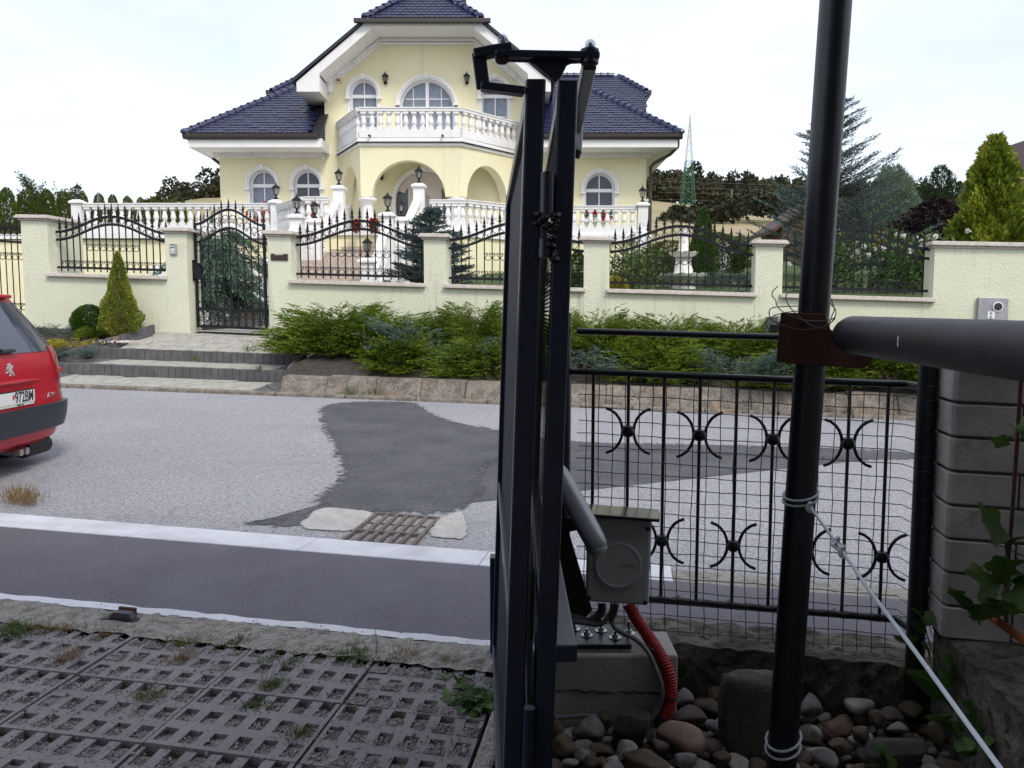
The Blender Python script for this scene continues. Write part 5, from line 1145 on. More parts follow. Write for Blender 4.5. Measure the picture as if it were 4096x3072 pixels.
# leaning pole with bracket and pipe ---------------------------------------------------
def polex(z): return .715 + (z - .253) * .0745 / 1.957
pole = thing('steel_pole', (polex(.05), 2.0, .05), 'leaning black steel pole carrying a rusty bracket in front of the near fence', 'pole')
b = B(); b.tube([(polex(z), 2.0, z) for z in (.03, .6, 1.2, 1.8, 2.4, 3.0)], .038, 28); obj('tube', b, M['polepaint'], pole, smooth=True)
b = B(); b.tube([(polex(.50), 2.0, .492), (polex(.50), 2.0, .50)], .0392, 28); obj('weld_seam', b, M['navyblack'], pole, smooth=True)
d7 = lambda x, y, Y=1.955: atY('d7', x, y, Y)
pl = [(255, 203), (430, 205), (610, 215), (640, 330), (820, 470), (1005, 535), (985, 600), (925, 655), (560, 632), (215, 598), (235, 400)]
b = B(); P_ = [d7(x, y) for x, y in pl]; n = len(P_); b.add(P_ + [p + Vector((0, .007, 0)) for p in P_], [tuple(range(n)), tuple(range(2 * n - 1, n - 1, -1))] + [(i, i + n, (i + 1) % n + n, (i + 1) % n) for i in range(n)]); obj('rusty_bracket', b, M['rust'], pole, bevel=.0015)
b = B(); b.prism([(380, 300), (395, 285), (455, 288), (470, 305), (455, 325), (395, 322)], lambda x, d, y: d7(x, y, 1.9535 + d), 0, .001); obj('slot', b, M['blackmetal'], pole)
b = B(); c = d7(185, 300, 1.97); b.tube([c + Vector((-.012, 0, 0)), c + Vector((.035, 0, 0))], .014, 10); b.tube([c + Vector((-.014, 0, 0)), c + Vector((.008, 0, 0))], .022, 6); obj('bracket_bolt', b, M['steel'], pole)
pp = thing('long_steel_pipe', (.82, 1.92, 1.35), 'thick weathered grey pipe running from the pole bracket toward the right edge', 'pipe')
b = B(); b.tube([(.822, 1.93, 1.402), (.82, 1.90, 1.402), (.77, 1.19, 1.396), (.70, .15, 1.392)], [.040, .0455, .0455, .0455], 32); obj('tube', b, M['rustpipe'], pp, smooth=True)
for (x, y) in ((1195, 435), (1630, 495)):
    r_ = ray('d7', x, y); k = .0; 
    # scratch: on the camera side of the pipe
    best = None
    for q in range(200):
        t_ = .3 + q * .009; P_ = Vector((r_[0] * t_, r_[1] * t_, CZ + r_[2] * t_)); ax = .822 + (P_.y - 1.93) * .0676
        if (P_.x - ax) ** 2 + (P_.z - 1.399) ** 2 < .0462 ** 2: best = P_; break
    if best is not None:
        b = B(); blob(b, best, (.0012, .003, .011), 3); obj('paint_chip', b, M['frame'], pp)
# loose wires twisted round the bracket
wr = thing('wire_tangle', d7(500, 230, 1.93), 'thin loose wires twisted around the pole above the rusty bracket', 'wire')
M['wire'] = mat('dull_wire', (.13, .13, .15), .5, .4)
def spl(P, n=8):
    P = [Vector(p) for p in P]; out = []
    for i in range(len(P) - 1):
        p0, p1, p2, p3 = P[max(i - 1, 0)], P[i], P[i + 1], P[min(i + 2, len(P) - 1)]
        for k in range(n):
            u = k / n; out.append(.5 * ((2 * p1) + (p2 - p0) * u + (2 * p0 - 5 * p1 + 4 * p2 - p3) * u * u + (3 * p1 - p0 - 3 * p2 + p3) * u ** 3))
    return out + [P[-1]]
W1 = [[(225, -10), (185, 30), (180, 70), (205, 100), (220, 150), (280, 205), (420, 260), (600, 270), (680, 245)],
      [(390, 150), (250, 155), (180, 165), (155, 200), (175, 260), (280, 310), (420, 340), (560, 325), (640, 290), (690, 250)],
      [(400, 30), (330, 35), (290, 65), (300, 120), (340, 180), (440, 270), (530, 320), (620, 330)],
      [(385, 190), (270, 205), (170, 240), (130, 280), (150, 330), (230, 345)], [(650, 90), (680, 170), (660, 230), (640, 300), (650, 350), (690, 390)], [(640, 120), (690, 180), (685, 240), (630, 310)]]
for k, p in enumerate(W1):
    b = B(); b.tube(spl([d7(x, y, 1.945 - .012 * math.sin(3.14 * i / (len(p) - 1)) - .003 * k) for i, (x, y) in enumerate(p)]), .0013, 5); obj('wire', b, M['wire'], wr, smooth=True)
# cord from the pole
rp_ = thing('nylon_cord', (.75, 1.96, .95), 'pale blue nylon cord knotted to the pole and pulled toward the lower right', 'cord')
b = B(); A = [(.752, 1.958, .966), (.72, 1.71, .945), (.69, 1.50, .925), (.655, 1.22, .90), (.616, .95, .88), (.53, .3, .83)]
b.tube(spl(A), .0036, 8); obj('line', b, M['rope'], rp_, smooth=True)
def loop(z, r, dz): return [(polex(z) + r * math.cos(k * .39269), 2.0 + r * math.sin(k * .39269), z + dz * math.sin(k * .39269 + 1.0)) for k in range(16)]
for z in (.992, .978): b = B(); b.tube(loop(z, .0425, .012), .0034, 6, closed=True); obj('loop', b, M['rope'], rp_, smooth=True)
def knot(c, name='knot', sc=1.0):
    b = B(); c = Vector(c)
    for k in range(3):
        b.tube([c + Vector((.008 * math.cos(a * .7854), .008 * math.sin(a * .7854 + k), .008 * math.sin(a * .7854) + .004 * (k - 1))) * sc for a in range(8)], .0034 * sc, 6, closed=True)
    obj(name, b, M['rope'], rp_, smooth=True)
knot((.750, 1.956, .968)); knot((.722, 1.72, .946)); knot((.714, 1.67, .941)); 
b = B(); b.tube([(.722, 1.72, .950), (.70, 1.69, .948), (.714, 1.66, .936), (.73, 1.70, .938)], .003, 6); obj('tail', b, M['rope'], rp_, smooth=True)
rl = thing('nylon_cord', (.72, 2.0, .3), 'pale cord looped round the foot of the pole above the pebbles', 'cord')
for z, d in ((.335, .018), (.31, .014)): b = B(); b.tube(loop(z, .044, d), .0034, 6, closed=True); obj('loop', b, M['rope'], rl, smooth=True)

# near fence -------------------------------------------------------------------------
TF = 2.87
nf = thing('low_iron_fence', S(.5, TF, .3), 'low black tube fence with round scroll ornaments and green wire netting', 'fence')
for z, r, s0, s1 in ((1.385, .0115, -.2, .70), (1.238, .0125, -.22, .985), (.410, .0135, -.1, .985)):
    b = B(); b.tube([S(s0, TF, z), S(s1 - .06, TF, z + .006), S(s1 - .03, TF - .09, z + .006)], r, 12); obj('rail', b, M['navyblack'], nf, smooth=True)
b = B(); b.tube([S(.957, 2.755, .12), S(.957, 2.755, 1.40)], .030, 18); obj('post', b, M['navyblack'], nf, smooth=True)
b = B(); b.tube([S(-.245, TF, .12), S(-.245, TF, 1.45)], .025, 14); obj('post', b, M['navyblack'], nf, smooth=True)
ob = B(); ob.lathe([(.001, -.024), (.014, -.02), (.023, -.008), (.024, .004), (.018, .017), (.001, .024)], 12)
CENTER = mesh('ornament_ball', ob.v, ob.f, M['navyblack'], True)
oc_ = B(); oc_.tube([(.080 * 1.0 - .072 * math.cos(R(a)) + .012, 0, .083 * math.sin(R(a))) for a in range(-80, 81, 16)], .0058, 6)
ARC = mesh('ornament_arc', oc_.v, oc_.f, M['navyblack'], True)
bars = [-.139 + .1265 * i for i in range(9)]
for i, s in enumerate(bars):
    b = B(); b.tube([S(s, TF, .412), S(s, TF, 1.236)], .0062, 8); br = obj('bar', b, M['navyblack'], nf, smooth=True)
    z = 1.03 if i % 2 == 1 else .635
    if i % 2 == 0 and i == 0: continue
    inst(CENTER, 'ornament_ball', S(s, TF, z), br)
    for a in (0, math.pi): inst(ARC, 'ornament_arc', S(s, TF - .0, z) , br, rot=(0, 0, -YAW + a))
# wire netting: each wire on its own
nt_ = thing('wire_netting', S(.45, TF - .016, .27), 'green coated square wire netting tied to the front of the low fence', 'netting')
def wob(): return rnd.uniform(-.0022, .0022)
ns = 26; nh = 21
sx0 = [-.165 + .0478 * i for i in range(ns - 3)]
for i, s in enumerate(sx0):
    b = B(); P_ = []; e = 0
    for j in range(nh + 2):
        z = .262 + .0468 * j; e = e * .6 + wob(); P_.append(S(s + e + (.012 * math.sin(3.0 * (.5 - z)) if z < .45 else 0), TF - .014 + wob(), min(z, 1.252)))
    b.tube(P_, .0016, 4); obj('wire', b, M['meshgreen'], nt_)
for j in range(nh + 1):
    z = .268 + .0468 * j; b = B(); P_ = []; e = 0; left = -.20 + (.012 * rnd.random())
    n_ = 32
    for i in range(n_ + 1):
        s = left + (.925 - left) * i / n_; e = e * .6 + wob(); sag = (-.012 * math.sin(3.1416 * i / n_) if j < 2 else 0); P_.append(S(s, TF - .016 + wob(), z + e + sag))
    P_ += [S(.945, 2.728, z + .001), S(.962, 2.722, z + .001), S(.984, 2.728, z)]
    if j > 0: P_ += [S(.992, 2.735, z - .005), S(.996, 2.735, z - .022), S(1.002 + wob(), 2.735, z - .042)]
    b.tube(P_, .0016, 4); obj('wire', b, M['meshgreen'], nt_)
# barbed strand along the bottom rail
b = B(); P_ = [S(.1 + .9 * i / 40, TF - .02, .428 + .006 * math.sin(i * 1.7)) for i in range(41)]; b.tube(P_, .0012, 4); P_ = [S(.1 + .9 * i / 40, TF - .02, .430 + .006 * math.sin(i * 1.7 + 2)) for i in range(41)]; b.tube(P_, .0012, 4)
for i in (3, 11, 19, 27, 35):
    c = S(.1 + .9 * i / 40, TF - .02, .43)
    for k in range(4): b.tube([c - Vector((.004, 0, .012)) * (1 if k % 2 else -1) + Vector((k * .003, 0, 0)), c + Vector((.006, -.004, .014)) * (1 if k % 2 else -1) + Vector((k * .003, 0, 0))], .001, 4)
bw = obj('barbed_wire', b, M['wire']); props(bw, 'barbed strand wound along the bottom rail of the low fence', 'wire')
# plinth, block pier, ledge -----------------------------------------------------------
def rough_box(name, s0, s1, t0, t1, z0, z1, m, label, cat, amp=.008, d=.05):
    b = B(); nx = max(2, int((s1 - s0) / d)); ny = max(2, int((t1 - t0) / d)); nz_ = max(2, int((z1 - z0) / d)); idx = {}
    def V(i, j, k):
        if (i, j, k) not in idx:
            idx[(i, j, k)] = len(b.v); rr = lambda: rnd.uniform(-amp, amp)
            b.v.append(tuple(S(s0 + (s1 - s0) * i / nx + rr(), t0 + (t1 - t0) * j / ny + rr(), z0 + (z1 - z0) * k / nz_ + (rr() if k else 0))))
        return idx[(i, j, k)]
    for i in range(nx):
        for j in range(ny): b.f.append((V(i, j, nz_), V(i + 1, j, nz_), V(i + 1, j + 1, nz_), V(i, j + 1, nz_)))
        for k in range(nz_): b.f.append((V(i, 0, k), V(i + 1, 0, k), V(i + 1, 0, k + 1), V(i, 0, k + 1))); b.f.append((V(i, ny, k), V(i, ny, k + 1), V(i + 1, ny, k + 1), V(i + 1, ny, k)))
    for j in range(ny):
        for k in range(nz_): b.f.append((V(0, j, k), V(0, j, k + 1), V(0, j + 1, k + 1), V(0, j + 1, k))); b.f.append((V(nx, j, k), V(nx, j + 1, k), V(nx, j + 1, k + 1), V(nx, j, k + 1)))
    o = obj(name, b, m); return props(o, label, cat)
rough_box('fence_plinth', -.30, 1.6, 2.76, 3.0, -.02, .295, M['darkconc'], 'dark mossy concrete plinth under the low iron fence', 'plinth', .007, .04)
rough_box('pier_ledge', 1.0, 2.4, -.6, 2.72, -.02, .462, M['darkconc'], 'low dark concrete ledge running toward the viewer at the right edge', 'ledge', .005, .09)
bpier = thing('block_pier', S(1.4, 2.8, .46), 'grey pier of chamfered concrete blocks behind the long pipe', 'pier')
b = B(); swb = lambda b, *a: b.box(*a, S)
swb(b, 1.002, 1.80, 2.615, 2.86, .463, 1.318); obj('pier_core', b, M['mortar'], bpier)
for c in range(8):
    z0 = .466 + c * .1075; z1 = z0 + .098
    for (s0, s1) in ([(.98, 1.385), (1.392, 1.815)] if c % 2 else [(.98, 1.18), (1.187, 1.60), (1.607, 1.815)]):
        b = B(); e = rnd.uniform(-.002, .002); ch = .012 if s0 == .98 else 0
        P_ = [(s0, 2.60 + ch), (s0 + ch, 2.60), (s1, 2.60), (s1, 2.614), (1.004, 2.614), (1.006, 2.86), (s0 + .014, 2.86)] if s0 == .98 else [(s0, 2.60), (s1, 2.60), (s1, 2.614), (s0, 2.614)]
        b.prism([(a, q + e) for a, q in P_], lambda a, d, q: S(a, q, d), z0, z1); obj('block', b, M['block'], bpier, bevel=.004)
b = B(); swb(b, .992, 1.83, 2.58, 2.88, 1.326, 1.37); obj('pier_cap', b, M['block'], bpier, bevel=.005)
o0 = atY('g5', 755, 1095, 2.28); o1 = atY('g5', 989, 1262, 2.10); b = B(); b.tube([o0, o1, o1 + (o1 - o0) * 1.5], .0125, 10); ob_ = obj('rusty_rod', b, mat('orange_rust', (.32, .085, .018), .8, col2=(.16, .05, .02), vs=20, bump=.4, bs=80), smooth=True); props(ob_, 'orange rusty steel rod lying on the dark ledge at right', 'rod')

# motor on its concrete block ------------------------------------------------------------
cb = rough_box('concrete_block', -.30, .165, 2.50, 2.74, -.02, .345, M['greyconc'], 'light concrete block carrying the gate motor base plate', 'block', .003, .05)
bpy.data.objects.remove(cb)
b = B(); b.box(.08, .545, 2.50, 2.70, -.02, .340); cb = obj('motor_footing', b, M['greyconc'], bevel=.008); props(cb, 'light grey concrete block carrying the motor base plate', 'concrete block')
b = B()
for i in range(16): x = .085 + .455 * i / 15; 
b.tube([(.09 + .44 * i / 20, 2.4985, .225 + rnd.uniform(-.006, .006) - .02 * i / 20) for i in range(21)], [rnd.uniform(.001, .005) for _ in range(21)], 5); o = obj('casting_crack', b, M['dark'], cb)
mo = thing('gate_motor', (.42, 2.58, .36), 'grey gate motor box with round embossed lid and angled arm', 'gate motor')
d4 = lambda x, y, Y=2.58: atY('d4', x, y, Y)
tl, tr, br_, bl_ = d4(905, 545), d4(1425, 560), d4(1398, 1258), d4(890, 1222)
b = B(); P_ = [bl_, br_, tr, tl]; dv_ = Vector((.01, .11, 0)); b.hexa([bl_, br_, br_ + dv_, bl_ + dv_, tl, tr, tr + dv_, tl + dv_]); obj('box', b, M['boxgrey'], mo, bevel=.010)
def face(x, y, d=0.0): return d4(x, y, 2.58 - d)
ctr = face(1150, 925); ux = (tr - tl).normalized(); uz = (tl - bl_).normalized(); RDI = .077
def disc(r, d0, d1): return [[ctr + ux * (r_ * math.cos(k * .19635)) + uz * (r_ * math.sin(k * .19635)) + Vector((0, -d_, 0)) for k in range(32)] for r_, d_ in ((r * 1.06, d0), (r, d1), (r * .90, d1), (r * .885, d1 - .0015), (.001, d1 - .0015))]
b = B(); b.loft(disc(RDI, -.002, .009)); obj('round_lid', b, M['boxgrey'], mo, smooth=True)
text('embossed_logo', 'Nice', .024, face(1232, 922, .0085), (R(90), 0, 0), mat('emboss_grey', (.30, .32, .33), .5), mo, ext=.0006)
for (x, y) in ((1390, 635), (915, 1192), (1368, 1228), (940, 600)):
    c = face(x, y, .0005); b = B(); b.tube([c, c + Vector((0, -.0006, 0))], .0075, 14); obj('screw_hole', b, M['dark'], mo)
b = B(); h0, h1, h2, h3 = d4(860, 430, 2.72), d4(1478, 478, 2.72), d4(1486, 556, 2.545), d4(925, 512, 2.545)
P_ = [h3, h2, h1, h0]; b.hexa([p - Vector((0, 0, .003)) for p in P_] + P_); hd = obj('rain_hood', b, mat('polished_sheet', (.42, .42, .40), .16, .9), mo)
b = B(); b.hexa([h3 + Vector((0, .005, -.012)), h2 + Vector((0, .005, -.012)), h1 + Vector((0, -.01, -.03)), h0 + Vector((0, -.01, -.03)), h3 + Vector((0, .004, -.004)), h2 + Vector((0, .004, -.004)), h1 + Vector((0, -.01, -.004)), h0 + Vector((0, -.01, -.004))]); obj('hood_seat', b, M['blackmetal'], mo)
# the arm: flattened tube with a rounded end
a0, a1 = atY('g3', 600, 880, 2.66), atY('g3', 920, 1470, 2.46); ax = (a1 - a0).normalized(); sd = ax.cross(Vector((0, 1, 0))).normalized(); up_ = sd.cross(ax); L_ = (a1 - a0).length
rings = []
for u, r_ in ((0, .70), (.02, .85), (.10, .97), (.13, 1.0), (.5, 1.02), (.80, 1.02), (.90, .99), (.96, .90), (1.0, .70), (1.015, .4)):
    rings.append([a0 + ax * (L_ * u) + sd * (.036 * r_ * math.copysign(abs(math.cos(k * .2618)) ** .8, math.cos(k * .2618))) + up_ * (.030 * r_ * math.copysign(abs(math.sin(k * .2618)) ** .8, math.sin(k * .2618))) for k in range(24)])
b = B(); b.loft(rings); am = obj('arm', b, M['alu'], mo, smooth=True)
b = B(); e0 = a0 + ax * (L_ * .965); b.loft([[a0 + ax * (L_ * u) + sd * (.0365 * r_ * math.cos(k * .2618)) + up_ * (.0305 * r_ * math.sin(k * .2618)) + Vector((0, 0, -.010)) for k in range(24)] for u, r_ in ((.90, .985), (.955, .93), (1.0, .74), (1.02, .4))]); obj('end_cap', b, M['boxgrey'], am, smooth=True)
c = atY('g3', 672, 975, 2.61); b = B(); b.bar([c - sd * .022, c + sd * .022], .012, .018, up=up_); obj('release_slot', b, M['blackmetal'], am, bevel=.003)
pl = [(2236, 2070), (2300, 2072), (2312, 2120), (2276, 2128), (2369, 2440), (2336, 2478), (2236, 2470)]
b = B(); b.prism(pl, lambda x, d, y: atY('O', x, y, 2.60 + d), 0, .012); obj('mounting_plate', b, M['blackmetal'], mo, bevel=.002)
b = B(); b.box(.16, .395, 2.515, 2.69, .352, .368); bpz = obj('base_plate', b, M['navy'], mo, bevel=.003)
b = B(); b.box(.17, .28, 2.52, 2.6, .341, .3515); b.box(.285, .39, 2.52, 2.6, .341, .3515); obj('packing_strip', b, M['steel'], mo)
for (x, y) in ((485, 285), (608, 345), (748, 300), (886, 368), (1020, 325)):
    r_ = ray('d5', x, y); k = (.369 - CZ) / r_[2]; c = Vector((r_[0] * k, r_[1] * k, .369))
    b = B(); b.lathe([(.021, 0), (.021, .002), (.012, .0025)], 16, c); b.lathe([(.011, .0025), (.011, .012), (.007, .013)], 6, c); b.lathe([(.0055, .012), (.0055, .022 + .02 * (y < 330)), (.001, .023 + .02 * (y < 330))], 8, c); obj('anchor_bolt', b, M['steel'], mo, smooth=False)
def hose(pts, r, m, name, label, pitch=.0085, depth=.16):
    P = spl(pts, 10); D = [0]
    for i in range(1, len(P)): D.append(D[-1] + (P[i] - P[i - 1]).length)
    def at(d):
        for i in range(1, len(P)):
            if D[i] >= d: u = (d - D[i - 1]) / max(1e-9, D[i] - D[i - 1]); return P[i - 1].lerp(P[i], u)
        return P[-1]
    Q, rr = [], []; n_ = int(D[-1] / pitch)
    for i in range(n_):
        for f_, q in ((.0, 1), (.35, 1), (.5, 1 - depth), (.85, 1 - depth)): Q.append(at((i + f_) * pitch)); rr.append(r * q)
    b = B(); b.tube(Q, rr, 14); o = obj(name, b, m, smooth=False); o.data.shade_smooth(); return props(o, label, 'hose' if r > .012 else 'conduit')
d5 = lambda x, y, Y: atY('d5', x, y, Y)
hr = hose([d5(1015, 40, 2.60), d5(1080, 160, 2.585), d5(1190, 330, 2.56), d5(1290, 480, 2.52), d5(1400, 680, 2.475), d5(1432, 860, 2.46), d5(1425, 1000, 2.455), d5(1395, 1110, 2.45), d5(1340, 1230, 2.45)], .0222, M['redhose'], 'red_hose', 'thick red corrugated hose bending from the motor box into the pebbles')
hose([d5(850, 200, 2.58), d5(900, 290, 2.56), d5(1080, 385, 2.53), d5(1195, 490, 2.485), d5(1280, 660, 2.46), d5(1345, 860, 2.445), d5(1325, 1030, 2.445), d5(1240, 1180, 2.44)], .0085, M['greyhose'], 'grey_conduit', 'thin grey conduit strapped along the red corrugated hose', .0045)
hose([d5(290, 1160, 2.44), d5(450, 1145, 2.46), d5(600, 1140, 2.47), d5(720, 1150, 2.47)], .0085, M['greyhose'], 'grey_conduit', 'thin grey conduit lying on the pebbles at the foot of the concrete block', .0045)
dk_ = mat('dark_corrugated_conduit', (.05, .052, .058), .5)
for k, P_ in enumerate(([(740, 40), (735, 110), (640, 190), (560, 180), (440, 150)], [(770, 40), (765, 120), (700, 200), (600, 215), (460, 190)], [(860, 40), (855, 110), (790, 200), (720, 240), (560, 220), (450, 200)], [(900, 40), (880, 130), (850, 190), (850, 230)])):
    hose([d5(x, y, 2.60 - .008 * k) for x, y in P_], .0095, dk_ if k % 2 else M['greyhose'], 'grey_conduit', ['grey conduit looping left below the motor box, rearmost of the bundle', 'dark conduit looping left below the motor box behind the anchor bolts', 'grey conduit looping low below the motor box over the base plate', 'dark short conduit stub directly left of the red hose'][k], .0045)
for (x, y, r_) in ((1265, 470, .024), (1430, 945, .0245)):
    c = d5(x, y, 2.52 if y < 600 else 2.457); b = B(); q = .4 if y < 600 else .12
    b.tube([c + Vector((r_ * math.cos(k * .4488), r_ * math.sin(k * .4488), -r_ * q * math.cos(k * .4488) + (.012 if k == 3 else 0))) for k in range(14)], .0028, 6, closed=True); obj('cable_tie', b, M['blackmetal'], hr)
b = B(); b.lathe([(.030, -.05), (.032, -.02), (.027, 0), (.024, .012)], 12, d5(1365, 1160, 2.45)); o = obj('hose_sleeve', b, mat('dark_tape', (.04, .03, .035), .6), hr, smooth=True)
# gate stop on the concrete strip
c = onG('d2', 990, 455, .115); gs = thing('gate_stop', S(c[0], c[1], .115), 'small dark steel gate stop on the concrete strip by the white line', 'gate stop')
b = B(); b.box(c[0] - .075, c[0] + .07, c[1] - .03, c[1] + .03, .112, .122, S); obj('foot_plate', b, M['blackmetal'], gs)
b = B(); b.prism([(-.055, .122), (.055, .122), (.04, .150), (-.03, .150)], lambda a, d, q: S(c[0] + a, c[1] + d, q), -.022, .015); obj('wedge', b, mat('worn_steel', (.06, .06, .07), .5, .4), gs, bevel=.002)
b = B(); b.box(c[0] - .03, c[0] + .045, c[1] + .016, c[1] + .028, .122, .158, S); obj('stop_lip', b, M['rust'], gs)

# pebble bed -----------------------------------------------------------------------------
b = B(); V = []; nx, ny = 30, 16
for i in range(nx + 1):
    for j in range(ny + 1): V.append(S(-.385 + (1.0 + .385) * i / nx, .6 + (2.77 - .6) * j / ny, .075 + rnd.uniform(-.012, .012)))
b.add(V, [(i * (ny + 1) + j, (i + 1) * (ny + 1) + j, (i + 1) * (ny + 1) + j + 1, i * (ny + 1) + j + 1) for i in range(nx) for j in range(ny)]); obj('pebble_bed', b, M['soil'], kind='structure')
def stone_mesh(seed, m, flat_=1.0, rough_=.12, sharp=False, blocky=False):
    bm = bmesh.new(); q = random.Random(seed); bmesh.ops.create_icosphere(bm, subdivisions=3 if not blocky else 4, radius=1.0)
    if blocky:                        # broken quarry stone: a sphere pushed out toward a box
        for v in bm.verts: k = max(abs(v.co.x), abs(v.co.y), abs(v.co.z)); v.co = v.co * (.42 + .58 * (.86 / k))
    ph = [(Vector((q.uniform(-1, 1), q.uniform(-1, 1), q.uniform(-1, 1))).normalized(), (q.uniform(1.2, 3.2) if _ < 7 else q.uniform(5, 11)), q.uniform(0, 6), (q.uniform(.3, 1) if _ < 7 else q.uniform(.06, .18))) for _ in range(13)]
    cuts = [(Vector((q.uniform(-1, 1), q.uniform(-1, 1), q.uniform(-.6, 1))).normalized(), q.uniform(.58, .82)) for _ in range(8 if sharp else 5)]
    for v in bm.verts:
        p = v.co.copy(); d = 1 + sum(a * math.sin(p.dot(n_) * f_ + h) for n_, f_, h, a in ph) * rough_ / 2.2
        p = p * d
        for n_, c_ in cuts:
            k = p.dot(n_) - c_
            if k > 0: p -= n_ * k * (.92 if sharp else .7)
        v.co = p
    me = bpy.data.meshes.new('stone'); bm.to_mesh(me); bm.free(); me.materials.append(m); me.shade_smooth(); return me
STC = dict(grey=((.26, .25, .245), (.16, .155, .155)), pale=((.40, .375, .345), (.25, .235, .22)), brown=((.11, .082, .055), (.075, .058, .042)), pink=((.30, .20, .16), (.21, .145, .12)), dark=((.05, .044, .039), (.03, .028, .026)), tan=((.155, .115, .075), (.105, .08, .055)), red=((.13, .065, .042), (.08, .045, .033)), plum=((.125, .095, .088), (.085, .066, .062)))
SMS = {}
for k_, (a_, c_) in STC.items():
    m_ = mat('stone_' + k_, a_, .85, col2=c_, vs=24, lo=.4, hi=.62, col3=tuple(x * .45 for x in c_), vs3=60, lo3=.62, hi3=.72, bump=.5, bs=70, bdist=.004)
    SMS[k_] = [stone_mesh(hash_, m_, rough_=(.34 if k_ in ('dark', 'red') else .26), sharp=(k_ in ('dark', 'red', 'tan', 'brown')), blocky=(k_ in ('dark', 'red'))) for hash_ in (len(k_) * 7 + 1, len(k_) * 7 + 2, len(k_) * 7 + 3)]
def zplane(c_, x, y, z): r_ = ray(c_, x, y); k = (z - CZ) / r_[2]; return Vector((r_[0] * k, r_[1] * k, z))
BIG = [  # crop, centre x,y, width px, height px, colour, label, roll, extra lift
 ('d5', 640, 1260, 320, 250, 'grey', 'rough grey stone at the foot of the concrete block left of the dark stone', 8), ('d5', 1020, 1250, 400, 430, 'dark', 'big dark upright stone before the concrete block beside the red hose', 0),
 ('d5', 1590, 1375, 520, 290, 'pink', 'large pinkish cracked stone right of the red hose foot', -8), ('d5', 1630, 1145, 350, 200, 'plum', 'smooth dark reddish stone touching the red hose foot', -5),
 ('d5', 1910, 935, 300, 140, 'brown', 'flat brown stone leaning on the plinth, upper of two', 0), ('d5', 1900, 1070, 260, 140, 'plum', 'flat reddish brown stone on the plinth, lower of two', 0), ('d5', 1570, 960, 200, 190, 'grey', 'blunt grey stone directly behind the red hose', 10),
 ('d5', 400, 1440, 300, 240, 'tan', 'tan slab with a white vein next to the gate leaf', -20), ('d5', 1190, 1590, 560, 210, 'tan', 'wide flat tan stone at the bottom edge below the dark stone', 0), ('d5', 1000, 1470, 230, 160, 'pale', 'speckled pale oval stone in front of the dark stone', 25),
 ('d5', 1570, 1585, 240, 190, 'grey', 'rounded grey stone at the bottom edge under the pink stone', 0), ('d5', 560, 1520, 210, 130, 'grey', 'small dark grey oval stone beside the tan slab', 10), ('d5', 800, 1190, 200, 170, 'brown', 'brown stone wedged between the grey stone and the dark stone', -40),
 ('d5', 1320, 1440, 210, 150, 'plum', 'brownish stone left of the pink stone', -25), ('d5', 1900, 1270, 260, 130, 'grey', 'grey oval stone left of the standing slab', -25), ('d5', 1950, 1200, 170, 150, 'pale', 'lumpy pale stone beside the standing slab', 0), ('d5', 1290, 1360, 160, 110, 'brown', 'small brown stone under the hose sleeve', -15), ('d5', 1930, 1560, 200, 130, 'brown', 'brown stone at the bottom edge left of the standing slab', 0),
 ('d5', 320, 1250, 140, 250, 'tan', 'tan stone standing against the gate leaf', 60), ('d5', 660, 1600, 240, 130, 'brown', 'flat brown stone at the bottom edge left of centre', 0), ('d5', 460, 1605, 190, 70, 'pale', 'thin pale stone lying at the bottom edge by the gate', 0),
 ('d6', 640, 780, 160, 200, 'grey', 'tall rounded grey stone just right of the pole', 80), ('d6', 990, 795, 260, 140, 'pale', 'broad pale stone right of the pole under the plinth', -5), ('d6', 680, 990, 110, 130, 'pale', 'pale round stone between the pole and the reddish stone', 60), ('d6', 850, 960, 260, 190, 'red', 'angular reddish stone right of the pole', 10),
 ('d6', 1020, 990, 160, 170, 'tan', 'olive tan stone beside the reddish stone', 30), ('d6', 760, 1170, 200, 130, 'grey', 'grey stone at the bottom edge right of the pole', 0), ('d6', 870, 1090, 200, 100, 'brown', 'flat brown stone below the reddish stone', 0), ('d6', 1230, 1150, 520, 250, 'dark', 'large dark rock at the bottom right with a weed on it', 5),
 ('d6', 1130, 890, 130, 150, 'brown', 'brown stone under the pale broad stone', 40), ('d6', 1250, 860, 200, 120, 'plum', 'flat dark stone by the plinth foot', -15), ('d6', 1580, 990, 180, 230, 'brown', 'brown block shaped stone by the ledge', 80), ('d6', 1380, 830, 190, 130, 'brown', 'brown stone in shade by the ledge corner', 0), ('d6', 1290, 950, 150, 90, 'grey', 'small grey stone right of the olive tan stone', 0)]
for k, (c_, x, y, w, h, col_, lab_, roll) in enumerate(BIG):
    s_ = CR[c_][2]; bot = y + h * .38; p = zplane(c_, x, bot, .115); sc_ = p.y / 3159.0 * s_; rx, rz_ = w * sc_ / 2, h * sc_ / 2 * .92
    o = inst(SMS[col_][k % 3], 'stone', p + Vector((0, .3 * rx, rz_ * .72)), None, rot=(R(rnd.uniform(-12, 12)), R(-roll), R(rnd.uniform(-25, 25))), scale=((rz_, min(rx, rz_) * 1.05, rx) if abs(roll) > 50 else (rx, min(rx, rz_ * 1.6), rz_)))
    if abs(roll) > 50: o.rotation_euler = (R(rnd.uniform(-10, 10)), R(roll - 90), R(rnd.uniform(-20, 20))); o.scale = (rx, min(rx, rz_), rz_)
    props(o, lab_, 'stone', 'river stones beside the pole')
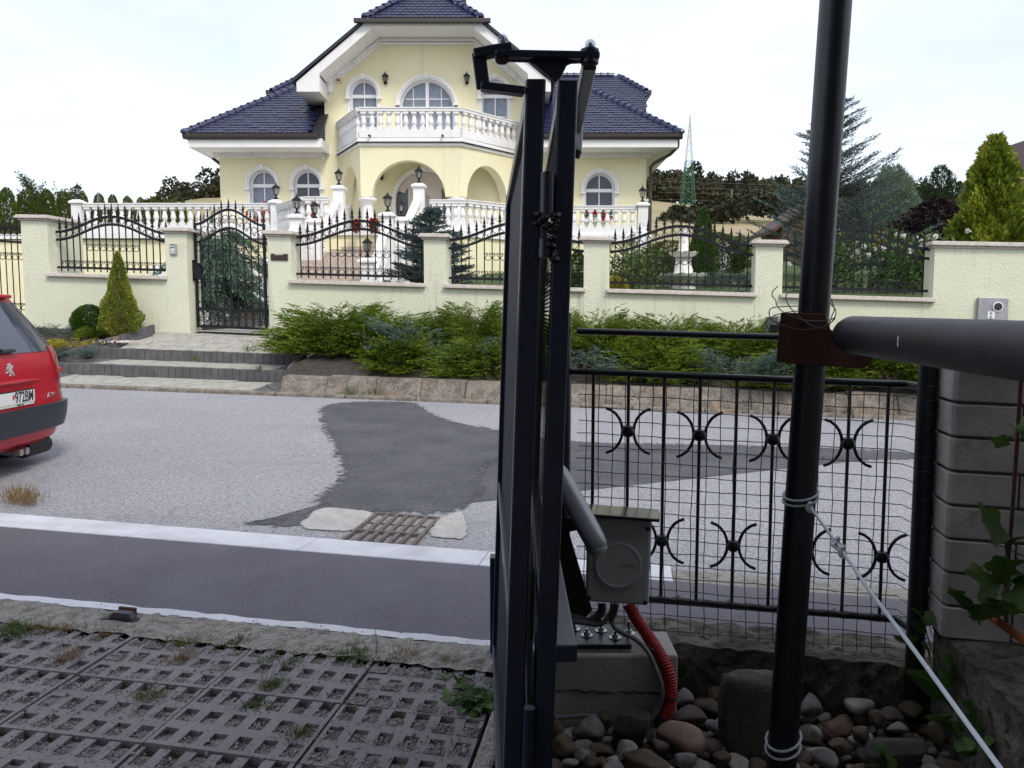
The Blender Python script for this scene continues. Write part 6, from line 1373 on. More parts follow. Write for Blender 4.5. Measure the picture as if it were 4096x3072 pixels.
# the standing slab half behind the pole
p = zplane('d6', 190, 1243, .08); sb_me = stone_mesh(91, mat('lichened_stone', (.085, .078, .066), .95, col2=(.05, .047, .04), vs=16, col3=(.33, .35, .27), vs3=22, lo3=.64, hi3=.68, bump=.8, bs=50, bdist=.008), rough_=.16, sharp=False, blocky=True)
o = inst(sb_me, 'stone', p + Vector((.055, .10, .12)), None, rot=(R(4), R(-4), R(15)), scale=(.135, .07, .165)); props(o, 'tall dark standing slab with pale lichen behind the pole', 'stone', 'river stones beside the pole')
names = list(STC); placed = [(*ST(Vector(o_.location)), max(o_.scale) * .62) for o_ in COL.objects if o_.name.startswith('stone')]
ncnt = 0
for k in range(6000):
    s = rnd.uniform(-.36, 1.0); t = rnd.uniform(2.2, 2.74); r_ = rnd.uniform(.030, .050) if k < 260 else rnd.uniform(.011, .030)
    w_ = S(s, t, 0)
    if w_.x < .56 and w_.y > 2.47: continue
    if any((s - a) ** 2 + (t - c) ** 2 < (.72 * (r_ + q)) ** 2 for a, c, q in placed): continue
    placed.append((s, t, r_)); col_ = rnd.choice(['grey', 'pale', 'pale', 'brown', 'plum', 'tan', 'grey', 'brown'])
    o = inst(SMS[col_][k % 3], 'pebble', S(s, t, .088 + r_ * .45), None, rot=(rnd.uniform(-.3, .3), rnd.uniform(-.3, .3), rnd.uniform(0, 6)), scale=(r_ * rnd.uniform(1, 1.35), r_, r_ * rnd.uniform(.6, .8)))
    props(o, 'small %s pebble lying loose between bigger stones %s' % (dict(plum='reddish brown', grey='grey', pale='pale', brown='brown', tan='tan')[col_], 'left of the red hose' if s < .15 else 'between the red hose and the pole' if s < .52 else 'right of the pole'), 'pebble', 'river pebbles filling the bed'); ncnt += 1
    if ncnt > 298: break
# ================================================================== VEGETATION
def fastmesh(name, V, F, m):
    me = bpy.data.meshes.new(name); V = np.asarray(V, dtype=np.float32); F = np.asarray(F, dtype=np.int32); k = F.shape[1]
    me.vertices.add(len(V)); me.vertices.foreach_set('co', V.ravel()); me.loops.add(F.size); me.loops.foreach_set('vertex_index', F.ravel())
    me.polygons.add(len(F)); me.polygons.foreach_set('loop_start', np.arange(0, F.size, k, dtype=np.int32)); me.polygons.foreach_set('loop_total', np.full(len(F), k, dtype=np.int32))
    me.update(calc_edges=True); me.validate(); me.materials.append(m); return me
def unit(a): return a / np.maximum(np.linalg.norm(a, axis=1, keepdims=True), 1e-9)
def leaves(P, D, L, W, q):
    n = len(P); D = unit(D); r = unit(q.normal(size=(n, 3))); Sd = unit(np.cross(D, r)); U = np.cross(Sd, D)
    L = np.broadcast_to(L, (n,))[:, None] * q.uniform(.7, 1.25, (n, 1)); W = np.broadcast_to(W, (n,))[:, None] * q.uniform(.7, 1.2, (n, 1))
    V = np.stack([P, P + D * L * .45 + Sd * W * .5 + U * W * .12, P + D * L, P + D * L * .45 - Sd * W * .5 + U * W * .12], 1).reshape(-1, 3)
    F = np.arange(4 * n).reshape(n, 4); return V, F
def join(parts):
    Vs, Fs, o = [], [], 0
    for V, F in parts: Vs.append(V); Fs.append(F + o); o += len(V)
    return np.concatenate(Vs), np.concatenate(Fs)
def sprayset(starts, dirs, length, nl, L, W, q, spread=.6):
    """feathery sprays: nl leaflets along each short axis"""
    n = len(starts); u = np.tile(np.linspace(.05, 1, nl), n); idx = np.repeat(np.arange(n), nl); d = unit(dirs)[idx]
    P = starts[idx] + d * (u * np.broadcast_to(length, (n,))[idx])[:, None] + q.normal(size=(n * nl, 3)) * .006
    D = d + q.normal(size=(n * nl, 3)) * spread * (1.15 - u)[:, None]
    return leaves(P, D, L, W, q)
def tubes_np(segs, n=5):
    b = B()
    for pts, r in segs: b.tube(pts, r, n)
    return b
def juniper_mesh(name, seed, rx, ry, h, m, nb=400, L=.062, W=.0165, ns=8, nl=13, flat_=1.0):
    q = np.random.default_rng(seed); st_, di = [], []
    for k in range(nb):
        a = q.uniform(0, 2 * np.pi); e = np.radians(66 * q.uniform(0, 1) ** 1.15) if flat_ > .8 else np.radians(q.uniform(0, 38)); R_ = q.uniform(.72, 1.08)
        tip = np.array([rx * np.cos(a) * np.cos(e) * R_, ry * np.sin(a) * np.cos(e) * R_, h * (np.sin(e) * .95 + .12) * R_])
        for u in np.linspace(.50, 1, ns):
            c = tip * np.array([u, u, u ** .8]); d = tip * np.array([1, 1, .55]); d = d / np.linalg.norm(d)
            sd = np.array([-d[1], d[0], 0]); s_ = q.choice([-1, 1]) * q.uniform(.2, .9)
            st_.append(c + q.normal(size=3) * .02); di.append(d * np.array([1, 1, .25]) + sd * s_ + np.array([0, 0, q.uniform(-.12, .20)]))
    V, F = sprayset(np.array(st_), np.array(di), q.uniform(.14, .28, len(st_)), nl, L, W, q, .42)
    return fastmesh(name, V, F, m)
def shape_mesh(name, seed, prof, N, L, W, m, up=.6, lump=.10, depth=.35, ex=1.0, lumpf=7.0, tuft=1):
    """foliage on a body of revolution; prof [(z, r)]; lumps and gaps from sines"""
    q = np.random.default_rng(seed); z0, z1 = prof[0][0], prof[-1][0]; zz_ = q.uniform(0, 1, N * 3); zs_ = z0 + (z1 - z0) * zz_
    r = np.interp(zs_, [p[0] for p in prof], [p[1] for p in prof]); keep = q.uniform(0, 1, N * 3) < (r / max(p[1] for p in prof)) * .9 + .08
    zs_, r = zs_[keep][:N], r[keep][:N]; n = len(zs_); a = q.uniform(0, 2 * np.pi, n)
    lum = 1 + lump * (np.sin(a * 5 + zs_ * lumpf + seed) + np.sin(a * 3 - zs_ * lumpf * 1.7) + .6 * np.sin(a * 9 + zs_ * lumpf * 2.3)) / 1.6
    rr = r * lum * (1 - depth * q.uniform(0, 1, n) ** 2)
    P = np.stack([rr * np.cos(a) * ex, rr * np.sin(a), zs_], 1); D = np.stack([np.cos(a), np.sin(a), np.full(n, up)], 1) + q.normal(size=(n, 3)) * .35
    if tuft > 1: V, F = sprayset(P, D, L * 1.2, tuft, L, W, q, .8)
    else: V, F = leaves(P, D, L, W, q)
    return fastmesh(name, V, F, m)
LM_ = dict(
 green=leafmat('juniper_green', [(.022, .052, .005), (.072, .132, .009), (.165, .225, .017), (.30, .335, .04)], clump=1.6),
 blue=leafmat('juniper_blue', [(.035, .065, .05), (.07, .115, .09), (.12, .175, .145), (.17, .23, .19)], clump=1.6),
 gold=leafmat('juniper_gold', [(.20, .20, .02), (.42, .36, .03), (.55, .46, .05)], clump=3),
 spruce=leafmat('blue_spruce', [(.035, .055, .05), (.08, .125, .12), (.16, .225, .22)], clump=2),
 cedar=leafmat('blue_cedar', [(.04, .065, .055), (.085, .125, .115), (.17, .225, .21)], clump=1.5, trans=.15),
 weep=leafmat('weeping_conifer', [(.035, .065, .045), (.08, .14, .10), (.16, .24, .17)], clump=2),
 dwarf=leafmat('dwarf_spruce', [(.07, .12, .014), (.17, .22, .03), (.32, .34, .06), (.42, .40, .09)], clump=3),
 ball=leafmat('thuja_ball', [(.02, .055, .006), (.045, .105, .010), (.08, .16, .018)], clump=4),
 hedge=leafmat('thuja_hedge', [(.03, .05, .008), (.07, .105, .014), (.13, .17, .025)], clump=1.0),
 thuja=leafmat('golden_thuja', [(.045, .080, .010), (.13, .19, .018), (.29, .33, .035), (.46, .42, .06)], clump=1.6),
 grey=leafmat('grey_cypress', [(.09, .14, .085), (.16, .22, .145), (.24, .31, .21)], clump=1.5),
 dark=leafmat('dark_pine', [(.008, .02, .008), (.02, .045, .014), (.04, .07, .025)], clump=1),
 purple=leafmat('purple_prunus', [(.010, .006, .008), (.022, .012, .016), (.04, .022, .025)], clump=1.5),
 laurel=leafmat('glossy_shrub', [(.03, .05, .010), (.07, .115, .02), (.14, .19, .04)], clump=2, rough=.35),
 rose=leafmat('rose_leaves', [(.02, .05, .010), (.05, .11, .02), (.10, .18, .035)], clump=2),
 tree=leafmat('loose_tree', [(.03, .05, .02), (.06, .09, .03), (.10, .12, .05)], clump=1),
 forest=leafmat('forest_crowns', [(.022, .027, .014), (.040, .045, .020), (.062, .058, .024), (.085, .066, .028)], clump=.035, trans=.1),
 grass=leafmat('grass_blades', [(.04, .07, .012), (.09, .13, .025), (.20, .19, .07)], clump=9), dry=leafmat('dry_grass', [(.16, .11, .05), (.26, .18, .085), (.33, .25, .13)], clump=9),
 weed=leafmat('weed_leaves', [(.02, .06, .010), (.05, .11, .02), (.09, .16, .035)], clump=9), vine=leafmat('grape_leaves', [(.02, .045, .010), (.05, .10, .02), (.10, .16, .03)], clump=9), red=leafmat('red_petals', [(.45, .01, .015), (.65, .03, .03)], trans=.2), wht=leafmat('white_petals', [(.75, .70, .66), (.85, .83, .80)], trans=.3))
BARK = mat('bark', (.10, .075, .055), .95, col2=(.06, .045, .035), vs=9, bump=.8, bs=30)
def plant(name, loc, label, cat, crown, group=None, rot=0, scale=1, trunk=None, cname='foliage'):
    t_ = thing(name, loc, label, cat, group); inst(crown, cname, loc, t_, rot=(0, 0, rot), scale=scale)
    if trunk: 
        b = B(); 
        for pts, r in trunk: b.tube([Vector(loc) + Vector(p) for p in pts], r, 6)
        obj('trunk', b, BARK, t_, smooth=True)
    return t_
# ---- spreading junipers on the bank ------------------------------------------------------
JG = [juniper_mesh('juniper_foliage', 20 + k, 1.0, .85, .95, LM_['green']) for k in range(3)]
JB = [juniper_mesh('juniper_foliage', 30 + k, 1.0, .85, .80, LM_['blue'], nb=80, flat_=.6) for k in range(2)]
GJ = 'spreading junipers along the street wall'
stem = [([(0, 0, -.1), (.05, .0, .15), (.12, .05, .35)], [.035, .03, .015]), ([(0, 0, -.1), (-.1, .03, .12), (-.25, -.05, .3)], [.03, .025, .012])]
for k, (s, t, z, m_, rot, sc_, lab_) in enumerate([
    (-4.75, 12.35, .62, JG[0], .3, (1.02, .9, 1.0), 'bright green spreading juniper at the left end beside the front steps'), (-3.62, 11.95, .42, JG[1], 1.9, (.88, .7, .72), 'low green juniper hanging over the retaining kerb left of the folding gate'),
    (-3.35, 12.40, .70, JB[0], .8, (.90, .5, 1.15), 'blue grey juniper against the pillar with the small spruce'), (-2.60, 12.70, .72, JG[2], 2.6, (.75, .6, .98), 'yellowish green juniper directly left of the folding gate'),
    (-2.15, 11.95, .42, JG[0], 4.0, (.9, .72, .72), 'green juniper over the kerb just behind the folding gate'), (-.55, 12.65, .68, JG[1], 5.2, (1.05, .6, .95), 'green juniper in front of the pillar right of the folding gate'),
    (-.75, 11.80, .52, JB[1], .2, (.95, .6, .95), 'blue grey juniper over the kerb right of the folding gate'), (.55, 12.65, .70, JG[2], 1.0, (1.0, .6, .90), 'green juniper under the fountain fence panel'),
    (.35, 12.0, .44, JG[1], 3.3, (.8, .7, .75), 'olive green low juniper in front of the fountain panel'), (1.45, 11.85, .54, JB[0], 2.2, (1.0, .6, .95), 'blue grey juniper near the leaning pole, left of it'),
    (1.7, 12.7, .72, JG[0], 5.7, (.95, .6, .88), 'green juniper under the pillar left of the pole'), (2.75, 12.4, .56, JG[2], 4.4, (1.0, .8, .88), 'green juniper right behind the leaning pole'), (3.8, 12.35, .56, JG[0], 2.0, (1.0, .8, .9), 'green juniper below the roses panel right of the pole'),
    (-3.9, 12.55, .66, JG[2], 3.6, (.85, .6, .80), 'green juniper filling the bank behind the low one left of the folding gate'), (-2.75, 12.05, .60, JB[1], 2.9, (.75, .5, .85), 'blue grey juniper squeezed between two green ones left of the folding gate'), (2.4, 11.95, .46, JG[1], .4, (.85, .65, .62), 'low green juniper over the kerb just right of the pole foot'), (-1.4, 12.5, .62, JG[2], 1.4, (.9, .7, .9), 'green juniper hidden mostly behind the folding gate'), (4.95, 12.5, .64, JG[1], .9, (1.0, .7, .95), 'green juniper reaching up to the tall wall over the pipe'), (6.1, 12.5, .64, JG[0], 3.0, (1.0, .7, .98), 'green juniper at the right edge under the steel letter box'), (5.4, 11.9, .46, JB[1], 1.3, (1., .7, .9), 'blue grey juniper at the right behind the block pier')]):
    sc_ = (sc_[0] * 1.1, sc_[1], sc_[2] * .88); p = S(s, t, z); plant('spreading_juniper', p, lab_, 'juniper', m_, GJ, rot - YAW, sc_, stem)
# ---- rockery left of the steps --------------------------------------------------------------
cone = shape_mesh('cone_foliage', 5, [(.0, .34), (.12, .45), (.35, .43), (.6, .34), (.8, .25), (1.0, .18), (1.25, .12), (1.45, .07), (1.55, .01)], 20000, .05, .024, LM_['dwarf'], up=.5, lump=.17, lumpf=8, depth=.45)
c = onT('c1', 980, 1460, 12.75); plant('dwarf_spruce', S(c[0], 12.72, .78), 'dense light green cone shaped dwarf spruce in front of the left wall', 'conifer', cone, None, .4, (.72, .70, .94), [([(0, 0, -.1), (0, 0, .6)], [.03, .01])])
ballm = shape_mesh('ball_foliage', 6, [(0, .20), (.1, .31), (.28, .36), (.45, .31), (.56, .16), (.60, .03)], 11000, .045, .018, LM_['ball'], up=.6, lump=.06, lumpf=8)
c = onT('c1', 725, 1450, 12.75); plant('ball_thuja', S(c[0], 12.75, .75), 'round dark green ball thuja beside the cone shaped spruce', 'shrub', ballm, None, 0, (.80, .8, .92), [([(0, 0, -.1), (0, 0, .3)], [.03, .02])])
for (x, y, t, m_, sc_, lab_, rot) in ((430, 1470, 12.5, JB[0], (.55, .45, .42), 'low blue grey juniper at the foot of the left wall behind the car', .5), (560, 1560, 12.0, juniper_mesh('juniper_foliage', 41, 1.0, .85, .6, LM_['gold'], nb=70, flat_=.5), (.62, .5, .42), 'flat golden yellow juniper between the car and the steps', 1.2),
                                   (590, 1625, 11.6, JB[1], (.60, .35, .30), 'flat blue green juniper in front of the golden one by the steps', 2.2), (820, 1530, 12.35, JB[1], (.30, .3, .22), 'small blue green juniper tuft left of the steps top', 3.3), (780, 1480, 12.6, JG[2], (.35, .3, .22), 'small feathery olive green juniper below the ball thuja', 4)):
    s, z = onT('c1', x, y, t); plant('creeping_juniper', S(s, t, z - .08), lab_, 'juniper', m_, 'small junipers of the left rockery', rot, sc_)
s, z = onT('c1', 930, 1440, 12.3); o = inst(SMS['tan'][0], 'stone', S(s, 12.3, .74), None, scale=(.07, .06, .07)); props(o, 'small tan stone standing below the cone shaped spruce', 'stone')
pts = []
s0_, _ = onT('c1', 960, 1490, 12.4)
for _ in range(500): pts.append((S(s0_ + rnd.gauss(0, .16), 12.4 + rnd.gauss(0, .12), .70 + rnd.uniform(-.01, .02)), rnd.uniform(.008, .018)))
pebble_soup('white_pebbles', pts, islandmat('white_gravel', [(.7, .66, .64), (.6, .5, .47), (.75, .74, .73)]))
# ---- conifers of the front garden --------------------------------------------------------------
def spruce_mesh(name, seed, h, r, m, tiers=16, per=9, droop=.0, L=.05, W=.010, nl=9, irregular=.15, z0=.12, upc=.25, twig=.22, pw=.85):
    q = np.random.default_rng(seed); st_, di, ln = [], [], []; segs = []
    for i in range(tiers):
        u = i / tiers; z = h * (z0 + (1 - z0) * u ** .92); R_ = r * (1 - u) ** pw * q.uniform(1 - irregular, 1 + irregular) + .04 * r
        for k in range(max(3, int(per * (1 - u * .5)))):
            a = q.uniform(0, 6.283); Rk = R_ * q.uniform(1 - irregular * 1.6, 1 + irregular); zt = z + q.uniform(-.5, .5) * h / tiers; n = max(3, int(Rk / .085))
            for j in range(n):
                v = (j + 1) / n; zz_ = zt + Rk * (upc * v - droop * v * v); c = np.array([np.cos(a) * Rk * v, np.sin(a) * Rk * v, zz_]); d = np.array([np.cos(a), np.sin(a), upc - 2 * droop * v])
                for sg in (-1, 0, 1):
                    sd = np.array([-np.sin(a), np.cos(a), 0]) * sg * .85; st_.append(c); di.append(d + sd + q.normal(size=3) * .12 + np.array([0, 0, -droop * .8])); ln.append(twig * (1.1 - .6 * v) * (1 if sg else .7) * min(1, Rk / .5 + .25))
            segs.append(([(0, 0, zt - .05), (np.cos(a) * Rk * .5, np.sin(a) * Rk * .5, zt + Rk * (upc * .5 - droop * .25)), (np.cos(a) * Rk, np.sin(a) * Rk, zt + Rk * (upc - droop))], [.012 + .012 * (1 - u), .008, .002]))
    st_.append(np.array([0, 0, h * .93])); di.append(np.array([0, 0, 1.0])); ln.append(h * .08)
    V, F = sprayset(np.array(st_), np.array(di), np.array(ln), nl, L, W, q, .55)
    return fastmesh(name, V, F, m), segs
def conifer(name, loc, label, cat, ms, rot=0, scale=1, h=2, group=None):
    me, segs = ms; t_ = thing(name, loc, label, cat, group); inst(me, 'foliage', loc, t_, rot=(0, 0, rot), scale=scale)
    b = B(); b.tube([Vector(loc) + Vector((0, 0, -.1)), Vector(loc) + Vector((0, 0, h * .55 * scale)), Vector(loc) + Vector((0, 0, h * .97 * scale))], [.05 * h / 2 * scale, .03 * h / 2 * scale, .004], 7)
    obj('trunk', b, BARK, t_, smooth=True)
    b = B(); ca, sa = math.cos(rot), math.sin(rot)
    for pts, r in segs: b.tube([Vector(loc) + Vector((p[0] * ca - p[1] * sa, p[0] * sa + p[1] * ca, p[2])) * scale for p in pts], [q * scale for q in r], 4, caps=False)
    o = obj('branches', b, BARK, t_, fix=False); o['kind'] = 'stuff'; return t_
p = atY('c6', 1340, 790, 15.6); p.z = 1.5
conifer('blue_spruce', p, 'young blue spruce rising behind the wall pillar left of the folding gate', 'spruce', spruce_mesh('spruce_foliage', 3, 2.05, .85, LM_['spruce'], tiers=17, per=18, L=.065, W=.022, z0=.03, twig=.30), .4, 1.0, 2.05)
p = atY('e4', 1010, 1200, 17.6); p.z = 1.0
conifer('weeping_conifer', p, 'grey green weeping conifer seen through the iron gate', 'conifer', spruce_mesh('weeping_foliage', 8, 2.15, 1.25, LM_['weep'], tiers=17, per=11, droop=.75, upc=.35, L=.075, W=.022, irregular=.35, z0=.30, twig=.34, nl=10, pw=.42), 1.0, 1.10, 2.15)
p = atY('f0', 1795, 660, 19.5); p.z = 2.2
conifer('blue_cedar', p, 'tall open blue cedar half hidden by the leaning pole', 'cedar', spruce_mesh('cedar_foliage', 15, 4.6, 1.42, LM_['cedar'], tiers=26, per=11, droop=-.10, upc=.30, L=.065, W=.019, irregular=.38, z0=.05, twig=.34), .2, 1.0, 4.6)
# ---- plants around the fountain -----------------------------------------------------------------
colm = shape_mesh('column_foliage', 9, [(0, .24), (.3, .31), (.9, .27), (1.35, .15), (1.6, .02)], 9000, .06, .022, LM_['ball'], up=1.3, lump=.08)
def at2(c, x, y, Y, zb): v = atY(c, x, y, Y); v.z = zb; return v
plant('columnar_thuja', at2('c4', 1120, 800, 18.2, 2.0), 'dark green columnar thuja right behind the fountain', 'conifer', colm, None, 0, (.95, .95, 1.15))
plant('columnar_thuja', at2('g2', 850, 1000, 15.5, 1.7), 'small pointed green conifer between the folding gate and the pillar', 'conifer', colm, None, 1, (.95, .95, .62))
def stemmy(seed, n, h, m, r=.35, L=.11, W=.034):
    q = np.random.default_rng(seed); P, D = [], []
    for k in range(n):
        a = q.uniform(0, 6.28); b0 = np.array([q.normal() * r * .45, q.normal() * r * .3, 0]); tip = b0 + np.array([q.normal() * .15, q.normal() * .12, h * q.uniform(.6, 1.05)])
        for u in np.linspace(.12, 1, 22): P.append(b0 + (tip - b0) * u); aa = q.uniform(0, 6.28); D.append(np.array([np.cos(aa), np.sin(aa), .55]))
    return fastmesh('shrub_foliage', *leaves(np.array(P), np.array(D), L, W, q), m)
plant('glossy_shrub', at2('c4', 545, 830, 14.4, 1.75), 'upright glossy leaved shrub left of the fountain behind the fence', 'shrub', stemmy(4, 34, 1.1, LM_['laurel'], .5))
plant('glossy_shrub', at2('c4', 655, 830, 15.2, 1.8), 'lower leafy shrub between the tall glossy shrub and the fountain', 'shrub', stemmy(5, 28, .85, LM_['laurel'], .45))
hs = shape_mesh('bush_foliage', 31, [(0, .55), (.35, .75), (.9, .72), (1.3, .45), (1.5, .05)], 9000, .09, .035, LM_['laurel'], up=.5, lump=.2, depth=.5)
hd2 = shape_mesh('bush_foliage', 32, [(0, .7), (.4, .85), (1.0, .75), (1.5, .45), (1.7, .05)], 9000, .09, .03, LM_['hedge'], up=.5, lump=.2, depth=.5)
for (c_, x, y, Y, zb, m_, sc_, lab_) in (('c4', 880, 760, 20.5, 2.5, hd2, (1.1, 1, .50), 'dense dark bush directly behind the fountain statue'), ('c4', 1230, 760, 20, 2.5, hs, (1.0, 1, .66), 'leafy green bush right of the columnar thuja'), ('c4', 760, 740, 21.5, 2.6, JB[0], (.9, .9, 1.0), 'blue grey bush left behind the fountain'),
        ('c4', 1350, 790, 16.2, 2.0, JB[1], (.75, .6, .55), 'low dark blue juniper on the lawn right of the fountain'), ('c4', 1210, 830, 14.6, 1.78, JB[0], (.7, .4, .25), 'flat blue green juniper at the fountain foot'), ('c4', 470, 830, 14.0, 1.65, shape_mesh('bush_foliage', 33, [(0, .2), (.2, .26), (.36, .18), (.42, .02)], 2500, .05, .02, LM_['gold'], up=.6), (1, 1, 1.1), 'small bright yellow bush at the pillar left of the fountain'),
        ('c4', 820, 660, 18.0, 2.1, hs, (.6, .6, .5), 'yellowish green low bush left of the fountain pedestal'), ('c4', 1420, 560, 27, 3.3, hd2, (1.6, 1.2, .42), 'dark shrub mass beyond the lawn left of the cedar')):
    plant('garden_bush', at2(c_, x, y, Y, zb), lab_, 'bush', m_, 'bushes of the front garden', rnd.uniform(0, 6), sc_)
# roses
def rose(seed):
    q = np.random.default_rng(seed); me = stemmy(seed, 46, 1.15, LM_['rose'], .55, .085, .05); P, D = [], []
    for k in range(17):
        c = np.array([q.normal() * .40, q.normal() * .25, q.uniform(.55, 1.2)])
        for j in range(46): d = q.normal(size=3); d /= np.linalg.norm(d); P.append(c + d * .012); D.append(d)
    return me, fastmesh('rose_blossoms', *leaves(np.array(P), np.array(D), .04, .035, q), LM_['wht'])
for k, (x, Y, lab_) in enumerate(((690, 14.6, 'rose bush with white flowers directly right of the pole'), (1120, 14.4, 'rose bush with white flowers in the middle of the right panel'), (1330, 14.7, 'rose bush full of white flowers at the right end pillar'))):
    me, fl = rose(60 + k); loc = at2('c5', x, 1500, Y, 1.8); t_ = plant('rose_bush', loc, lab_, 'rose bush', me, 'white rose bushes'); inst(fl, 'blossoms', loc, t_)
gc_ = shape_mesh('cypress_foliage', 44, [(0, .55), (.6, .72), (1.6, .68), (2.4, .40), (2.8, .06)], 16000, .16, .025, LM_['grey'], up=2.2, lump=.06, depth=.3, tuft=2)
plant('grey_cypress', at2('c5', 1130, 1300, 27, 2.9), 'soft grey green oval cypress right of the blue cedar', 'cypress', gc_, None, 0, (1.1, 1.1, 1.16))
gb_ = shape_mesh('bush_foliage', 45, [(0, .35), (.3, .48), (.6, .40), (.85, .08)], 4000, .07, .03, LM_['gold'], up=.6, lump=.2)
plant('golden_bush', at2('c5', 1150, 1260, 24, 3.25), 'small golden yellow bush in front of the grey cypress', 'bush', gb_, None, 0, (1.1, 1, 1.0))
th = shape_mesh('thuja_foliage', 46, [(0, .66), (.5, .74), (1.2, .66), (2.0, .44), (2.6, .24), (2.9, .05)], 20000, .12, .07, LM_['thuja'], up=.8, lump=.30, depth=.6, lumpf=5)
plant('golden_thuja', at2('f0', 2140, 520, 15.2, 1.5), 'large yellow green golden thuja rising behind the tall wall at right', 'conifer', th, None, .3, (.90, .9, 1.13), [([(0, 0, -.1), (0, 0, 1.6)], [.06, .01])])
pr_ = shape_mesh('prunus_foliage', 47, [(0, .5), (.5, .9), (1.2, 1.0), (1.9, .7), (2.4, .1)], 12000, .10, .05, LM_['purple'], up=.4, lump=.25, depth=.6)
plant('purple_plum', at2('c5', 1500, 1330, 20, 2.4), 'dark purple leaved plum tree left of the golden thuja', 'tree', pr_, None, .3, (1.15, .9, .80), [([(0, 0, -.4), (0, 0, .8)], [.06, .04])])
pi_ = shape_mesh('pine_foliage', 48, [(0, .4), (.8, .75), (2.0, .8), (3.0, .55), (3.6, .08)], 12000, .14, .03, LM_['dark'], up=.9, lump=.3, depth=.6)
plant('dark_pine', at2('c5', 1520, 1200, 40, 3.2), 'dark green pine behind the purple plum tree', 'pine', pi_, None, .3, (1.35, 1.3, 1.55), [([(0, 0, -.4), (0, 0, 2)], [.1, .05])])
plant('purple_plum', at2('c5', 1330, 1330, 34, 3.2), 'low dark purple shrub between the cypress and the plum tree', 'tree', pr_, None, 1.3, (1.0, .9, .55))
# ---- hedge and trees on the left ------------------------------------------------------------------
hm = [shape_mesh('hedge_foliage', 70 + k, [(0, .40), (1.2, .50), (2.4, .48), (3.2, .40), (3.6, .26), (3.75, .05)], 16000, .10, .035, LM_['hedge'], up=1.3, lump=.06, depth=.3) for k in range(2)]
for k, (x, y, w, Y) in enumerate(((50, 328, 150, 27.0), (202, 346, 150, 28.0), (373, 340, 150, 28.5), (512, 352, 135, 29.5), (660, 355, 105, 33), (795, 368, 108, 35), (905, 380, 100, 37), (1025, 391, 108, 39), (1128, 401, 90, 41), (1240, 398, 85, 43), (1330, 403, 75, 45), (1405, 410, 65, 47), (1470, 412, 62, 49))):
    v = atY('c1', x, y, Y); wd = w * .4973 / 3159 * Y / .96; zb = 1.6 if Y < 31 else 2.2
    plant('hedge_thuja', (v.x, Y, zb), ['leftmost clipped thuja column of the hedge', 'second thuja column from the left edge', 'third thuja column, just left of the sparse tree', 'fourth thuja column, next to the white end pier'][k] if k < 4 else '%s clipped thuja top right of the white end pier, over the long balustrade' % ['first', 'second', 'third', 'fourth', 'fifth', 'sixth', 'seventh', 'eighth', 'ninth'][k - 4], 'thuja', hm[k % 2], 'thuja hedge left of the villa', k * 1.3, (wd, wd, (v.z - zb) / 3.7))
def broad(seed, h, spread, m, nleaf=26, L=.16, W=.07, levels=4, lean=0):
    q = random.Random(seed); segs = []; P = []; D = []; qq = np.random.default_rng(seed)
    def grow(p, d, ln, r, lv):
        pts = [p]; 
        for i in range(3): d = (d + Vector((q.uniform(-.18, .18), q.uniform(-.18, .18), .06))).normalized(); p = p + d * ln / 3; pts.append(p)
        segs.append((pts, [r, r * .85, r * .75, r * .6]))
        if lv == 0:
            for k in range(nleaf): u = q.random(); c = pts[0].lerp(pts[-1], u); P.append(c + Vector((q.gauss(0, .07), q.gauss(0, .07), q.gauss(0, .07)))); D.append(Vector((q.uniform(-1, 1), q.uniform(-1, 1), q.uniform(-.3, 1))))
            return
        for k in range(q.choice((3, 3, 4)) if lv < levels else 5):
            a = q.uniform(0, 6.28); tl = q.uniform(.25, .75) * spread; nd = (d + Vector((math.cos(a) * tl, math.sin(a) * tl, .25))).normalized(); grow(pts[q.choice((1, 2, 3, 3))], nd, ln * q.uniform(.6, .85), r * .55, lv - 1)
    grow(Vector((0, 0, 0)), Vector((lean, 0, 1)), h * .3, h * .012, levels)
    return fastmesh('leaf_crown', *leaves(np.array([tuple(x) for x in P]), np.array([tuple(x) for x in D]), L, W, qq), m), segs
def btree(loc, lab_, seed, h, spread, m, group=None, **k):
    me, segs = broad(seed, h, spread, m, **k); t_ = thing('broadleaf_tree', loc, lab_, 'tree', group); inst(me, 'crown', loc, t_); b = B()
    for pts, r in segs[:1]: b.tube([Vector(loc) + p for p in pts], r, 6)
    obj('trunk', b, BARK, t_); b = B()
    for pts, r in segs[1:]: b.tube([Vector(loc) + p for p in pts], r, 4, caps=False)
    o = obj('limbs', b, BARK, t_, fix=False); o['kind'] = 'stuff'
v = atY('c1', 430, 340, 38); btree((v.x, 38, 2.9), 'loose airy tree with upright twigs above the hedge at left', 12, 6.0, .80, LM_['tree'], nleaf=11, L=.17, W=.07)
v = atY('c1', 780, 360, 42); btree((v.x, 42, 3.2), 'lower spreading bare twigged tree behind the white end pier', 19, 5.2, 1.25, LM_['tree'], nleaf=9, L=.16, W=.07)
v = atY('c1', 1620, 420, 46); btree((v.x, 46, 3.4), 'small grey leaved tree beside the left corner of the villa', 23, 4.2, 1.1, LM_['grey'], nleaf=22, L=.2, W=.09)
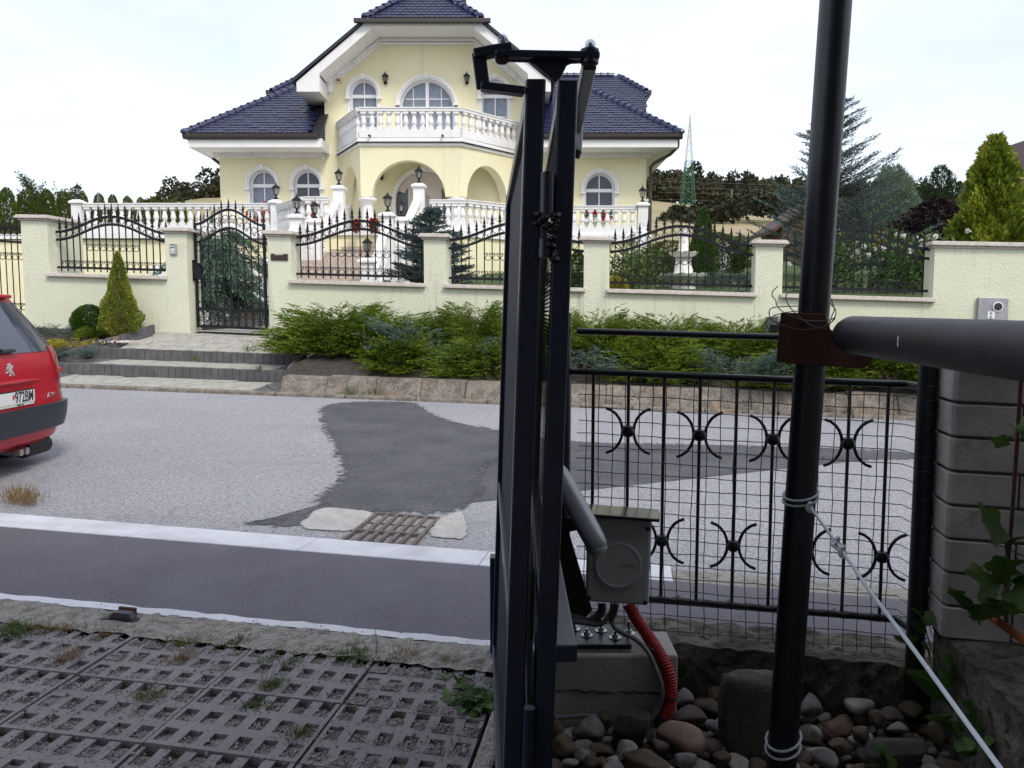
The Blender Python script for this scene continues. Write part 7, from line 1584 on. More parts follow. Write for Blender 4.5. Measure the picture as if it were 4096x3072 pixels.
# ---- forest on the ridge -----------------------------------------------------------------------------
q = np.random.default_rng(5); P, D, Ls = [], [], []
def crown(X, Y, z, r, h):
    n = 170; d = unit(q.normal(size=(n, 3))); d[:, 2] = np.abs(d[:, 2]) * 1.0 - .25; c = np.array([X, Y, z + h * .55]); P.append(c + d * np.array([r, r, h * .5]) * q.uniform(.75, 1.05, (n, 1))); D.append(d * .6 + q.normal(size=(n, 3)) * .5)
for row in range(7):
    Y = 302 + row * 13
    for X in np.arange(18, 330, 3.9):
        X_ = X + q.normal() * 2; r = q.uniform(2.6, 4.6); crown(X_, Y + q.normal() * 3, zT(X_, Y) - 1, r, q.uniform(14, 20) if row else q.uniform(8, 13))
    for X in np.arange(-330, -60, 4.8):
        X_ = X + q.normal() * 2
        if -148 < X_ < -60: r = q.uniform(2.8, 4.8); crown(X_, Y + q.normal() * 3, zT(X_, Y) - 1, r, (q.uniform(9, 13) * sm(X_, -152, -128) + 2) if row else 5)
P, D = np.concatenate(P), np.concatenate(D); fo = inst(fastmesh('forest', *leaves(P, D, 1.5, 1.2, q), LM_['forest']), 'forest', (0, 0, 0)); props(fo, 'mixed autumn wood covering the ridge behind the stubble field', 'wood', None, 'stuff')
# nearer dark wood at the right behind the cypress
P, D = [], []
for X in np.arange(34, 120, 2.6):
    for row in range(3):
        Y = 150 + row * 9; X_ = X + q.normal(); crown(X_, Y, zT(X_, Y) - 1, q.uniform(2.0, 3.4), q.uniform(7, 11) * lerp1(X_, [34, 46, 60, 120], [.35, .7, 1, 1]))
P, D = np.concatenate(P), np.concatenate(D); fo = inst(fastmesh('wood', *leaves(P, D, 1.0, .7, q), leafmat('near_wood', [(.014, .018, .010), (.03, .034, .014), (.055, .048, .02)], clump=.08, trans=.1)), 'forest', (0, 0, 0)); props(fo, 'dark nearer wood behind the plum tree and cypress', 'wood', None, 'stuff')
# ---- grass and weeds --------------------------------------------------------------------------------
def tuft_mesh(name, seed, n, h, r, m, w=.004):
    q = np.random.default_rng(seed); P = np.stack([q.normal(size=n) * r * .5, q.normal(size=n) * r * .5, np.zeros(n)], 1); D = np.stack([q.normal(size=n) * .6, q.normal(size=n) * .6, np.ones(n)], 1); return fastmesh(name, *leaves(P, D, h, w, q), m)
TG = [tuft_mesh('grass_tuft', k, 130, .055, .06, LM_['grass']) for k in (1, 2)]; TD = [tuft_mesh('grass_tuft', k, 130, .06, .055, LM_['dry'], .003) for k in (3, 4)]
GT = 'grass tufts in the lattice paving'
def tuft(c, x, y, m_, sc_, lab_, zl=.112, cat='grass tuft', nm='grass_tuft', grp=GT):
    s, t = onG(c, x, y, zl); return inst(m_, nm, S(s, t, zl - .004), None, rot=(0, 0, rnd.uniform(0, 6)), scale=(tuple(x * y for x, y in zip(sc_ if hasattr(sc_, '__len__') else (sc_,) * 3, (1.0, 1.0, .62)))), label=lab_, cat=cat, group=grp)
tuft('d2', 100, 590, TG[0], 1.3, 'green tuft at the left edge where the paving begins'); tuft('d2', 120, 520, TG[1], (1.2, 1, .8), 'flat green weed at the left edge by the concrete strip'); tuft('d2', 550, 770, TD[0], (1, 1, 1.1), 'straw coloured tuft standing out in the left of the paving')
tuft('d2', 540, 540, TD[1], (1.6, .8, .8), 'reddish dry tuft below the gate stop'); tuft('d2', 860, 580, TD[0], (1.2, .8, .8), 'dry tuft below and right of the gate stop'); tuft('d2', 330, 530, TD[1], (1.5, .7, .7), 'dry tuft left of the gate stop')
tuft('d2', 1450, 640, TG[1], (1.2, .8, .7), 'green tuft at the upper edge of the paving in the middle'); tuft('d2', 1600, 640, TD[1], (1.3, .8, .6), 'dark dry tuft beside the bent stalk'); tuft('d2', 1870, 650, TG[0], (1.2, .8, .8), 'green tuft right of the dark dry tuft')
tuft('d2', 1190, 1085, TG[1], (.9, .8, .8), 'green tuft filling one paver hole in the middle'); tuft('d2', 2040, 1170, TG[0], (1.0, .8, .7), 'green tuft with a red petal in the paving'); tuft('d2', 2180, 990, TG[1], (.8, .8, .7), 'green tuft right of centre in a paver hole'); tuft('d2', 1460, 780, TD[0], (.9, .8, .8), 'dry mossy tuft beside a paver joint')
tuft('d3', 870, 740, TG[0], (2.1, 1.1, .9), 'large green tuft by the concrete strip near the gate'); tuft('d3', 780, 760, TG[1], (1.2, 1, .8), 'left part green tuft beside the large one'); tuft('d3', 1190, 770, TD[0], (1.3, .9, .9), 'straw coloured tuft right of the large green tuft'); tuft('d3', 1590, 800, TD[1], (.8, .7, .8), 'small orange dry tuft nearest the folding gate')
tuft('d3', 370, 1390, TG[0], (.8, .8, .8), 'green tuft in a hole near the bottom of the paving'); tuft('d3', 180, 980, TG[1], (.8, .8, .6), 'round green tuft in a hole left of centre'); tuft('d3', 320, 820, TG[0], (.8, .7, .6), 'green tuft in a hole of the second paver row'); tuft('d3', 110, 800, TG[1], (.8, .7, .6), 'mossy tuft in a hole of the second paver row at left'); tuft('d3', 590, 720, TG[0], (.8, .7, .6), 'green tuft in the first row right of the strip'); tuft('d3', 400, 715, TG[1], (.8, .7, .6), 'green tuft in the first paver row'); tuft('d3', 200, 700, TG[0], (.8, .7, .5), 'mossy tuft in the first paver row at left')
# verge weeds along the far kerb and the near left kerb
for (x, y, m_, lab_) in ((35, 1085, TD[0], 'dry brown weed by the white kerb at the left edge'), (60, 1092, TD[1], 'second dry weed by the white kerb at the left edge')):
    s, t, z = onR('f0', x, y); inst(m_, 'grass_tuft', S(s, t, z), None, scale=(1.6, 1.6, 2.4), label=lab_, cat='weed', group='weeds by the left kerb')
vg = [tuft_mesh('weed_tuft', 50 + k, 60, .20, .10, LM_['grass'], .008) for k in range(2)]
for k, (x, y, sc_) in enumerate(((700, 850, .9), (760, 858, 1.0), (815, 858, 1.0), (960, 862, .8), (1320, 878, .7), (1545, 884, 1.2), (1600, 888, .9), (1785, 895, 1.1), (1830, 898, .8), (1000, 866, .6), (560, 802, .6), (540, 762, .8), (425, 780, .6))):
    s, t, z = onR('f0', x, y); z = .14
    if x < 650: s, z = onT('f0', x, y, 11.28 + .105 * 1.0)
    if x < 650: t = 11.38
    inst(vg[k % 2], 'weed', S(s, t - .02, z), None, rot=(0, 0, k), scale=sc_, label=['weed at the far kerb where the dark patch begins', 'weed at the far kerb over the left part of the patch', 'weed at the far kerb over the middle of the patch', 'weed at the far kerb right of the dark patch', 'weed at the far kerb seen through the left end of the near fence', 'largest weed at the far kerb between the second and third scroll ornament', 'weed at the far kerb above the third scroll ornament', 'weed at the far kerb right of the leaning pole', 'second weed at the far kerb right of the leaning pole', 'weed at the far kerb closest to the folding gate', 'weed with leafy stem on the lower riser of the front steps', 'weed on the right end of the middle tread of the steps', 'weed in the middle of the step tread left of the leafy one'][k], cat='weed', group='weeds along the far kerb' if x > 650 else 'weeds on the front steps')
# dandelion rosette by the gate
def rosette(seed, n, L, W, m):
    q = np.random.default_rng(seed); V, F = [], []
    for k in range(n):
        a = q.uniform(0, 6.28); e = q.uniform(.15, 1.0); l_ = L * q.uniform(.6, 1.1); d = np.array([np.cos(a) * np.cos(e), np.sin(a) * np.cos(e), np.sin(e)]); sd = np.array([-np.sin(a), np.cos(a), 0]); o = len(V); ns_ = 7
        off = np.array([q.normal() * .04, q.normal() * .03, 0])
        for i in range(ns_ + 1):
            u = i / ns_; w = W * (math.sin(3.14 * min(1, u * .9 + .08)) ** .7) * (1 if i % 2 else .55) if i < ns_ else .001; c = off + d * l_ * u - np.array([0, 0, l_ * .45 * u * u]); V += [c + sd * w, c + np.array([0, 0, -.004]), c - sd * w]
        for i in range(ns_): F += [(o + 3 * i, o + 3 * i + 1, o + 3 * i + 4, o + 3 * i + 3), (o + 3 * i + 1, o + 3 * i + 2, o + 3 * i + 5, o + 3 * i + 4)]
    return fastmesh('rosette', V, F, m)
s, t = onG('d3', 1820, 1130, .115); inst(rosette(3, 46, .105, .018, LM_['weed']), 'dandelion', S(s, t, .112), None, label='leafy green dandelion clump growing against the folding gate', cat='weed')
s, t = onG('d3', 1720, 960, .115); inst(rosette(4, 10, .075, .009, LM_['weed']), 'thistle', S(s, t, .112), None, label='small grey green weed with a bare stalk beside the dandelion', cat='weed')
s, t = onG('d3', 1015, 740, .115); b = B(); p0 = S(s, t, .112); b.tube([p0, p0 + Vector((.004, 0, .05)), p0 + Vector((-.004, 0, .11))], [.0016, .0013, .0008], 4); sk = obj('weed_stalk', b, LM_['weed']); props(sk, 'single thin green stalk rising from the large tuft', 'weed')
# vine and creeper at the right ------------------------------------------------------------------------
def lobed(r, lobes=5):
    pts = []
    for k in range(40):
        a = -math.pi + 2 * math.pi * k / 40; rr = r * (.84 + .12 * math.cos(lobes * a) + .045 * math.cos(20 * a)); 
        if abs(abs(a) - math.pi) < .35: rr *= .55
        pts.append((rr * math.cos(a), rr * math.sin(a), .12 * r * math.cos(2 * a) - .1 * r))
    V = [(0, 0, .03 * r)] + pts; return V, [(0, i + 1, (i + 1) % 40 + 1) for i in range(40)]
V_, F_ = lobed(.05); vl = fastmesh('vine_leaf', V_, F_, LM_['vine']); V_, F_ = lobed(.036, 1); cl = fastmesh('creeper_leaf', V_, F_, LM_['weed'])
gv = thing('grape_vine', atY('g5', 870, 1080, 2.3), 'grape vine with lobed leaves climbing a rusty rod at the right edge', 'vine')
b = B(); b.tube([atY('f0', 2206, 810, 2.12), atY('g5', 940, 0, 2.16), atY('g5', 905, 500, 2.2), atY('g5', 860, 1010, 2.25)], .0055, 8); obj('support_rod', b, mat('rusty_rod', (.12, .045, .025), .8, col2=(.06, .03, .02), vs=30), gv, smooth=True)
b = B(); b.tube(spl([atY('g5', 870, 1150, 2.28), atY('g5', 875, 850, 2.24), atY('g5', 880, 650, 2.22), atY('g5', 845, 560, 2.2)]), [.009] * 26 if False else .007, 8); b.tube(spl([atY('g5', 890, 640, 2.22), atY('g5', 930, 590, 2.2), atY('g5', 989, 580, 2.18)]), .005, 6); b.tube(spl([atY('g5', 740, 610, 2.2), atY('g5', 850, 640, 2.22), atY('g5', 985, 705, 2.2)]), .0018, 5); obj('stem', b, BARK, gv, smooth=True)
for (x, y, sc_, rx_, rz_, Y) in ((795, 485, 1.45, 1.25, 1.5, 2.18), (730, 890, 1.5, 1.0, .5, 2.2), (870, 780, 1.2, 1.1, 2.5, 2.22), (950, 840, 1.5, .8, 4, 2.15), (640, 1030, 1.3, .9, 1, 2.22), (760, 1040, 1.6, .7, 3, 2.2), (560, 960, .8, .9, 2, 2.24), (980, 920, 1.3, .9, 5, 2.1), (860, 1010, 1.3, .6, 2, 2.2)):
    inst(vl, 'leaf', atY('g5', x, y, Y), gv, rot=(rx_, .2 * math.sin(rz_), rz_), scale=sc_)
for (x, y, sc_, rx_, rz_, Y) in ((2190, 930, .7, 1.2, 1, 2.1), (2165, 950, .6, .9, 3, 2.1), (2208, 915, .7, 1.1, 4.5, 2.1)): inst(vl, 'leaf', atY('f0', x, y, Y), gv, rot=(rx_, 0, rz_), scale=sc_)
cr = thing('creeper', atY('g5', 330, 1640, 2.3), 'green creeper with heart shaped leaves in the corner behind the cord', 'creeper')
b = B(); b.tube(spl([atY('g5', 470, 1659, 2.25), atY('g5', 430, 1480, 2.4), atY('g5', 380, 1340, 2.5), atY('g5', 350, 1240, 2.54), atY('g5', 325, 1150, 2.55)]), .002, 5); b.tube(spl([atY('d6', 1900, 1100, 2.12), atY('d6', 1800, 950, 2.2), atY('d6', 1680, 780, 2.28), atY('d6', 1600, 620, 2.4)]), .002, 5); obj('stem', b, LM_['weed'], cr)
for (c_, x, y, sc_, rx_, rz_, Y) in (('g5', 300, 1100, 1.0, .9, 1, 2.5), ('g5', 350, 1110, .9, .8, -1, 2.5), ('g5', 300, 1165, .9, 1.1, 2, 2.5), ('g5', 225, 1240, 1.3, .7, 2.8, 2.48), ('g5', 440, 1215, 1.1, .7, .4, 2.5), ('g5', 350, 1330, 1.0, 1.1, 1, 2.45), ('g5', 330, 1480, 1.5, .8, 2.6, 2.35), ('g5', 390, 1560, 1.8, .9, 2.2, 2.3), ('g5', 510, 1430, 1.5, .9, .8, 2.35), ('g5', 470, 1510, .9, .8, .2, 2.33), ('g5', 470, 1655, 1.1, .8, 1.5, 2.25),
        ('d6', 1610, 850, 1.4, .7, 3, 2.22), ('d6', 1840, 825, 1.3, .8, .6, 2.2), ('d6', 1700, 920, 1.2, .9, 2.6, 2.18), ('d6', 1860, 905, .9, .7, .2, 2.18), ('d6', 1745, 1000, 1.1, 1.1, 1, 2.12), ('d6', 1880, 1060, 1.4, .8, 4, 2.1), ('d6', 1760, 1060, .9, .6, 5, 2.1), ('d6', 1820, 1120, .9, .8, 3, 2.08)):
    inst(cl, 'leaf', atY(c_, x, y, Y), cr, rot=(rx_, .15, rz_), scale=sc_)
sp2 = thing('seedling', atY('d6', 1170, 1200, 2.1), 'small green seedling growing on the dark rock at the bottom right', 'weed')
b = B(); b.tube([atY('d6', 1175, 1230, 2.2), atY('d6', 1160, 1150, 2.2), atY('d6', 1145, 1090, 2.2)], .0015, 5); obj('stem', b, LM_['weed'], sp2)
for (x, y, sc_, rz_) in ((1145, 1095, .6, 0), (1185, 1160, .6, 1.5), (1110, 1215, .6, 3), (1220, 1195, .7, .3), (1160, 1130, .5, 2.2)): inst(cl, 'leaf', atY('d6', x, y, 2.19), sp2, rot=(.8, .1, rz_), scale=sc_)
# ---- flower boxes ----------------------------------------------------------------------------------------
def geranium(c_, x0, x1, y, Y, label, hang=.25, n=9, up_=.12):
    p0, p1 = atY(c_, x0, y, Y), atY(c_, x1, y, Y); t_ = thing('flower_box', (p0 + p1) / 2, label, 'flower box', 'geranium boxes of the villa'); q = np.random.default_rng(int(x0)); P, D, P2, D2 = [], [], [], []
    b = B(); b.box(p0.x, p1.x, Y - .08, Y + .08, p0.z - .14, p0.z); obj('trough', b, M['white'], t_)
    for k in range(260): P.append((q.uniform(p0.x, p1.x), Y - .05 + q.normal() * .05, p0.z + q.uniform(-hang, up_))); D.append(q.normal(size=3) + np.array([0, -.6, .3]))
    inst(fastmesh('geranium_leaves', *leaves(np.array(P) - np.array((p0 + p1) / 2), np.array(D), .07, .06, q), LM_['rose']), 'leaves', (p0 + p1) / 2, t_)
    for k in range(n):
        c = np.array([q.uniform(p0.x, p1.x), Y - .10 - abs(q.normal()) * .04, p0.z + q.uniform(-hang, up_ + .05)])
        for j in range(40): d = q.normal(size=3); d /= np.linalg.norm(d); P2.append(c + d * .03); D2.append(d)
    inst(fastmesh('geranium_flowers', *leaves(np.array(P2) - np.array((p0 + p1) / 2), np.array(D2), .045, .045, q), LM_['red']), 'flowers', (p0 + p1) / 2, t_)
geranium('c2', 465, 630, 1310, 23.85, 'red geranium box under the far left ground floor window', .45, 16); geranium('c2', 835, 880, 1285, 23.85, 'hanging red geraniums under the second ground floor window', .5, 10); geranium('c3', 985, 1195, 1600, 23.85, 'red geranium box under the right window', .08, 13, .12)
geranium('c2', 1130, 1165, 1440, 20.6, 'small red geranium pot at the top left of the granite stairs', .1, 5); geranium('c2', 1235, 1290, 1435, 20.6, 'red geranium pot at the top right of the granite stairs', .15, 9)
q_ = atY('c3', 1085, 1520, 23.9)
# ================================================================== RED CAR
RCX, RCY = -3.835, 6.08
_s, _t = ST((RCX - .7, RCY)); CG = zroad(_s, _t) - SLOPE * _s
AH = R(181.5); hx_, hy_ = math.cos(AH), math.sin(AH)
def C3(x, y, z): return Vector((RCX + x * hx_ + y * hy_, RCY + x * hy_ - y * hx_, CG + z + .033 * (x - .7)))
car = thing('red_car', C3(2, 0, 0), 'red estate car cut off by the left edge, seen from behind', 'car')
M['red'] = mat('red_car_paint', (.42, .003, .020), .35, coat=.2); M['bump'] = mat('dark_bumper_plastic', (.020, .023, .034), .45, bump=.1, bs=300, bdist=.001); M['cglass'] = mat('dark_car_glass', (.030, .038, .065), .06, spec=.8); M['tail'] = mat('red_tail_lens', (.30, .006, .02), .2, coat=.3); M['tyre'] = mat('tyre_rubber', (.015, .015, .016), .85); M['chrome'] = mat('bright_chrome', (.75, .75, .76), .15, 1.0)
SIL = [(.10, .21), (.05, .25), (.02, .40), (.01, .52), (.03, .60), (.035, .70), (.045, .82), (.06, .93), (.08, .985), (.15, 1.10), (.24, 1.24), (.31, 1.34), (.33, 1.40), (.45, 1.44), (.9, 1.50), (1.5, 1.535), (2.1, 1.525), (2.6, 1.46), (3.0, 1.20), (3.25, 1.01), (3.6, .94), (3.95, .80), (4.10, .62), (4.14, .45), (4.10, .28), (3.9, .22), (3.2, .20), (2.0, .20), (.9, .20), (.4, .21)]
WZ = ([.20, .30, .42, .55, .75, .93, 1.0, 1.2, 1.34, 1.42, 1.53], [.72, .80, .84, .855, .855, .84, .82, .74, .675, .62, .52])
def wz(z): return float(np.interp(z, *WZ))
def surf(x, z, f, off=0.0):
    rear = max(0, 1 - x / 1.0); front = max(0, (x - 3.2) / .95); sh = (abs(f) ** 6) * .10 * min(1, rear) - (abs(f) ** 4) * .35 * front if z > .2 else 0
    return C3(x + sh - off * (1 if x < 2 else -1), f * (wz(z) + off * .7), z)
fs_ = [-1, -.97, -.92, -.84, -.72, -.5, -.25, 0, .25, .5, .72, .84, .92, .97, 1]
V = [surf(x, z, f) for x, z in SIL for f in fs_]; nf = len(fs_); ns_ = len(SIL); F = []
for i in range(ns_):
    for j in range(nf - 1): k = (i + 1) % ns_; F.append((i * nf + j, i * nf + j + 1, k * nf + j + 1, k * nf + j))
F.append(tuple(i * nf for i in range(ns_))); F.append(tuple(i * nf + nf - 1 for i in range(ns_))[::-1])
b = B(); b.add(V, F); obj('body', b, M['red'], car, smooth=True)
def patch(name, xz, f0, f1, off, m, parent=car, nfv=9, th=.012):
    b = B(); fs2 = [f0 + (f1 - f0) * j / (nfv - 1) for j in range(nfv)]; n = len(xz)
    V = [surf(x, z, f, off) for x, z in xz for f in fs2] + [surf(x, z, f, off - th) for x, z in xz for f in fs2]; F = []; N = n * nfv
    for i in range(n - 1):
        for j in range(nfv - 1): a = i * nfv + j; F += [(a, a + 1, a + nfv + 1, a + nfv), (N + a + nfv, N + a + nfv + 1, N + a + 1, N + a)]
    for j in range(nfv - 1): F += [(j, N + j, N + j + 1, j + 1), ((n - 1) * nfv + j, (n - 1) * nfv + j + 1, N + (n - 1) * nfv + j + 1, N + (n - 1) * nfv + j)]
    for i in range(n - 1): F += [(i * nfv, (i + 1) * nfv, N + (i + 1) * nfv, N + i * nfv), (i * nfv + nfv - 1, N + i * nfv + nfv - 1, N + (i + 1) * nfv + nfv - 1, (i + 1) * nfv + nfv - 1)]
    b.add(V, F); return obj(name, b, m, parent, smooth=True)
def prof(z0, z1, n=6):
    zs_ = [p[1] for p in SIL[:13]]; xs_ = [p[0] for p in SIL[:13]]; return [(float(np.interp(z0 + (z1 - z0) * i / (n - 1), zs_, xs_)), z0 + (z1 - z0) * i / (n - 1)) for i in range(n)]
patch('rear_window', prof(.965, 1.36, 7), -.93, .93, .006, M['cglass'], nfv=15)
patch('rear_bumper', prof(.33, .535, 6), -1.0, 1.0, .035, M['bump'], nfv=21, th=.04)
for sgn in (-1, 1):
    b_ = patch('tail_light', prof(.72, 1.0, 6), sgn * .76, sgn * 1.0, .012, M['tail'], nfv=9, th=.02)
    c = surf(*prof(.79, .80, 2)[0], sgn * .93, .012); b = B(); blob(b, c, (.012, .03, .025), 2); obj('lamp_lens', b, mat('bright_red_lens', (.5, .015, .012), .25), b_, smooth=True)
    # quarter window along the side
    pts = [(.22, 1.0), (.42, 1.30), (1.3, 1.36), (2.3, 1.36), (2.75, 1.1), (2.85, 1.0)]
    b = B(); V_ = [C3(x, sgn * (wz(z) + .004), z) for x, z in pts]; W_ = [C3(x, sgn * (wz(z) - .01), z) for x, z in pts]; n = len(pts); b.add(V_ + W_, [tuple(range(n)), tuple(range(2 * n - 1, n - 1, -1))] + [(i, i + n, (i + 1) % n + n, (i + 1) % n) for i in range(n)]); obj('side_window', b, M['cglass'], car)
    b = B(); b.tube([surf(x, z, sgn * .99, .004) for x, z in prof(.54, .72, 5)], .0025, 4); obj('panel_gap', b, M['bump'], car)
b = B(); b.box(.30, .46, -.52, .52, 1.395, 1.425, C3); obj('roof_spoiler', b, M['red'], car, bevel=.01)
wsp = [(2.62, 1.43), (3.0, 1.18), (3.2, 1.04)]; patch('windscreen', wsp, -.88, .88, .006, M['cglass'], nfv=9)
for x in (.62, 3.2):
    for y in (-.73, .73):
        c = C3(x, y, .30); ax = Vector((hy_, -hx_, 0)); ux_ = Vector((hx_, hy_, 0)); uz_ = Vector((0, 0, 1)); wp = [(.19, -.085), (.28, -.095), (.30, -.07), (.30, .07), (.28, .095), (.19, .085)]
        b = B(); b.loft([[c + ax * d + (ux_ * math.cos(k * .2244) + uz_ * math.sin(k * .2244)) * r for k in range(28)] for r, d in wp], caps=False); wh = obj('wheel', b, M['tyre'], car, smooth=True)
        b = B(); sg_ = 1 if y > 0 else -1; b.loft([[c + ax * (d * sg_) + (ux_ * math.cos(k * .2244) + uz_ * math.sin(k * .2244)) * r for k in range(28)] for r, d in ((.19, .08), (.17, .06), (.06, .055), (.05, .075), (.001, .078))]); obj('rim', b, M['steel'], wh, smooth=True)
# boot lid crease, number plate, badge
b = B(); b.tube([surf(*prof(.745, .746, 2)[0], f, .010) for f in (-.42, -.2, 0, .2, .42)], [.004, .014, .016, .014, .004], 8); obj('boot_handle', b, M['red'], car, smooth=True)
RZc = math.atan2(hy_, hx_) + math.pi / 2 + math.pi
px0 = prof(.62, .63, 2)[0][0] - .006
def onrear(y, z, d): return C3(px0 - d, y, z)
b = B(); b.box(px0 - .012, px0 + .03, -.27, .27, .555, .68, C3); pf = obj('plate_holder', b, M['blackmetal'], car, bevel=.004)
b = B(); b.box(px0 - .016, px0 - .0125, -.26, .26, .578, .672, C3); npz = obj('number_plate', b, mat('plate_white', (.72, .72, .70), .4), car)
b = B(); b.box(px0 - .0158, px0 - .0127, -.25, .25, .558, .5755, C3); st2 = obj('plate_strip', b, mat('strip_cream', (.60, .58, .50), .5), car)
rotz = math.atan2(hy_, hx_) - math.pi / 2
text('registration', '972BM', .118, onrear(.118, .624, .0175), (R(90), 0, rotz), M['dark'], npz, sx=.74, font_bold=.0015)
text('dealer_lettering', 'FINAL CD', .019, onrear(.06, .567, .017), (R(90), 0, rotz), M['dark'], st2)
b = B(); cpt = [(-.012, .022), (.012, .022), (.012, -.004), (0, -.020), (-.012, -.004)]; b.prism([(a - .022, c_ + .628) for a, c_ in cpt], lambda a, d, q: onrear(a, q, .017 + d), 0, .0006); obj('crest', b, mat('crest_red', (.5, .03, .04), .5), npz); b = B(); b.box(-.032, -.012, 0, 0, 0, 0) if False else b.prism([(-.030, .612), (-.014, .612), (-.022, .620)], lambda a, d, q: onrear(a, q, .0177 + d), 0, .0005); obj('crest_blue', b, mat('crest_blue', (.03, .05, .35), .5), npz)
bx = surf(*prof(.60, .61, 2)[0], .62, .008); text('model_badge', '207 SW', .050, bx, (R(90), 0, rotz + R(8)), M['chrome'], car, ext=.002)
# rampant lion badge
lion = [(.0, -.050), (.020, -.050), (.022, -.042), (.012, -.040), (.016, -.018), (.030, -.034), (.046, -.036), (.050, -.048), (.036, -.050), (.056, -.050), (.054, -.030), (.036, -.016), (.026, .002), (.040, .012), (.044, .030), (.036, .034), (.032, .018), (.022, .012), (.022, .030), (.018, .044), (.008, .052), (-.008, .050), (-.022, .044), (-.026, .036), (-.012, .032), (-.016, .024), (-.034, .026), (-.042, .018), (-.030, .016), (-.040, .008), (-.042, -.002), (-.030, .004), (-.014, .010), (-.010, -.004), (-.030, -.012), (-.036, -.024), (-.026, -.022), (-.006, -.014), (.004, -.022), (.0, -.040), (-.006, -.046)]
zl_ = .845; xl_ = prof(zl_, zl_ + .01, 2)[0][0] - .004
b = B(); b.prism([(a, zl_ + c_) for a, c_ in lion], lambda a, d, q: C3(xl_ - d, a, q), 0, .006); obj('lion_badge', b, mat('satin_chrome', (.8, .8, .82), .35, .6), car)
b = B(); P_ = [surf(*prof(.99, 1.0, 2)[0], f, .03) for f in (-.1, .05, .12)]; b.tube(P_, [.02, .018, .012], 8); P2_ = [surf(*prof(1.0, 1.01, 2)[0], f, .028) for f in (-.5, .0)]; b.tube(P2_, .008, 6); obj('wiper', b, M['bump'], car, smooth=True)
b = B(); b.tube([C3(.03, .16, .185), C3(.3, .16, .19)], .030, 14); b.tube([C3(.03, .08, .185), C3(.3, .08, .19)], .028, 14); obj('exhaust', b, M['steel'], car, smooth=True); b = B(); b.box(.3, 3.9, -.6, .6, .205, .30, C3); obj('underbody', b, M['blackmetal'], car); b = B(); b.tube([C3(.16, .30, .17), C3(.16, .62, .17)], .075, 14); obj('silencer', b, M['blackmetal'], car, smooth=True)

# ================================================================== FOUNTAIN
fp = at2('c4', 980, 838, 15.8, 1.70); fn_ = thing('garden_fountain', fp, 'white two tier garden fountain with a child figure on top', 'fountain')
M['plaster'] = mat('white_cast_stone', (.74, .72, .69), .85, col2=(.60, .575, .545), vs=7, lo=.45, hi=.7, bump=.3, bs=40, bdist=.006)
u_ = .5425 / 3159 * 15.8 / .985
def Z4(y): return atY('c4', 980, y, 15.8).z - fp.z
b = B(); b.lathe([(95 * u_, 0), (95 * u_, Z4(830)), (80 * u_, Z4(822)), (72 * u_, Z4(815)), (68 * u_, Z4(800))], 24, fp); obj('base', b, M['plaster'], fn_, smooth=True)
def bowl(y0, y1, r0, r1, name, lob=12):
    b = B(); n = 96; rings = []
    for (ry, u) in ((y0, 0), (y0 - (y0 - y1) * .35, .55), (y0 - (y0 - y1) * .75, .9), (y1, 1.0)):
        rr = (r0 + (r1 - r0) * u) * u_; sc_ = [1 + .07 * u * abs(math.sin(lob * .5 * 6.28318 * k / n)) for k in range(n)]; dz = [(.022 * u * abs(math.sin(lob * .5 * 6.28318 * k / n)) if u == 1 else 0) for k in range(n)]
        rings.append([fp + Vector((rr * sc_[k] * math.cos(6.28318 * k / n), rr * sc_[k] * math.sin(6.28318 * k / n), Z4(ry) + dz[k])) for k in range(n)])
    last = rings[-1]; rings.append([fp + Vector(((p.x - fp.x) * .88, (p.y - fp.y) * .88, p.z - fp.z - .01)) for p in last]); rings.append([fp + Vector(((p.x - fp.x) * .3, (p.y - fp.y) * .3, Z4(y0) + .03)) for p in last]); b.loft(rings); obj(name, b, M['plaster'], fn_, smooth=True)
bowl(800, 735, 80, 158, 'lower_bowl')
b = B(); n = 40; rings = []
for (y, r) in ((745, 68), (735, 72), (700, 62), (660, 55), (630, 50), (625, 56), (615, 56), (608, 46)): rings.append([fp + Vector((r * u_ * (1 + .10 * math.sin(7 * 6.28 * k / n + y)) * math.cos(6.28318 * k / n), r * u_ * (1 + .10 * math.sin(7 * 6.28 * k / n + y)) * math.sin(6.28318 * k / n), Z4(y))) for k in range(n)])
b.loft(rings); obj('pedestal', b, M['plaster'], fn_, smooth=True)
bowl(610, 575, 45, 100, 'upper_bowl', 10)
# the child figure: one skinned body
sk_v = [(0, 0, 0.0), (0, 0, .05), (.0, 0, .11), (0, -.005, .165), (0, -.008, .20), (0, -.012, .235), (-.025, -.01, -.0), (-.028, -.02, -.06), (-.022, -.01, -.12), (.025, .0, 0), (.03, -.02, -.06), (.024, .0, -.12), (-.045, 0, .155), (-.07, -.02, .11), (-.045, -.05, .085), (.045, 0, .155), (.062, -.005, .21), (.03, -.005, .262), (0, -.012, .265)]
sk_e = [(0, 1), (1, 2), (2, 3), (3, 4), (4, 5), (0, 6), (6, 7), (7, 8), (0, 9), (9, 10), (10, 11), (3, 12), (12, 13), (13, 14), (3, 15), (15, 16), (16, 17), (5, 18)]
sk_r = [.045, .046, .045, .04, .022, .042, .03, .026, .018, .03, .026, .018, .022, .018, .014, .022, .018, .014, .036]
me = bpy.data.meshes.new('child_figure'); me.from_pydata(sk_v, sk_e, []); me.materials.append(M['plaster']); ob_ = inst(me, 'child_figure', fp + Vector((0, 0, Z4(500))), fn_, rot=(0, 0, R(-20)), scale=(1.9, 1.6, 1.2))
md = ob_.modifiers.new('skin', 'SKIN'); md.use_smooth_shade = True; 
for v, r in zip(me.skin_vertices[0].data, sk_r): v.radius = (r, r)
me.skin_vertices[0].data[0].use_root = True
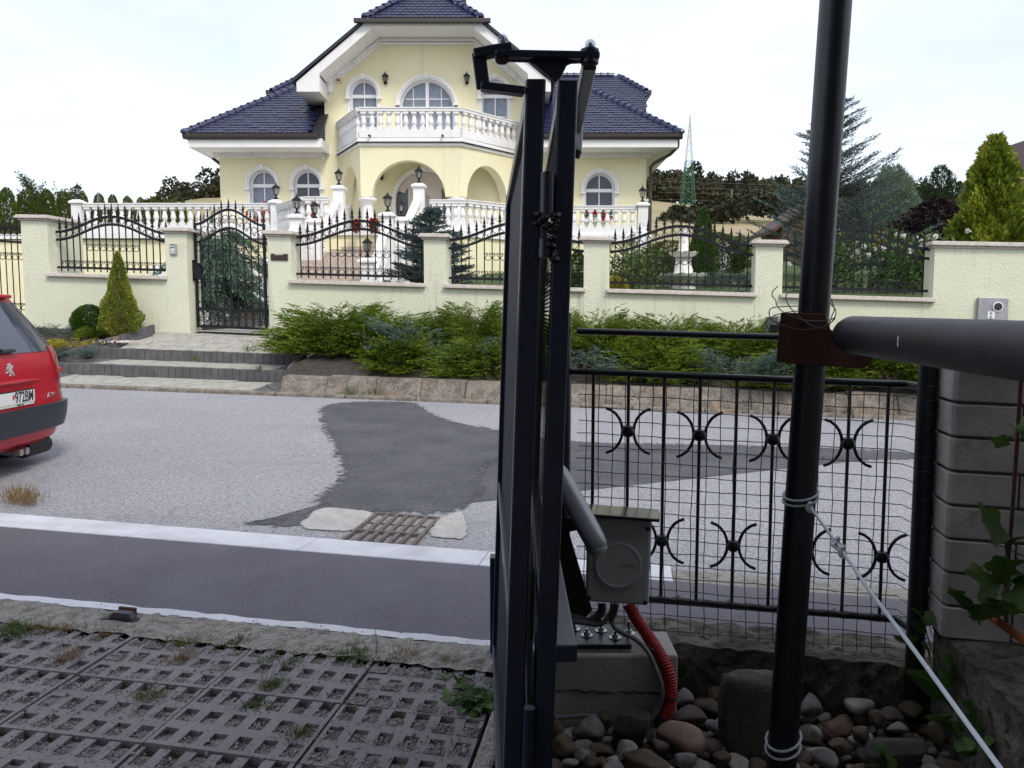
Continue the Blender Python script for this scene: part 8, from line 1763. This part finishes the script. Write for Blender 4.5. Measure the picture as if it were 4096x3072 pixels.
ob_.modifiers.new('sub', 'SUBSURF').levels = 2; ob_.modifiers['sub'].render_levels = 2
b = B(); zt = Z4(500) + .265; b.lathe([(.012, -.02), (.05, .0), (.052, .03), (.025, .055), (.03, .07), (.001, .10)], 14, fp + Vector((0, -.01, zt))); obj('water_jar', b, M['plaster'], fn_, smooth=True)
b = B(); rings = []
for (y, r) in ((585, 44), (560, 40), (530, 30), (505, 26)): rings.append([fp + Vector((r * u_ * (1 + .14 * math.sin(5 * 6.28 * k / 30 + y * .1)) * math.cos(6.28318 * k / 30), r * u_ * math.sin(6.28318 * k / 30), Z4(y))) for k in range(30)])
b.loft(rings); obj('draped_rock', b, M['plaster'], fn_, smooth=True)

# ================================================================== FAR THINGS
M['pygreen'] = mat('green_pylon_paint', (.03, .13, .07), .6); M['pywhite'] = mat('pale_pylon_paint', (.55, .57, .60), .6)
PY = 250.0; base = atY('f0', 1485, 455, PY); top = atY('f0', 1491, 248, PY); py = thing('power_pylon', base, 'lattice power pylon, green below and pale above, on the stubble field', 'pylon'); Hh = top.z - base.z
b1, b2 = B(), B()
def leg(u, sx, sy): w = 1.9 * (1 - u) ** 1.1 + .30 * (1 - u * .8); return Vector((base.x + (top.x - base.x) * u + sx * w, PY + sy * w, base.z - 1.0 + (Hh + 1.0) * u))
nl_ = 14
for i in range(nl_):
    u0, u1 = (i / nl_) ** .9, ((i + 1) / nl_) ** .9; bb_ = b1 if i < 7 else b2; r_ = .11 if i < 7 else .10
    cs = [(-1, -1), (1, -1), (1, 1), (-1, 1)]
    for k in range(4):
        a, c = cs[k], cs[(k + 1) % 4]; bb_.tube([leg(u0, *a), leg(u1, *a)], r_, 4); bb_.tube([leg(u0, *a), leg(u1, *c)], .05, 4); bb_.tube([leg(u0, *c), leg(u1, *a)], .05, 4); bb_.tube([leg(u1, *a), leg(u1, *c)], .05, 4)
obj('green_lattice', b1, M['pygreen'], py); obj('pale_lattice', b2, M['pywhite'], py)
for k, (pts, lab_) in enumerate((([('f0', 1440, 270), ('f0', 1500, 275), ('f0', 1750, 290), ('f0', 1905, 298), ('f0', 2212, 310)], 'uppermost pair of far power lines right of the villa'), ([('f0', 1440, 272), ('f0', 1750, 293), ('f0', 2212, 318)], 'far power line just below the uppermost one'), ([('f0', 1452, 289), ('f0', 1750, 305), ('f0', 2212, 330)], 'third far power line down in the sky at right'), ([('f0', 0, 254), ('f0', 300, 240), ('f0', 520, 230)], 'uppermost far power line in the left sky'), ([('f0', 0, 263), ('f0', 300, 252), ('f0', 500, 246)], 'middle far power line in the left sky'), ([('f0', 0, 270), ('f0', 300, 262), ('f0', 500, 258)], 'lowest far power line in the left sky'),
    ([('f0', 1420, 392), ('f0', 1750, 401), ('f0', 2090, 410)], 'top power line crossing before the wood'), ([('f0', 1420, 405), ('f0', 1750, 412), ('f0', 2090, 420)], 'second power line crossing before the wood'), ([('f0', 1420, 415), ('f0', 1750, 424), ('f0', 2090, 432)], 'third power line crossing before the wood'), ([('f0', 1420, 430), ('f0', 1750, 440), ('f0', 2090, 450)], 'lowest power line crossing before the wood'))):
    Y = 245 if k not in (3, 4, 5) else 200
    b = B(); b.tube([atY(*p, Y) for p in pts], .020 if k < 3 else .015, 4); props(obj('power_line', b, mat('cable_grey_%d' % k, (.30, .31, .33), .6)), lab_, 'cable', 'far power lines')
p0, p1 = atY('f0', 1580, 447, 210), atY('f0', 1581, 410, 210); up_thing = thing('wooden_pole', p0, 'thin wooden power pole standing in the field right of the pylon', 'pole'); b = B(); b.tube([p0 - Vector((0, 0, 1)), p1], .16, 6); obj('shaft', b, mat('weathered_wood', (.22, .18, .14), .9), up_thing); b = B(); b.tube([p1 + Vector((-.8, 0, -.4)), p1 + Vector((.8, 0, -.4))], .08, 4); obj('crossarm', b, M['dark'], up_thing)
# garden hut with brown roof
hp = atY('c4', 1760, 420, 32.0); hut = thing('garden_hut', (hp.x + .9, 32, 2.4), 'small hut with a dark brown pitched roof left of the pole', 'hut'); M['brownroof'] = mat('dark_brown_roof', (.060, .028, .030), .7)
b = B(); x0 = hp.x - .95; b.prism([(x0, hp.z - .0), (x0 + 1.9, hp.z + 1.35), (x0 + 3.8, hp.z - .0), (x0 + 3.8, hp.z - .14), (x0 + 1.9, hp.z + 1.2), (x0, hp.z - .14)], ID, 31.0, 34.2); obj('roof', b, M['brownroof'], hut); b = B(); b.prism([(x0 + .45, 2.2), (x0 + 3.35, 2.2), (x0 + 3.35, hp.z + .05), (x0 + 1.9, hp.z + 1.18), (x0 + .45, hp.z + .05)], ID, 31.4, 33.9); obj('hut_wall', b, mat('brown_boards', (.12, .075, .045), .9), hut)
ws = at2('c4', 1310, 480, 24, 2.6); b = B(); b.box(ws.x - .18, ws.x + .18, 24, 24.3, 2.6, atY('c4', 1310, 445, 24).z); props(obj('white_pier', b, M['white'], bevel=.01), 'small white garden pier far behind the fountain at right', 'pier')
nb = thing('neighbour_house', (22, 31, 2), 'dark brown roofed house peeping out at the right edge behind the golden thuja', 'house'); hp = atY('f0', 2212, 400, 40)
b = B(); b.prism([(hp.x - .1, hp.z - .5), (hp.x + 3.5, hp.z + 3.4), (hp.x + 7, hp.z - .5), (hp.x + 7, hp.z - .7), (hp.x - .1, hp.z - .7)], ID, 39.5, 48); obj('roof', b, M['brownroof'], nb); b = B(); b.box(hp.x + .4, hp.x + 6.6, 40, 47, 1.5, hp.z - .71); obj('wall', b, mat('brown_render', (.30, .20, .17), .9), nb)
# unseen house added behind the camera to shade the drive and forecourt
hb = thing('shade_house', (0, -10, 0), 'plain unseen house added behind the driveway to shade it', 'house'); b = B(); b.box(-12, 12, -16, -9.0, -.1, 5.0); obj('wall', b, mat('dull_render', (.22, .21, .20), .9), hb); b = B(); b.prism([(-16.4, 4.9), (-8.6, 4.9), (-12.5, 8.2)], lambda a, d, q: (d, a, q), -12.6, 12.6); obj('roof', b, mat('dull_red_tiles', (.14, .07, .05), .8), hb)
tq = np.random.default_rng(77); nq = 30000; dq = unit(tq.normal(size=(nq, 3))); Pq = dq * np.array([5.2, 3.2, 1.7]) * (tq.uniform(.25, 1, (nq, 1)) ** .5)
st_tree = thing('shade_tree', (3.4, -2.6, 0), 'broad unseen leafy tree added behind the viewer for shade', 'tree'); inst(fastmesh('shade_crown', *leaves(Pq, tq.normal(size=(nq, 3)) + np.array([0, 0, -.3]), .26, .13, tq), LM_['laurel']), 'crown', (1.2, -2.4, 5.2), st_tree); b = B(); b.tube([(3.4, -2.6, -.1), (3.35, -2.5, 1.6), (3.1, -2.0, 4.6)], [.19, .16, .09], 10); obj('trunk', b, BARK, st_tree, smooth=True)  # tree added out of view; its crown keeps sky light off the paving
sw_ = thing('shade_wall', S(2.4, 0, 0), 'high grey unseen wall added right of the drive for shade', 'wall'); b = B(); b.box(2.3, 2.5, -6, 2.5, -.1, 2.4, S); obj('wall', b, M['block'], sw_)  # wall added beyond the right edge to darken the near corner
